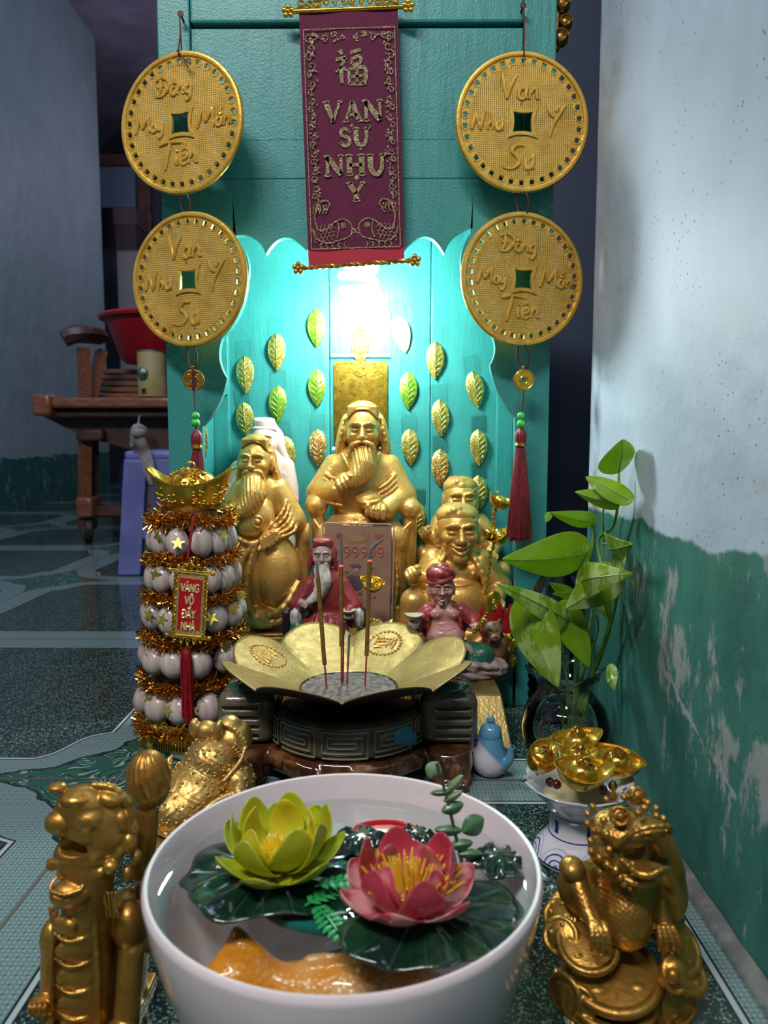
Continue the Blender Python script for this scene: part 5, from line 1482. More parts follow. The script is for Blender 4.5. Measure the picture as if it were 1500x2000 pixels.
# ---------- S7: painted figurine with a red turban
def figurine_turban():
    cxp, Y = 900, 0.865
    base, s = base_root('painted_figurine', 'small painted bare-chested man in red turban and vest, seated on a rock with a tiger', 'figurine', cxp, 1300, Y, 0.0525)
    by = proj(base.location)[1]
    P = lambda px, py, d=0: (px - cxp, d, by - py)
    # rock
    S = Sculpt((-86, -66, -2), (92, 52, 52), 1.5)
    S.ell(P(905, by - 8, -6), (72, 54, 28), 6); S.ell(P(950, by - 14, -8), (40, 44, 24), 6); S.ell(P(860, by - 12, 0), (34, 36, 24), 6)
    S.path([P(850, by - 20, -46), P(905, by - 28, -54), P(960, by - 24, -48)], [6, 9, 6], 5)
    S.disp((-90, -70, -5), (95, 60, 60), lambda x, y, z: 1.6 * np.sin(x * .21 + np.sin(y * .3)) * np.sin(y * .19) + 0.9 * np.sin(z * .5 + x * .1))
    S.cut(0); S.build('rock_base', M['stone_pink'], base, s)
    # skin: head, chest, belly, arms
    S = Sculpt((-104, -56, by - 1290), (54, 30, by - 1098), 1.1)
    S.ell(P(866, 1205, 2), (34, 24, 34), 7); S.ell(P(850, 1192, -16), (14, 10, 11), 5); S.ell(P(882, 1192, -16), (14, 10, 11), 5)
    S.ell(P(868, 1236, -12), (38, 30, 28), 6); S.ell(P(868, 1240, -43), (2.5, 3, 2.5), 2, sub=True)
    S.ell(P(852, 1195, -27), (2, 2, 2), 1); S.ell(P(884, 1195, -27), (2, 2, 2), 1)
    S.path([P(832, 1216, -20), P(868, 1222, -38), P(902, 1216, -20)], 1.2, 3, sub=True)
    S.cap(P(862, 1168, 0), P(864, 1185, 0), 15, 20, 6)
    head(S, P(861, 1147, -4), 31, 0, 0, smile=True, wide=1.12)
    S.build('body', M['skin_pink'], base, s)
    S = Sculpt((-104, -62, by - 1232), (58, 0, by - 1180), 1.0)
    fist(S, P(925, 1214, -36), 12, (0, 0, 0), -1)
    S.build('hand', M['skin_pink'], base, s)
    S = Sculpt((-116, -62, by - 1240), (-72, 0, by - 1180), 1.0)
    fist(S, P(806, 1212, -34), 13, (-60, 0, 0), 1)
    S.build('hand', M['skin_pale'], base, s)
    # turban
    S = Sculpt((-76, -44, by - 1136), (0, 36, by - 1090), 0.95)
    turban(S, P(859, 1117, 0), 28, 30, 17)
    S.ell(P(862, 1103, -4), (12, 12, 7), 3)
    S.path([P(850, 1102, -12), P(870, 1106, -22), P(880, 1116, -18)], 3, 2)
    S.build('turban', M['robe_red'], base, s)
    # vest and arms sleeves
    S = Sculpt((-108, -48, by - 1300), (56, 34, by - 1172), 1.3)
    S.ell(P(866, 1215, 10), (48, 24, 46), 6)
    S.ell(P(867, 1212, -22), (31, 34, 60), 3, sub=True)
    S.cap(P(834, 1192, -2), P(816, 1216, -8), 16, 16, 5); S.cap(P(816, 1216, -8), P(812, 1218, -24), 14, 10, 5)
    S.cap(P(900, 1190, -2), P(922, 1208, -8), 16, 16, 5); S.cap(P(922, 1208, -8), P(924, 1214, -24), 14, 10, 5)
    S.path([P(845, 1178, -14), P(834, 1205, -20), P(836, 1250, -18)], 4, 3); S.path([P(884, 1176, -14), P(896, 1205, -20), P(898, 1245, -18)], 4, 3)
    for q in range(4):
        S.path([P(828 - q * 3, 1196 + q * 6, -18), P(820 - q * 2, 1210 + q * 5, -22), P(812, 1222 + q * 3, -20)], [1, 2, 1], 2)
        S.path([P(906 + q * 4, 1190 + q * 6, -18), P(914 + q * 3, 1202 + q * 5, -22), P(924, 1212 + q * 3, -20)], [1, 2, 1], 2)
    S.build('vest', M['robe_red'], base, s)
    # trousers
    S = Sculpt((-98, -62, by - 1330), (84, 36, by - 1240), 1.3)
    S.ell(P(872, 1275, 4), (60, 30, 24), 8)
    S.cap(P(890, 1268, 0), P(938, 1272, -24), 22, 24, 6); S.cap(P(938, 1274, -24), P(905, 1300, -40), 20, 14, 6)
    S.cap(P(850, 1268, 0), P(818, 1262, -20), 20, 19, 6); S.cap(P(818, 1264, -20), P(832, 1300, -34), 18, 12, 6)
    for q in range(4): S.path([P(915 + q * 8, 1256, -40), P(922 + q * 7, 1275, -46), P(912 + q * 6, 1298, -44)], [1, 2.4, 1], 2.5)
    S.build('trousers', M['paint_green'], base, s)
    # belt knot
    S = Sculpt((-26, -60, by - 1286), (26, -10, by - 1240), 1.1)
    S.path([P(890, 1258, -36), P(908, 1250, -34), P(918, 1264, -38)], 5, 2); S.path([P(905, 1256, -40), P(898, 1275, -46)], 4, 2)
    S.build('sash', M['stone_pink'], base, s)
    # foot
    S = Sculpt((-20, -66, by - 1330), (24, -24, by - 1290), 1.0)
    S.ell(P(900, 1310, -46), (13, 11, 7), 2)
    for q in range(4): S.ell(P(891 + q * 5, 1312, -55), (2.8, 4, 3), 1)
    S.build('foot', M['skin_pink'], base, s)
    # tiger at his side
    S = Sculpt((24, -54, by - 1300), (92, 36, by - 1196), 1.2)
    S.ell(P(960, 1226, -14), (20, 18, 18), 5); S.ell(P(962, 1236, -30), (11, 10, 8), 3); S.ell(P(972, 1262, 0), (20, 24, 30), 8)
    for g in (-1, 1): S.ell(P(960 + g * 13, 1210, -10), (5, 4, 6), 2); S.ell(P(960 + g * 7, 1224, -31), (3.4, 3, 2.6), 1.5, sub=True)
    S.ell(P(962, 1231, -40), (4, 3, 2.6), 1); S.path([P(952, 1241, -36), P(962, 1244, -40), P(972, 1241, -36)], 1.3, 1, sub=True)
    S.build('tiger', M['paint_brown'], base, s)
    mb = MB()
    for g in (-1, 1): mb.ell([q * s for q in P(861 + g * 8, 1143.5, -26.0)], (3.9 * s, 1.7 * s, 2.0 * s), 12, 8)
    for g in (-1, 1): mb.tube([[q * s for q in P(861 + g * 3, 1137, -27.5)], [q * s for q in P(861 + g * 9, 1134, -26.5)], [q * s for q in P(861 + g * 15, 1137, -21)]], [0.8 * s, 1.5 * s, 0.5 * s], 6)
    for g in (-1, 1): mb.tube([[q * s for q in P(861 + g * 1, 1152.5, -30)], [q * s for q in P(861 + g * 7, 1153, -29)], [q * s for q in P(861 + g * 12, 1150, -25)]], [1.2 * s, 1.8 * s, 0.5 * s], 6)
    mb.tube([[q * s for q in P(862, 1163, -27)], [q * s for q in P(863, 1170, -28)], [q * s for q in P(864, 1178, -26)]], [2.2 * s, 2.8 * s, 0.6 * s], 8)
    mb.build('eyes_and_moustache', M['paint_black'], base)
    mb = MB(); mb.lathe([(0, 0), (7, 0.6), (16, 5), (18, 9), (15, 8.5), (7, 5), (0, 7)], 20, fr=lambda r_, z_, a: (r_, z_ + 0.14 * abs(math.cos(a)) ** 2 * r_))
    mb.v = [tuple(q * s for q in (x + 807 - cxp, y - 38, z + by - 1199)) for x, y, z in mb.v]; mb.build('ingot', M['paint_cream'], base)
    # staff of threaded coins ending in a large coin
    mb = MB(); a = Vector(P(920, 1222, -46)) * s; b = Vector(P(948, 1176, -50)) * s
    for ph in (0, PI): mb.tube([a.lerp(b, i / 30) + Vector((2.4 * s * math.cos(i * .8 + ph), 2.4 * s * math.sin(i * .8 + ph), 0)) for i in range(31)], 2.6 * s, 6)
    cc = Vector(P(954, 1160, -50)) * s
    mm = Matrix.Translation(cc) @ Euler((0, R(20), R(18))).to_matrix().to_4x4(); rr_ = 19 * s
    mb.prism([(rr_ * 0.72 * math.cos(t_), rr_ * math.sin(t_)) for t_ in np.linspace(0, 2 * PI, 33)[:-1]], -3 * s, 3 * s, holes=[[(4 * s, 4 * s), (4 * s, -4 * s), (-4 * s, -4 * s), (-4 * s, 4 * s)]], M=mm)
    for q in (0.9, 0.62): mb.tube([(rr_ * .72 * q * math.cos(t_), -3.2 * s, rr_ * q * math.sin(t_)) for t_ in np.linspace(0, 2 * PI, 25)[:-1]], 1.1 * s, 5, closed=True, M=mm)
    mb.build('coin_string', M['gold_bright'], base)
figurine_turban()

# ================================================================== INGOT SHAPE
def ingot_mesh(mb, a, b, h, lift, M=None, n=40, dome=True, wall=0.08):
    """boat shaped ingot: a,b half length/width, h side height, lift of the pointed ends"""
    def rim(t_, k, dz=0.0):
        c_, s_ = math.cos(t_), math.sin(t_)
        zz = h + lift * abs(c_) ** 2.6
        return (a * k * c_ * (1 + .06 * abs(c_) ** 4), b * k * s_ * (1 - 0.22 * abs(c_) ** 3), zz + dz)
    rings = []
    T = [2 * PI * k / n for k in range(n)]
    rings.append([(a * 0.42 * math.cos(t_), b * 0.50 * math.sin(t_), 0) for t_ in T])
    rings.append([(a * 0.55 * math.cos(t_), b * 0.68 * math.sin(t_), h * 0.06) for t_ in T])
    for f_ in (0.35, 0.65, 0.9):
        rings.append([((a * (0.55 + 0.45 * f_ ** 0.8)) * math.cos(t_), b * (0.68 + 0.32 * f_ ** .8) * math.sin(t_) * (1 - 0.2 * f_ * abs(math.cos(t_)) ** 3), h * f_ + lift * abs(math.cos(t_)) ** 2.6 * f_ ** 2) for t_ in T])
    rings.append([rim(t_, 1.0) for t_ in T])
    rings.append([rim(t_, 1.0, h * 0.05) for t_ in T])
    rings.append([rim(t_, 0.94, h * 0.05) for t_ in T])
    rings.append([(a * 0.80 * math.cos(t_), b * 0.82 * math.sin(t_), h * 0.86 + lift * .35 * abs(math.cos(t_)) ** 3) for t_ in T])
    rings.append([(a * 0.50 * math.cos(t_), b * 0.78 * math.sin(t_), h * 0.84) for t_ in T])
    vs = [p for r_ in rings for p in r_]
    fs = [(i * n + k, i * n + (k + 1) % n, (i + 1) * n + (k + 1) % n, (i + 1) * n + k) for i in range(len(rings) - 1) for k in range(n)]
    fs.append(tuple(range(n - 1, -1, -1))); fs.append(tuple((len(rings) - 1) * n + k for k in range(n)))
    mb.add(vs, fs, M)
    if dome:
        mb.ell((0, 0, h * 0.84), (a * 0.48, b * 0.76, h * 0.62), 28, 12, M=M, fr=lambda th, an: 1 + 0.035 * math.cos(18 * an) * math.sin(th) ** 2)
    return mb

# ================================================================== INCENSE BURNER
BX, BY = W(681, 1300, 0.735).x, 0.735
def burner():
    r = thing('incense_burner', 'olive and brown glazed ceramic incense burner with meander band, two block ears and lion feet', 'incense burner', (BX, BY, 0))
    olive = NT('olive_brown_glaze'); n_ = olive.noise(40, 4)
    olive.set(col=olive.mix(olive.smap(n_, .35, .65), (0.085, 0.078, 0.045), (0.14, 0.125, 0.078)), rough=0.22, coat=0.5)
    olive.bump(olive.noise(150, 3), 0.0006); olive = olive.m
    pale = pm('worn_olive_relief', (0.20, 0.175, 0.115), 0.35, coat=0.4)
    brown = pm('brown_amber_glaze', (0.060, 0.020, 0.010), 0.14, col2=(0.22, 0.085, 0.022), nscale=45, lo=.42, hi=.66, coat=0.8, coatr=0.05)
    MB().lathe([(0.0, 0.032), (0.066, 0.032), (0.0735, 0.035), (0.076, 0.040), (0.076, 0.057), (0.074, 0.063), (0.070, 0.0652), (0.062, 0.0652), (0.058, 0.062), (0.0, 0.060)], 72).build('band', olive, r)
    key = MB()
    def cyl(th, z, rr=0.0766): return (rr * math.sin(th), -rr * math.cos(th), z)
    npan = 10
    for k in range(npan):
        c_ = 2 * PI * k / npan; hw = PI / npan * 0.86
        def seg(p, q):
            m_ = max(2, int(abs(p[0] - q[0]) * 12) + 1)
            key.tube([cyl(c_ + (p[0] + (q[0] - p[0]) * i / m_) * hw, 0.0365 + (p[1] + (q[1] - p[1]) * i / m_) * 0.024) for i in range(m_ + 1)], 0.00105, 6)
        pts = [(-1, 0), (1, 0), (1, 1), (-1, 1), (-1, 0.2), (0.75, 0.2), (0.75, 0.8), (-0.75, 0.8), (-0.75, 0.4), (0.5, 0.4), (0.5, 0.6), (-0.5, 0.6)]
        for p, q in zip(pts, pts[1:]): seg(p, q)
    key.build('meander_relief', pale, r)
    for g in (-1, 1):
        S = Sculpt((g * 95 - 40 if g > 0 else -135, -46, 30), (135 if g > 0 else -55, 46, 92), 1.4)
        S.box((g * 96, -4, 57), (28, 32, 25), 12, 4)
        for q in range(4): S.box((g * 100, -34, 41 + q * 9), (17, 3, 1.6), 1, 1, sub=True)
        for q in range(4): S.box((g * 124, 0, 41 + q * 9), (3, 20, 1.6), 1, 1, sub=True)
        S.build('ear', olive, r, 0.001)
        S = Sculpt((g * 95 - 30, -34, 76), (g * 95 + 30, 30, 92), 1.2); S.ell((g * 98, -4, 82), (20, 22, 4), 1)
        S.build('ear_top', pm('turquoise_glaze_' + ('left' if g < 0 else 'right'), (0.02, 0.16, 0.12), 0.08, coat=1.0), r, 0.001)
    # lower pot and lion feet
    S = Sculpt((-140, -110, -2), (140, 100, 44), 1.7)
    S.ell((0, 0, 22), (88, 80, 26), 6); S.tor((0, 0, 30), 70, 5, (0, 0, 0), 4); S.tor((0, 0, 6), 56, 7, (0, 0, 0), 5)
    for an in (-58, -122, 35, 145):
        a = R(an); x, y = math.cos(a), math.sin(a)
        xx = x * 1.55 if y < 0 else x
        X = math.copysign(96 if y < 0 else 38, xx); YY = math.copysign(38, y)
        S.cap((X, YY * .8, 36), (X * 1.02, YY, 18), 22, 20, 6); S.cap((X * 1.02, YY, 18), (X * .98, YY * 1.15, 8), 18, 15, 5)
        S.ell((X, YY * 1.25, 7), (20, 16, 9), 4)
        for q in range(4): S.ell((X - 12 + q * 8, YY * 1.25 - 14 * (1 if y < 0 else -1), 5), (4.4, 5, 5), 1.5)
        for q in range(3): S.path([(X - 14 + q * 3, YY * .8 - 18, 38), (X - 4 + q * 6, YY - 20, 20), (X - 10 + q * 9, YY * 1.1 - 16, 8)], [1.2, 2.4, 1.2], 2)
    for q in range(16):
        a = 2 * PI * q / 16
        S.path([(76 * math.cos(a), 70 * math.sin(a), 34), (88 * math.cos(a + .12), 80 * math.sin(a + .12), 22), (76 * math.cos(a + .2), 70 * math.sin(a + .2), 8)], [1, 2.4, 1], 2.5)
    for q in range(3): S.path([(-56 + q * 6, -62 - q * 4, 30), (-10, -80 + q * 2, 10 + q * 5), (50 - q * 6, -64 - q * 4, 28)], 2.2, 3)
    S.cut(0); S.D = np.maximum(S.D, (S.ax[2][None, None, :] - 31.8).astype(np.float32))
    S.build('footed_pot', brown, r, 0.001)
    # smear of blue light on the band, put in as a coloured patch
    S = Sculpt((40, -86, 38), (82, -30, 72), 1.1)
    S.ell((52, -55, 51), (12, 4, 9), 2, rot=(0, 0, 43)); S.ell((60, -47, 43), (8, 4, 7), 4, rot=(0, 0, 50))
    S.build('blue_light_smear', pm('blue_light_tint', (0.04, 0.24, 0.36), 0.25), r, 0.001)
    MB().lathe([(0.0, 0.0655), (0.060, 0.0655), (0.067, 0.0656), (0.0682, 0.0668), (0.066, 0.0680), (0.061, 0.0675), (0.028, 0.0655)], 64).build('inner_rim', pm('glossy_dark_glaze', (0.03, 0.02, 0.015), 0.08, coat=1.0), r)
burner()

def dish():
    r = thing('flower_dish', 'brass flower-shaped ash dish with embossed medallions resting on the ceramic burner', 'dish', (BX, BY, 0.0670))
    def prof(u, th):
        pe = abs(math.cos(4 * (th - R(22.5)))) ** 0.75
        Ro = 0.110 + 0.013 * pe
        rr = 0.030 + (Ro - 0.030) * u
        z = 0.0008 + 0.042 * (max(0, (rr - 0.030)) / 0.092) ** 0.95 + 0.004 * u ** 3 * pe
        z -= 0.0026 * u ** 2 * (1 - pe) * 2
        return rr * math.cos(th), rr * math.sin(th), z
    mb = MB(); mb.grid(lambda u, v: prof(u, v * 2 * PI), 24, 240)
    mb.build('petal_sheet', M['gold_dish'], r, solid=0.0007)
    mb = MB(); mb.grid(lambda u, v: tuple(Vector(prof(u, v * 2 * PI)) * 0.9995 - Vector((0, 0, 0.0009))), 24, 240)
    mb.build('tarnished_underside', pm('tarnished_brown_brass', (0.055, 0.035, 0.022), .5, .5), r, solid=0.0004)
    for k, an in enumerate((67.5, 157.5)):
        mb = MB(); th0 = R(an)
        def on(dx, dy, lift=0.0009):   # dx along tangent, dy radial
            rr = 0.092 + dy; th = th0 - dx / rr
            pe = abs(math.cos(4 * (th - R(22.5)))) ** 0.75; Ro = 0.110 + 0.013 * pe
            x, y, z = prof((rr - 0.030) / (Ro - 0.030), th)
            return (x, y, z + lift)
        for q in range(26):
            a = 2 * PI * q / 26; mb.ell(on(0.0185 * math.cos(a), 0.0170 * math.sin(a), 0.0006), 0.0017, 8, 5)
        rr_ = random.Random(k)
        mb.tube([on(-0.010, -0.006), on(0.004, 0.0), on(0.011, 0.008)], 0.0009, 5)
        for q in range(7):
            x0 = -0.011 + q * 0.0036; mb.tube([on(x0, -0.006 + rr_.uniform(-.002, .004)), on(x0 + .001, 0.001), on(x0 + .0005, 0.008 + rr_.uniform(-.002, .002))], 0.00085, 5)
        for q in range(4): mb.tube([on(-0.010, -0.007 + q * .0045), on(-0.002 + q * .003, -0.006 + q * .0045)], 0.0008, 5)
        mb.build('medallion', M['gold_paint'], r)
    ash = pm('grey_incense_ash', (0.24, 0.21, 0.19), 0.95, col2=(0.12, 0.10, 0.09), nscale=150, bump=0.002, bscale=250)
    mb = MB(); mb.grid(lambda u, v: (0.0468 * u * math.cos(v * 2 * PI), 0.0468 * u * math.sin(v * 2 * PI), 0.0108 + 0.003 * (1 - u * u) + 0.0022 * mnoise.noise(Vector((u * 3 * math.cos(v * 6.283), u * 3 * math.sin(v * 6.283), 0)) * 2.2)), 20, 60)
    props(mb.build('ash_bed', ash, r, solid=0.0006), kind='stuff')
    mb = MB(); mb.tube([(0.0475 * math.cos(a), 0.0475 * math.sin(a), 0.0105) for a in np.linspace(0, 2 * PI, 61)[:-1]], 0.0016, 8, closed=True)
    mb.build('collar', pm('dark_bronze_collar', (0.07, 0.045, 0.03), 0.25, 0.8), r)
dish()

red_stick = pm('magenta_bamboo_stick', (0.42, 0.01, 0.035), 0.5)
inc_brown = pm('brown_incense_paste', (0.235, 0.125, 0.018), 0.85, col2=(0.16, 0.08, 0.012), nscale=200, bump=0.0003, bscale=900)
ash_m = pm('burnt_incense_ash', (0.16, 0.14, 0.14), 0.95)
t = NT('glowing_ember'); t.set(col=(0.5, 0.05, 0.03), em=(1.0, 0.08, 0.09), ems=1.6); ember = t.m
def stick(label, Y, base, mid, top, tip=None, em=True, thin=False):
    p0 = W(*base, Y); p0.z = 0.0805
    r = thing('incense_stick', label, 'incense stick', tuple(p0), group=None)
    a, b, c_ = Vector((0, 0, 0)), W(*mid, Y) - p0, W(*top, Y) - p0
    MB().tube([a, b], 0.00085, 8).build('bamboo_stem', red_stick, r)
    MB().tube([b, c_], 0.00215 if not thin else 0.0013, 10).build('incense_paste', inc_brown if not thin else ash_m, r)
    if em: MB().tube([c_, c_ + Vector((0, 0, 0.0016))], [0.0023, 0.0018], 10).build('ember', ember, r)
    if tip:
        e = [W(*q, Y) - p0 for q in tip]
        MB().tube(catmull([c_ + Vector((0, 0, 0.0016 if em else 0.0001))] + e, 6) if len(e) > 1 else [c_ + Vector((0, 0, .0016 if em else .0001))] + e, [0.0019, 0.0017, 0.0011], 9).build('ash_tip', ash_m, r)
stick('leftmost tall incense stick with a short grey ash tip', 0.722, (638, 1353), (634, 1298), (621, 1128), [(619, 1098)], False)
stick('middle tall incense stick with glowing tip and upright ash', 0.735, (667, 1345), (667, 1262), (666, 1106), [(666, 1050)])
stick('right tall incense stick with ash curling over to the right', 0.728, (713, 1342), (716, 1280), (722, 1096), [(723, 1078), (733, 1064), (749, 1053)])
stick('short burnt-out dark red incense stub between the tall sticks', 0.735, (678, 1344), (680, 1285), (682, 1243), [(684, 1238)], False, True)
stick('second burnt stub half hidden behind the middle stick', 0.742, (670, 1343), (671, 1240), (673, 1214), None, False, True)

# ================================================================== TOWER OF SHELL BEADS
def tower():
    bx = W(384, 1400, 0.815).x
    r = thing('ingot_tower', 'tall tower of white shell beads and gold tinsel with red plaque and ingot top', 'decorative tower', (bx, 0.815, 0))
    def Z(py): return W(378, py, 0.81).z
    rows = [1052, 1122, 1195, 1275, 1358]
    tins = [1012, 1085, 1160, 1237, 1318, 1398]
    def rad(z): return 0.0555 - z * 0.080
    core = pm('dark_gold_core', (0.10, 0.05, 0.012), 0.5, 0.4)
    MB().lathe([(0.0, 0.002), (0.050, 0.002), (0.040, 0.10), (0.027, 0.245), (0.0, 0.245)], 24).build('core_cone', core, r)
    shell = NT('pinkish_white_shell'); p_ = shell.tc()
    st_ = shell.noise(120, 3, 0.6, vec=shell.vscale(p_, (1, 1, 0.12)))
    shell.set(col=shell.mix(shell.smap(st_, .35, .65), (0.64, 0.53, 0.48), (0.46, 0.36, 0.34)), rough=0.3, coat=0.3)
    shell = shell.m
    bead = None; rr = random.Random(11)
    cnt = 0
    for ri, py in enumerate(rows):
        z = Z(py); rb = rad(z); n = 11
        br = 2 * PI * rb / n / 2 * 1.0
        for k in range(n):
            a = 2 * PI * (k + rr.uniform(-.12, .12) + .3 * ri) / n
            if bead is None:
                mb = MB(); mb.ell((0, 0, 0), (1.0, 0.85, 1.32), 22, 12, fr=lambda th, an: 1 + 0.03 * math.cos(9 * an))
                mb.v = [tuple(q * 0.0122 for q in v) for v in mb.v]
                bead = mb.build('shell_bead', shell, r); o = bead
            else:
                o = bead.copy(); COL.objects.link(o); o.parent = r
            o.location = (rb * math.cos(a), rb * math.sin(a), z)
            f = br / 0.0122 * 1.06 * rr.uniform(.93, 1.05)
            o.scale = (f, f, 1.0 * rr.uniform(.92, 1.05)); o.rotation_euler = (rr.uniform(-.12, .12), 0, a + PI / 2)
    tm = NT('gold_copper_tinsel'); tm.set(col=tm.mix(tm.smap(tm.noise(300, 2), .4, .6), (0.85, 0.50, 0.12), (0.55, 0.23, 0.05)), metal=1.0, rough=0.22); tm = tm.m
    for ti, py in enumerate(tins):
        z = Z(py); rb = rad(z) * 1.0; mb = MB()
        for k in range(1900):
            a = rr.uniform(0, 2 * PI)
            c_ = Vector(((rb + .004) * math.cos(a), (rb + .004) * math.sin(a), z + 0.003 * math.sin(3 * a + ti) + rr.gauss(0, .0025)))
            d = Vector((rr.gauss(0, 1), rr.gauss(0, 1), rr.gauss(0, 1))).normalized(); d = (d + Vector((math.cos(a), math.sin(a), 0)) * .5).normalized()
            L = rr.uniform(0.006, 0.012); w_ = d.cross(Vector((rr.gauss(0, 1), rr.gauss(0, 1), rr.gauss(0, 1)))).normalized() * 0.0006
            e = c_ + d * L; m_ = c_ + d * L * .5 + w_ * 1.5
            mb.add([c_ - w_, c_ + w_, m_ + w_, m_ - w_, e + w_, e - w_], [(0, 1, 2, 3), (3, 2, 4, 5)])
        props(mb.build('tinsel_garland', tm, r, smooth=False, fix=False), kind='stuff')
    # stars
    star = MB(); lp = [((0.0075 if k % 2 == 0 else 0.0034) * math.sin(PI * k / 5), (0.0075 if k % 2 == 0 else 0.0034) * math.cos(PI * k / 5)) for k in range(10)]
    star.prism(lp, -0.00015, 0.00015)
    sm_ = goldmat('gold_foil_star', (0.80, 0.60, 0.14), (0.6, 0.5, 0.1), rough=0.25, metal=0.8)
    so = None
    for px, py in ((314, 1038), (357, 1050), (437, 1040), (312, 1110), (462, 1103), (297, 1185), (328, 1190), (420, 1190), (455, 1180), (478, 1160), (294, 1262), (444, 1245), (474, 1240), (300, 1342), (342, 1352), (392, 1352), (438, 1335), (306, 1420), (462, 1300)):
        z = Z(py); x = W(px, py, 0.785).x - bx; rb = rad(z) + 0.011
        x = max(-rb * .97, min(rb * .97, x)); y = -math.sqrt(max(rb * rb - x * x, 0))
        if so is None: so = star.build('star', sm_, r, smooth=False); o = so
        else: o = so.copy(); COL.objects.link(o); o.parent = r
        o.location = (x, y, z); o.rotation_euler = (rr.uniform(-.6, .4), rr.uniform(-.6, .6), math.atan2(x, -y) + rr.uniform(-.4, .4))
    # boat ingot on top
    zt = Z(1004)
    mb = MB(); a_ = (W(463, 950, 0.815).x - W(301, 950, 0.815).x) / 2
    ingot_mesh(mb, a_, a_ * .62, 0.031, 0.018, M=Matrix.Translation((0, 0, zt)), n=64, dome=False)
    ig = mb.build('boat_ingot', M['gold_bright'], r)
    mb = MB(); mb.ell((0, 0, zt + 0.028), (a_ * .60, a_ * .46, 0.019), 30, 12); mb.tube([(0.0045 * math.cos(t_), 0, zt + 0.0505 + 0.0045 * math.sin(t_)) for t_ in np.linspace(0, 2 * PI, 17)[:-1]], 0.0012, 8, closed=True); mb.build('ingot_dome', M['gold_bright'], ig)
    mb = MB()
    for k in range(120):
        th = math.acos(rr.uniform(0.05, 1)); an = rr.uniform(0, 2 * PI)
        c_ = Vector((a_ * .60 * math.sin(th) * math.cos(an), a_ * .46 * math.sin(th) * math.sin(an), zt + 0.028 + 0.019 * math.cos(th)))
        nn = Vector((c_.x / (a_ * .6) ** 2, c_.y / (a_ * .46) ** 2, (c_.z - zt - .028) / .019 ** 2)).normalized()
        nn = (nn + Vector((rr.gauss(0, .2), rr.gauss(0, .2), rr.gauss(0, .2)))).normalized()
        MM = Matrix.Translation(c_) @ nn.to_track_quat('Z', 'Y').to_matrix().to_4x4(); rc = rr.uniform(.0028, .0042)
        mb.lathe([(0, 0), (rc, 0), (rc, .0009), (rc * .75, .0009), (rc * .7, .0006), (0, .0006)], 12, M=MM)
    props(mb.build('heaped_coins', M['gold_bright'], ig), kind='stuff')
    mb = MB()
    for k in range(90):
        t_ = 2 * PI * k / 90; c_, s_ = math.cos(t_), math.sin(t_)
        mb.ell((a_ * c_ * (1 + .06 * abs(c_) ** 4) * 1.005, a_ * .62 * s_ * (1 - 0.22 * abs(c_) ** 3) * 1.005, zt + 0.031 + 0.018 * abs(c_) ** 2.6), 0.0014, 6, 4)
    for k in range(60):   # relief on the hull
        t_ = rr.uniform(PI, 2 * PI); f_ = rr.uniform(.3, .8); c_, s_ = math.cos(t_), math.sin(t_)
        mb.ell((a_ * (0.55 + .45 * f_ ** .8) * c_, a_ * .62 * (0.68 + .32 * f_ ** .8) * s_ * (1 - .2 * f_ * abs(c_) ** 3), zt + 0.031 * f_ + .018 * abs(c_) ** 2.6 * f_ ** 2), (0.0022, 0.0012, 0.0014), 8, 5)
    mb.build('beaded_edge', M['gold_bright'], ig)
    # plaque
    Yp = 0.752
    c0 = W(371, 1180, Yp); loc = c0 - Vector((bx, 0.815, 0))
    pl = bpy.data.objects.new('plaque', None); COL.objects.link(pl); pl.parent = r; pl.location = loc; pl.rotation_euler = (R(4), R(5.5), 0)
    k_ = mpp(c0)
    pw, ph = 30 * k_, 64 * k_
    mb = MB(); mb.boxb((-pw, -0.001, -ph), (pw, 0.0025, ph)); 
    mb2 = MB(); mb2.boxb((-22 * k_, -0.0016, -52 * k_), (22 * k_, -0.0008, 52 * k_))
    ppl = mb.build('plaque', goldmat('plaque_gold', (0.75, 0.58, 0.26), (0.6, 0.44, 0.16), rough=.3, metal=.7, bump=0.001, bscale=700), r, bevel=0.0006)
    bpy.data.objects.remove(pl)
    ppl.location = loc; ppl.rotation_euler = (R(4), R(5.5), 0)
    mb2.build('red_panel', pm('bright_red_enamel', (0.50, 0.004, 0.010), 0.3, coat=.4), ppl, smooth=False)
    mb = MB()
    for g in (-1, 1):
        for ph_ in (0, PI): mb.tube([(g * pw + 0.0011 * math.cos(i * .8 + ph_), -0.001 + 0.0011 * math.sin(i * .8 + ph_), -ph + 2 * ph * i / 60) for i in range(61)], 0.0010, 6)
        mb.tube([(-pw * 1.35, -0.001, g * ph * 1.03), (pw * 1.35, -0.001, g * ph * 1.03)], 0.0019, 8)
        for s_ in (-1, 1): mb.ell((s_ * pw * 1.38, -0.001, g * ph * 1.03), 0.0026, 10, 6)
        for q in range(5):
            x_ = (q - 2) * pw * .42; hh = (0.0085 - abs(q - 2) * .0018)
            mb.tube([(x_ + 0.0022 * math.cos(t_) * (1 - t_ / 10), -0.001, g * (ph * 1.03 + hh * .55) + 0.0022 * math.sin(t_)) for t_ in np.linspace(0, 6, 14)], 0.0009, 5)
            mb.ell((x_, -0.001, g * (ph * 1.03 + hh)), 0.0018, 8, 5)
        mb.tube([(0.0022 * math.cos(t_), -.001, g * (ph * 1.03 + 0.0125) + 0.0022 * math.sin(t_)) for t_ in np.linspace(0, 2 * PI, 13)[:-1]], 0.0007, 5, closed=True)
    mb.build('ornate_frame', M['gold_bright'], ppl)
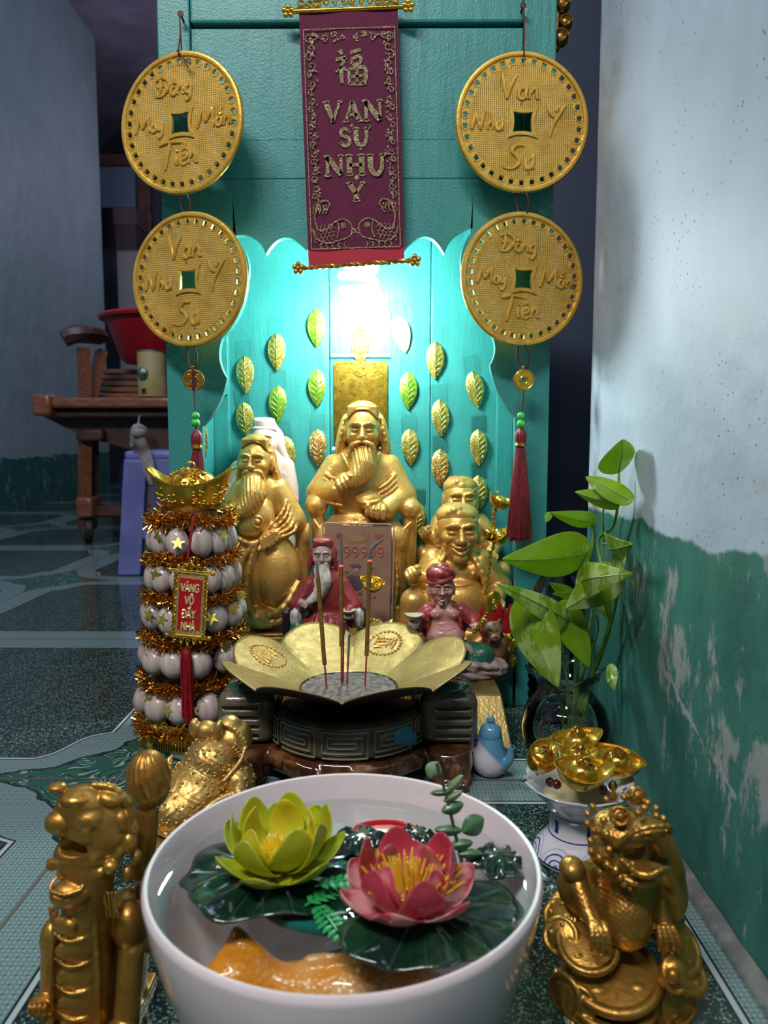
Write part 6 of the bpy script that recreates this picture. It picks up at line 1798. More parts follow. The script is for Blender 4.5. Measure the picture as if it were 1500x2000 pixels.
    # plaque words in slim capitals
    PL = {'V': (.8, [[(0.02, 1), (.35, 0)], [(.35, 0), (.68, 1)]]), 'A': (.8, [[(0.0, 0), (.34, 1)], [(.34, 1), (.68, 0)], [(.12, .35), (.56, .35)]]), 'N': (.85, [[(0.06, 0), (.06, 1)], [(.06, 1), (.66, 0)], [(.66, 0), (.66, 1)]]),
          'G': (.85, [[(.68, .85), (.4, 1), (.08, .75), (.06, .3), (.35, 0), (.68, .12)], [(.68, .12), (.68, .48)], [(.68, .48), (.42, .48)]]), 'O': (.85, [circ(.36, .5, .32, .5)]),
          'D': (.85, [[(.1, 0), (.1, 1)], [(.1, 1), (.45, .98), (.7, .7), (.7, .3), (.45, .02), (.1, 0)], [(-.06, .5), (.35, .5)]]), 'Y': (.8, [[(0.04, 1), (.36, .5)], [(.68, 1), (.36, .5)], [(.36, .5), (.36, 0)]]),
          'H': (.85, [[(.08, 0), (.08, 1)], [(.66, 0), (.66, 1)], [(.08, .5), (.66, .5)]]), '`': (0, [[(.2, 1.32), (.42, 1.14)]]), '^': (0, [[(.12, 1.12), (.36, 1.3), (.6, 1.12)]]), '2': (0, [[(.5, 1.62), (.66, 1.42)]])}
    mb = MB()
    for word, zc in (('VA`NG', 34), ('VO^', 9), ('DA^2Y', -19), ('NHA`', -44)):
        sz = 15.5 * k_; wd = .72
        tot = sum(PL[c][0] for c in word) * sz * wd; x = -tot / 2; b0 = x
        for ch in word:
            adv, sts = PL[ch]
            if adv: b0 = x
            for st in sts:
                P_ = catmull([(b0 + p[0] * sz * wd, -0.0018, (zc - 8) * k_ + p[1] * sz) for p in st], 3) if len(st) > 2 else [Vector((b0 + p[0] * sz * wd, -0.0018, (zc - 8) * k_ + p[1] * sz)) for p in st]
                mb.tube(P_, 0.00098, 5)
            x += adv * sz * wd
    mb.build('lettering', pm('cream_gold_letters', (0.85, 0.66, 0.30), 0.35, 0.3), ppl)
    # cords and long tassel
    cord = pm('red_satin_cord', (0.33, 0.006, 0.012), 0.35, col2=(0.2, 0.004, 0.01), nscale=200)
    a = Vector((W(376, 1012, .76).x - bx, -0.052, zt + .002)); b = loc + Vector((-0.001, -0.001, ph * 1.03 + .012))
    MB().tube([a, a.lerp(b, .5) + Vector((0.001, -0.003, 0)), b], 0.0014, 8).build('hanging_cord', cord, r)
    b = loc + Vector((-0.005, -0.001, -ph * 1.03 - .012)); e = Vector((W(369, 1418, .75).x - bx, -0.066, W(369, 1412, .75).z))
    mb = MB()
    for q in range(26):
        rr_ = 0.0048; a1 = rr.uniform(0, 6.28); q1 = rr.uniform(.2, 1)
        mb.tube(catmull([b, b.lerp(e, .12) + Vector((rr_ * q1 * math.cos(a1), rr_ * q1 * math.sin(a1), 0)), b.lerp(e, .6) + Vector((rr_ * 1.1 * q1 * math.cos(a1), rr_ * q1 * math.sin(a1), 0)), e + Vector((rr_ * 1.2 * q1 * math.cos(a1), rr_ * q1 * math.sin(a1), rr.uniform(0, .006)))], 4), 0.0013, 5)
    mb.build('long_tassel', cord, r)
    # base tray with fringe
    mb = MB(); mb.lathe([(0.0, 0.004), (0.055, 0.004), (0.060, 0.010), (0.058, 0.020), (0.055, 0.026), (0.050, 0.024), (0.0, 0.022)], 64, fr=lambda r_, z_, a: r_ * (1 + 0.03 * math.cos(8 * a)))
    tray = mb.build('base_tray', M['gold_bright'], r)
    mb = MB()
    for k in range(120):
        a = 2 * PI * k / 120; rr2 = 0.0605 * (1 + .03 * math.cos(8 * a))
        mb.ell((rr2 * math.cos(a), rr2 * math.sin(a), 0.013 + .002 * math.sin(8 * a)), 0.0015, 6, 4)
        mb.tube([(rr2 * math.cos(a), rr2 * math.sin(a), 0.010), (rr2 * 1.01 * math.cos(a), rr2 * 1.01 * math.sin(a), 0.0008)], 0.0008, 4)
    for k in range(16):
        a = 2 * PI * k / 16
        mb.tube([((0.056 + .006 * math.cos(t_)) * math.cos(a + .11 * math.sin(t_)), (0.056 + .006 * math.cos(t_)) * math.sin(a + .11 * math.sin(t_)), 0.026 + 0.006 * math.sin(t_ * 2)) for t_ in np.linspace(0, 2 * PI, 21)[:-1]], 0.0011, 5, closed=True)
    mb.build('fringe', M['gold_bright'], tray)
tower()
# grey coin leaning near the tower foot
p = FL(424, 1440, 0.0)
r = thing('token_disc', 'dull grey-violet metal coin lying on the tower base beside the burner ear', 'coin', tuple(W(424, 1412, 0.757)), (R(-20), R(6), 0))
MB().lathe([(0.006, -0.0008), (0.017, -0.0008), (0.0175, 0), (0.017, 0.0008), (0.0155, 0.0005), (0.006, 0.0005), (0.006, -0.0008)], 40).build('disc', pm('violet_grey_metal', (0.16, 0.13, 0.17), 0.4, 0.5), r)
MB().lathe([(0.0035, -0.0008), (0.0058, -0.0008), (0.0058, 0.0008), (0.0035, 0.0008), (0.0035, -0.0008)], 24).build('centre_ring', pm('pale_grey_ring', (0.35, 0.32, 0.36), 0.4, 0.5), r)

# ================================================================== WHITE BOWL WITH WATER
CX, CY = -0.0225, 0.3805
RIM_Z = 0.097
bowl = thing('water_bowl', 'large white glazed ceramic bowl of water in the foreground holding lotus flowers and a fish', 'bowl', (CX, CY, 0))
prof = [(0.0, 0.004), (0.046, 0.004), (0.048, 0.0005), (0.054, 0.0005), (0.056, 0.006), (0.070, 0.018), (0.084, 0.036), (0.094, 0.056), (0.1005, 0.078), (0.1035, 0.094), (0.1035, 0.0965), (0.1022, 0.0980), (0.1004, 0.0976), (0.0995, 0.095),
        (0.0965, 0.078), (0.090, 0.056), (0.080, 0.038), (0.066, 0.021), (0.050, 0.011), (0.0, 0.009)]
prof = [(r_ * 0.981, z_ * 1.072) for r_, z_ in prof]
MB().lathe(prof, 128).build('bowl_body', M['white_glaze'], bowl)
WZ = 0.0885
t, fr_, gl_, mx_ = clear('clear_water', (0.90, 0.97, 0.95), (1, 1, 1), 0.01, 1.33)
wv = t.n('ShaderNodeBump'); wv.inputs['Distance'].default_value = 0.0006; wv.inputs['Strength'].default_value = 0.6
t.t.links.new(t.noise(26, 1, 0.4), wv.inputs['Height'])
for q in (fr_, gl_): t.t.links.new(wv.outputs[0], q.inputs['Normal'])
WATER = t.m
mb = MB(); mb.grid(lambda u, v: ((0.0963 * u) * math.cos(v * 2 * PI), (0.0963 * u) * math.sin(v * 2 * PI), WZ + (0.0016 * max(0, (u - .95) / .05) ** 2)), 24, 96)
props(mb.build('water', WATER, None, loc=(CX, CY, 0), sharp=0), 'clear still water filling the white bowl nearly to the brim', 'water', kind='stuff')

# ---------- koi
def koi():
    t = NT('orange_koi_paint'); p_ = t.tc()
    sp = t.sep(p_)
    v = t.voro(330, vec=p_)
    body = t.mix(t.smap(t.noise(16, 3), .42, .62), (0.85, 0.30, 0.03), (0.80, 0.46, 0.20))
    body = t.mix(t.math('MULTIPLY', t.smap(v, 0.5, 0.2), t.math('MULTIPLY', t.smap(t.noise(14, 2), .40, .6), .75)), body, (0.95, 0.72, 0.45))
    body = t.mix(t.smap(sp[0], -0.018, -0.030), body, (0.80, 0.26, 0.01))
    t.set(col=body, rough=0.3, coat=0.4); t.bump(v, -0.001, 0.5)
    r = thing('koi_figurine', 'orange and white ceramic carp under the water at the front of the bowl', 'fish', tuple((W(652, 1862, CY - 0.022).x, CY - 0.018, 0.0400)))
    s = 0.001
    S = Sculpt((-74, -34, -22), (66, 32, 42), 1.2)
    S.path([(-38, 0, 10), (-18, -2, 6), (10, -3, 5), (38, 0, 5), (54, 3, 4)], [7, 14, 20, 16, 7], 3, n=4)
    S.path([(-34, 0, 10), (-48, 2, 22), (-54, 6, 34)], [8, 8, 3], 5); S.path([(-34, 0, 10), (-54, -4, 14), (-72, -8, 16)], [8, 9, 3], 5); S.ell((-52, 0, 20), (14, 4, 12), 6, rot=(0, -30, 0))
    S.path([(-36, -3, 8), (-44, -10, 2), (-48, -16, -4)], [7, 6, 3], 5)
    S.path([(-20, -1, 19), (5, -2, 27), (28, 0, 23)], [2, 3.4, 2], 3)
    S.box((4, -2, 21), (20, 2.2, 5), 2, 3)
    S.path([(30, -16, 2), (20, -26, -2), (12, -30, -6)], [4, 4, 1.5], 3)
    for g in (-1, 1): S.ell((48, g * 9, 8), 3, 1)
    S.build('fish_body', t.m, r, s * .93)
    mb = MB()
    for i in range(9):
        0 and mb.tube([(-0.040 - i * 0.0004, -0.0055 + i * .0006, 0.014 + i * .001), (-0.052, -0.009 + i * .0012, 0.010 + i * .0022), (-0.064 + i * .0006, -0.011 + i * .001, 0.009 + i * .0028)], 0.0005, 4)
    MB().lathe([(0, -0.0165), (0.013, -0.0165), (0.011, -0.008), (0, -0.006)], 20, c=(0.004, 0, -0.0065)).build('foot', t.m, r)
koi()

# ---------- floating lotuses
def petal_mesh(L, w, cup, lift, curl=0.0, pt=1.0):
    mb = MB()
    def fn(u, v):
        vv = v * 2 - 1
        wd = w / 2 * math.sin(PI * (0.12 + 0.88 * u) ** 1.15) ** 0.65 if u < 0.995 else 0
        el = lift * u + curl * u * u
        x = L * (u * math.cos(el))
        z = L * (u * math.sin(el)) + cup * w * (vv * vv) * (0.4 + 0.6 * u) * (1 - .5 * u)
        return (x, vv * wd, z)
    mb.grid(fn, 12, 8)
    return mb
def pad_mesh(rx, ry, seed, notch=None, n=120, dome=0.002):
    mb = MB(); rr = random.Random(seed); ph = [rr.uniform(0, 6.28) for _ in range(4)]
    def fn(u, v):
        a = v * 2 * PI
        w = 1 + 0.05 * math.sin(3 * a + ph[0]) + 0.035 * math.sin(7 * a + ph[1]) + 0.02 * math.sin(13 * a + ph[2])
        z = WZ + 0.0012 + dome * (1 - u * u) + 0.0018 * u * u * math.sin(6 * a + ph[3]) + 0.0022 * math.exp(-((u - .68) / .2) ** 2) * math.sin(9 * a + ph[0]) - .0012 * u ** 3
        return (rx * w * u * math.cos(a), ry * w * u * math.sin(a), z)
    mb.grid(fn, 18, n)
    return mb
t = NT('dark_green_lily_pad'); p_ = t.tc(); sp = t.sep(p_)
ang = t.math('ARCTAN2', sp[1], sp[0]); vn_ = t.math('ABSOLUTE', t.math('SINE', t.math('MULTIPLY', ang, 8.0)))
t.set(col=t.mix(t.smap(vn_, .12, .0), t.mix(t.smap(t.noise(45, 4), .4, .65), (0.004, 0.020, 0.013), (0.010, 0.048, 0.022)), (0.02, 0.085, 0.035)), rough=0.16, coat=0.5)
b_ = t.bump(t.smap(vn_, .25, .0), -0.001, 0.7); t.bump(t.noise(90, 3), 0.0012, 0.6, prev=b_); PAD = t.m
def lotus(name, label, c, radii, pad_r, layers, pmat, smat, st_n, st_len, seed, padoff, stw):
    r = thing(name, label, 'lotus flower', (c[0], c[1], 0))
    rr = random.Random(seed)
    o = pad_mesh(pad_r[0], pad_r[1], seed).build('lily_pad', PAD, r, solid=0.0007); o.location = (padoff[0], padoff[1], 0)
    for (n, L, w, cup, lift, curl, z0, off, r0) in layers:
        proto_ = None
        for k in range(n):
            if proto_ is None: proto_ = petal_mesh(L, w, cup, lift, curl).build('petal', pmat, r, solid=0.0009, subsurf=1); q = proto_
            else: q = proto_.copy(); COL.objects.link(q); q.parent = r
            a = 2 * PI * (k + off) / n + rr.uniform(-.1, .1)
            q.location = (r0 * math.cos(a), r0 * math.sin(a), WZ + z0); q.rotation_euler = (rr.uniform(-.12, .12), rr.uniform(-.12, .10), a)
    mb = MB()
    for k in range(st_n):
        a = rr.uniform(0, 2 * PI); sp_ = rr.uniform(0, 1) ** .6; L = st_len * rr.uniform(.8, 1.1)
        base_ = Vector((0.008 * sp_ * math.cos(a), 0.008 * sp_ * math.sin(a), WZ + 0.004)); tip = base_ + Vector((L * .75 * sp_ * math.cos(a), L * .75 * sp_ * math.sin(a), L * (1 - .25 * sp_)))
        mb.tube([base_, base_.lerp(tip, .55) + Vector((0, 0, .001)), tip], [stw, stw * 1.1, stw * .6], 6)
    props(mb.build('stamens', smat, r), kind='stuff' if st_n > 60 else None)
    MB().ell((0, 0, WZ + 0.0075), (0.0085, 0.0085, 0.005), 20, 10).build('flower_heart', pmat, r)
def petalmat(name, tip, base_, L, c3=None):
    t = NT(name); sp = t.sep(); 
    f = t.smap(sp[0], L * .15, L * .95)
    col = t.mix(f, base_, tip)
    col = t.mix(t.math('MULTIPLY', t.smap(t.noise(70, 4), .45, .62), .7), col, c3 or tip)
    t.set(col=col, rough=0.32, coat=0.2, sss=0.0); t.bump(t.noise(120, 3, vec=t.vscale(t.tc(), (0.2, 1, 1))), 0.0006)
    return t.m
yel = petalmat('yellow_green_petal', (0.30, 0.38, 0.010), (0.62, 0.50, 0.02), 0.034, (0.40, 0.48, 0.02))
pink = petalmat('rose_pink_petal', (0.42, 0.012, 0.045), (0.60, 0.10, 0.13), 0.032, (0.68, 0.36, 0.34))
ystam = pm('yellow_orange_stamens', (0.80, 0.42, 0.015), 0.45, col2=(0.65, 0.45, 0.04), nscale=150)
py_ = FL(548, 1708, WZ); pp_ = FL(798, 1788, WZ)
lotus('floating_lotus', 'yellow-green artificial lotus floating on the left side of the bowl', (py_.x, py_.y), None, (0.050, 0.041),
      [(7, 0.037, 0.026, .22, R(14), R(12), 0.004, 0.1, .003), (7, 0.036, 0.025, .25, R(34), R(16), 0.006, 0.6, .003), (5, 0.028, 0.021, .3, R(52), R(14), 0.007, 0.2, .004)], yel, pm('yellow_stamens', (0.74, 0.50, 0.01), 0.5), 58, 0.014, 3, (-0.004, 0.002), .0009)
lotus('floating_lotus', 'pink artificial lotus with long yellow stamens floating on the right of the bowl', (pp_.x, pp_.y), None, (0.0475, 0.042),
      [(6, 0.035, 0.026, .22, R(8), R(14), 0.004, 0.33, .003), (6, 0.034, 0.025, .25, R(34), R(20), 0.006, 0.75, .003), (4, 0.024, 0.019, .3, R(56), R(10), 0.007, 0.4, .004)], pink, ystam, 84, 0.025, 8, (0.007, 0.003), .00085)
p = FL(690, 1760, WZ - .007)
r = thing('teal_disc', 'turquoise disc just under the water beneath the lily pads', 'raft', (p.x, p.y, WZ - .0085))  # flat turquoise disc that gives the teal between the pads
MB().lathe([(0, 0), (.049, 0), (.050, .002), (.049, .004), (0, .004)], 60, M=Matrix.Diagonal((1.0, .56, 1, 1))).build('disc_body', pm('matt_turquoise', (0.008, 0.15, 0.14), .5), r)
for g in (-1, 1): MB().ell((g * .03, 0, -.003), (.008, .006, .0045), 14, 8).build('disc_knob', bpy.data.materials['matt_turquoise'], r)
# loose dark pads
for k, (px, py, rx, ry, lb) in enumerate(((705, 1650, 0.016, 0.017, 'small dark crumpled lily leaf at the back of the bowl between the two lotuses'), (975, 1690, 0.016, 0.018, 'small dark lily leaf by the right rim of the bowl'), (815, 1645, 0.012, 0.010, 'small dark leaf under the back of the pink lotus'))):
    p = FL(px, py, WZ)
    r = thing('lily_leaf', lb, 'leaf', (p.x, p.y, 0.0014 + k * .0004), (0, 0, k))
    pad_mesh(rx, ry, 20 + k, n=60, dome=0.0035).build('leaf_blade', PAD, r, solid=0.0006)
    MB().tube([(0, 0, WZ - .001), (0.002, 0.001, WZ - 0.008)], 0.0007, 6).build('stalk', PAD, r)
# red arc (submerged ring)
p = FL(752, 1633, WZ)
r = thing('red_float', 'red plastic float half hidden behind the pink lotus at the back rim', 'float', (p.x, p.y + .004, WZ + .001))
mb = MB(); mb.tube([(0.018 * math.cos(a), 0.010 * math.sin(a), 0.0) for a in np.linspace(0, 2 * PI, 33)[:-1]], 0.0018, 8, closed=True); mb.ell((0, 0, -0.0005), (0.0165, 0.009, 0.0015), 24, 8)
mb.build('ring', pm('red_plastic', (0.45, 0.01, 0.015), 0.25, coat=.4), r)
# fern bits
fern = pm('bright_green_plastic_fern', (0.02, 0.30, 0.08), 0.4)
for k, (px, py, rot, z_, lb) in enumerate(((668, 1722, 10, .008, 'bright green plastic fern tip between the two lotuses'), (640, 1795, -60, .001, 'dark green plastic fern tip in the water left of the pink lotus'), (640, 1745, 40, .002, 'little green fern sprig at the edge of the yellow lotus pad'))):
    p = FL(px, py, WZ + z_)
    r = thing('fern_sprig', lb, 'fern', (p.x, p.y, WZ + z_), (0, 0, R(rot)))
    mb = MB(); mb.tube([(-0.014, 0, -.001), (0, 0, .001), (0.014, 0, 0)], 0.0006, 6); mb.build('stem', fern, r)
    mb = MB()
    for i in range(7):
        x = -0.011 + i * .004
        for g in (-1, 1):
            mb.tube([(x, 0, 0), (x + .002, g * .004 * (1 - abs(i - 3) * .12), .0006), (x + .0035, g * .0075 * (1 - abs(i - 3) * .12), 0)], [0.0006, 0.0018, 0.0004], 6, flat=(1, .3, (0, 0, 1)))
    mb.build('leaflets', fern, r)
# eucalyptus sprig
def sprig():
    b = FL(908, 1712, WZ - .006); top = W(852, 1490, b.y - 0.003)
    r = thing('eucalyptus_sprig', 'upright green sprig with paired round leaves rising from the right back of the bowl', 'sprig', tuple(b))
    pts = [Vector((0, 0, 0)), W(893, 1645, b.y - .001) - b, W(873, 1560, b.y - .002) - b, top - b]
    MB().tube(catmull(pts, 6), [0.0012, 0.0007], 8).build('stem', pm('brownish_stem', (0.05, 0.075, 0.03), 0.5), r)
    lm_ = pm('matte_sage_green_leaf', (0.055, 0.16, 0.055), 0.42, col2=(0.035, 0.11, 0.05), nscale=80, coat=.2); lm2 = pm('pale_sage_leaf', (0.16, 0.26, 0.13), 0.45)
    # (centre px, length px, width px, tilt deg of long axis, pale)
    for (px, py, L, w, rot, pale, yaw) in ((925, 1612, 52, 42, 25, 0, 20), (876, 1622, 56, 22, -2, 0, 0), (900, 1650, 50, 22, 10, 0, 0), (885, 1578, 48, 26, 12, 0, 15), (884, 1556, 44, 16, 30, 1, 0), (862, 1548, 44, 14, 6, 0, 0), (888, 1532, 48, 18, 48, 1, 0), (848, 1505, 34, 38, 55, 1, 30), (918, 1668, 52, 20, 0, 0, 0)):
        c_ = W(px, py, b.y - .002) - b; k_ = mpp(W(px, py, b.y))
        mb = MB()
        def fn(u, v):
            vv = v * 2 - 1; wd = math.sin(PI * u) ** .7
            return ((u - .5) * L * k_, -0.0015 * math.sin(PI * u) + 0.002 * abs(vv), vv * wd * w / 2 * k_)
        mb.grid(fn, 12, 6)
        o = mb.build('leaf', lm2 if pale else lm_, r, solid=0.0006, subsurf=1); o.location = c_; o.rotation_euler = (R(-20), R(-rot), R(yaw))
sprig()

# ================================================================== STEM CUP WITH INGOTS
t = NT('blue_white_porcelain'); sp = t.sep()
ang = t.math('ARCTAN2', sp[1], sp[0]); z_ = sp[2]
def bandz(a, b): return t.math('MULTIPLY', t.math('GREATER_THAN', z_, a), t.math('LESS_THAN', z_, b))
blue = (0.012, 0.018, 0.22)
col = t.mix(0.0, (0.62, 0.60, 0.64), (0.62, 0.60, 0.64))
for a, b in ((0.0030, 0.0045), (0.0200, 0.0208), (0.0372, 0.0381)): col = t.mix(bandz(a, b), col, blue)
# concentric wave arcs around the foot
u_ = t.math('SUBTRACT', t.math('MULTIPLY', t.math('FRACT', t.math('MULTIPLY', t.math('ADD', ang, PI + .5), 7 / (2 * PI))), 2.0), 1.0)
rad_ = t.math('SQRT', t.math('ADD', t.math('MULTIPLY', t.math('MULTIPLY', u_, u_), 1.0), t.math('POWER', t.math('DIVIDE', t.math('SUBTRACT', z_, 0.0045), 0.0115), 2.0)))
ringm = t.math('GREATER_THAN', t.math('SINE', t.math('MULTIPLY', rad_, 21.0)), 0.62)
ringm = t.math('MULTIPLY', ringm, t.math('MULTIPLY', t.math('LESS_THAN', rad_, 0.95), bandz(0.0045, 0.0175)))
col = t.mix(ringm, col, (0.03, 0.045, 0.33))
dab = t.math('MULTIPLY', t.math('GREATER_THAN', t.math('SINE', t.math('ADD', t.math('MULTIPLY', ang, 6.0), t.math('MULTIPLY', t.noise(300, 2), 3.0))), 0.75), bandz(0.0425, 0.0475))
col = t.mix(dab, col, blue)
stroke = t.math('MULTIPLY', t.math('GREATER_THAN', t.math('SINE', t.math('ADD', t.math('MULTIPLY', ang, 5.0), 2.2)), 0.90), bandz(0.0235, 0.034))
col = t.mix(stroke, col, blue)
inner = t.math('MULTIPLY', t.math('GREATER_THAN', t.noise(160, 3), 0.62), t.math('GREATER_THAN', z_, 0.053))
col = t.mix(inner, col, blue)
t.set(col=col, rough=0.13, coat=0.7, coatr=.04); BW = t.m
cpx = W(1128, 1600, 0.567).x
cup = thing('stem_cup', 'blue and white porcelain stem cup with scalloped rim, holding five gold ingots', 'cup', (cpx, 0.567, 0))
def scal(r_, z_, a):
    if z_ < 0.05 or r_ < .02: return r_
    k = (z_ - 0.050) / 0.010
    w = abs(math.cos(5 * a))
    return (r_ * (1 + 0.10 * k * (w - .5)), z_ + 0.0028 * k * (w - .6))
MB().lathe([(0.0, 0.002), (0.029, 0.001), (0.0325, 0.001), (0.0335, 0.004), (0.031, 0.010), (0.025, 0.016), (0.0215, 0.021), (0.0205, 0.028), (0.0215, 0.036), (0.0255, 0.044), (0.032, 0.051), (0.0385, 0.0575), (0.0405, 0.0600), (0.0398, 0.0610), (0.037, 0.0595), (0.030, 0.0525), (0.022, 0.047), (0.0, 0.045)], 90, fr=scal).build('cup_body', BW, cup)
fillm = pm('tan_folded_paper', (0.45, 0.30, 0.13), 0.5, bump=0.001, bscale=60)
mb = MB(); mb.lathe([(0.0, 0.0475), (0.018, 0.0476), (0.026, 0.0515), (0.022, 0.054), (0.0, 0.057)], 30, fr=lambda r_, z_, a: r_ * (1 + .06 * math.sin(5 * a + 200 * z_)))
props(mb.build('paper_filling', fillm, cup), None)
red_b = pm('dark_red_berry', (0.10, 0.004, 0.012), 0.2, coat=.6)
for k, (px, py, Y) in enumerate(((1087, 1532, 0.548), (1178, 1543, 0.545), (1197, 1535, 0.555), (1074, 1528, 0.556))):
    p = W(px, py, Y)
    r = thing('red_berry', ['dark red bead in the cup under the leftmost ingot', 'dark red bead in the cup right of the front ingot', 'dark red bead by the right rim of the cup', 'dark red bead tucked at the left rim of the cup'][k], 'bead', tuple(p), group='dark red beads in the stem cup')
    MB().ell((0, 0, 0), 0.0036, 16, 10).build('bead_body', red_b, r); MB().tube([(0, 0, 0.003), (0, -.0006, 0.0042)], 0.0007, 6).build('stalk_end', red_b, r)
def small_ingot(px, py, Y, L, rot, label, extra=0):
    p = W(px, py, Y)
    r = thing('gold_ingot', label, 'ingot', tuple(p), tuple(R(a) for a in rot), 'five plastic gold ingots in the stem cup')
    mb = MB(); ingot_mesh(mb, L / 2, L * .33, L * .30, L * .10, M=Matrix.Translation((0, 0, -L * .2)), n=44, dome=False); mb.build('hull', M['gold_bright'], r)
    mb = MB(); mb.ell((0, 0, L * .05), (L * .26, L * .25, L * .20), 28, 12, fr=lambda th, an: 1 + 0.05 * math.cos(20 * an) * math.sin(th) ** 2); mb.build('dome', M['gold_bright'], r)
    mb = MB(); zt_ = L * .26
    mb.tube([(0.0026 * math.cos(a), 0, zt_ + .0018 + 0.0026 * math.sin(a)) for a in np.linspace(0, 2 * PI, 15)[:-1]], 0.0008, 6, closed=True)
    rr = random.Random(int(px))
    for k in range(10):
        a = rr.uniform(0, 6.28); mb.tube([(0.001 * math.cos(a), 0.001 * math.sin(a), zt_ - .001), (0.004 * math.cos(a), 0.004 * math.sin(a), zt_ + rr.uniform(-.001, .002)), (0.0065 * math.cos(a + .4), 0.0065 * math.sin(a + .4), zt_ - .002)], [0.0009, 0.0012, 0.0005], 5)
    if extra: mb.tube([(0.005 * math.cos(a), -.001 + 0.001 * math.sin(a), zt_ - .001 + .004 * math.sin(a)) for a in np.linspace(0, 2 * PI, 17)[:-1]], 0.0009, 6, closed=True)
    mb.build('ribbon_bow', M['gold_antique'], r)
small_ingot(1056, 1482, 0.562, 0.036, (38, -12, 62), 'gold ingot at the left side of the stem cup, tipped toward the viewer')
small_ingot(1126, 1452, 0.585, 0.041, (12, -6, 10), 'gold ingot at the back of the stem cup with a ring on top', 1)
small_ingot(1108, 1490, 0.566, 0.036, (14, 0, -8), 'gold ingot in the middle of the stem cup, below the back one') if False else None
small_ingot(1205, 1490, 0.573, 0.042, (20, 8, -34), 'gold ingot at the right side of the stem cup touching its rim')
small_ingot(1137, 1512, 0.537, 0.043, (20, 3, 4), 'front gold ingot in the stem cup with a crumpled ribbon bow', 1)
small_ingot(1128, 1478, 0.560, 0.030, (22, 0, 14), 'small gold ingot in the middle of the pile, between the back and front ones')

# ================================================================== TEAPOT AND JAR
tp = W(957, 1500, 0.712)
r = thing('toy_teapot', 'miniature blue and white glazed teapot on the floor beside the burner', 'teapot', (tp.x, 0.712, 0))
t = NT('blue_white_pot_glaze'); sp = t.sep()
f = t.smap(t.math('ADD', sp[2], t.math('MULTIPLY', sp[0], 0.9)), 0.020, 0.026)
t.set(col=t.mix(f, (0.55, 0.52, 0.58), (0.10, 0.27, 0.42)), rough=.12, coat=.7); TPM = t.m
bluem = pm('sky_blue_glaze', (0.10, 0.28, 0.44), 0.12, coat=.7)
MB().lathe([(0, 0.001), (0.012, 0.001), (0.0165, 0.006), (0.0180, 0.013), (0.0165, 0.021), (0.0125, 0.029), (0.0115, 0.036), (0.0110, 0.037), (0, 0.037)], 40).build('body', TPM, r)
MB().lathe([(0.0, 0.0372), (0.0108, 0.0372), (0.0112, 0.040), (0.0095, 0.046), (0.005, 0.0495), (0.0032, 0.0505), (0.0042, 0.053), (0.003, 0.056), (0, 0.0568)], 32).build('lid', bluem, r)
mb = MB(); mb.tube(catmull([(0.010, -0.009, 0.012), (0.0165, -0.013, 0.020), (0.0175, -0.0135, 0.028), (0.0185, -0.0145, 0.0325)], 5), [0.0065, 0.0045, 0.0034, 0.0033], 14); mb.build('spout', bluem, r)
mb = MB(); mb.ell((0.0186, -0.0146, 0.0330), (0.0020, 0.0020, 0.0006), 10, 6); mb.build('spout_opening', M['paint_black'], r)
mb = MB(); mb.tube(catmull([(-0.0105, 0.002, 0.036), (-0.017, 0.003, 0.034), (-0.0175, 0.003, 0.026), (-0.0145, 0.002, 0.020)], 5), 0.0022, 10); mb.build('handle', TPM, r)
jp = W(900, 1500, 0.722)
r = thing('wine_jar', 'small blue and white porcelain jar squeezed between the burner and the toy teapot', 'jar', (jp.x + .004, 0.735, 0))
t = NT('blue_cloud_porcelain'); t.set(col=t.mix(t.smap(t.voro(95, feat='DISTANCE_TO_EDGE'), .12, .05), (0.58, 0.58, 0.64), (0.02, 0.05, 0.30)), rough=.14, coat=.6)
MB().lathe([(0, 0.001), (0.011, 0.001), (0.015, 0.008), (0.0165, 0.018), (0.014, 0.029), (0.0095, 0.035), (0.0098, 0.0385), (0, 0.0385)], 40).build('body', t.m, r)
MB().lathe([(0, 0.0388), (0.0105, 0.0388), (0.011, 0.041), (0.007, 0.0465), (0.002, 0.049), (0, 0.0495)], 32).build('lid', t.m, r)

# ================================================================== GOLD ANIMAL FIGURES ON THE FLOOR
def creature(label, cat, name, cxp, basey, group=None):
    b = FL(cxp, basey, 0.0)
    r = thing(name, label, cat, tuple(b), group=group)
    el = math.atan2(CAM_H, b.y); s = mpp(b)
    ce, se = math.cos(el), math.sin(el)
    Q = lambda px, py, d=0: ((px - cxp) * (1 + d * s * 0.9 / b.y), d, ((basey - py) * (1 + d * s * .9 / b.y) - se * d) / ce)
    return r, s, Q
def warts(V, F, n, rmin, rmax, sel, seed, s, name, mat, root):
    rr = random.Random(seed); idx = [i for i in range(0, len(V), 3) if sel(V[i])]
    mb = MB()
    for k in range(n):
        p = V[rr.choice(idx)]; q = rr.uniform(rmin, rmax)
        mb.ell([c * s for c in p], q * s, 8, 5)
    return props(mb.build(name, mat, root), kind='stuff')

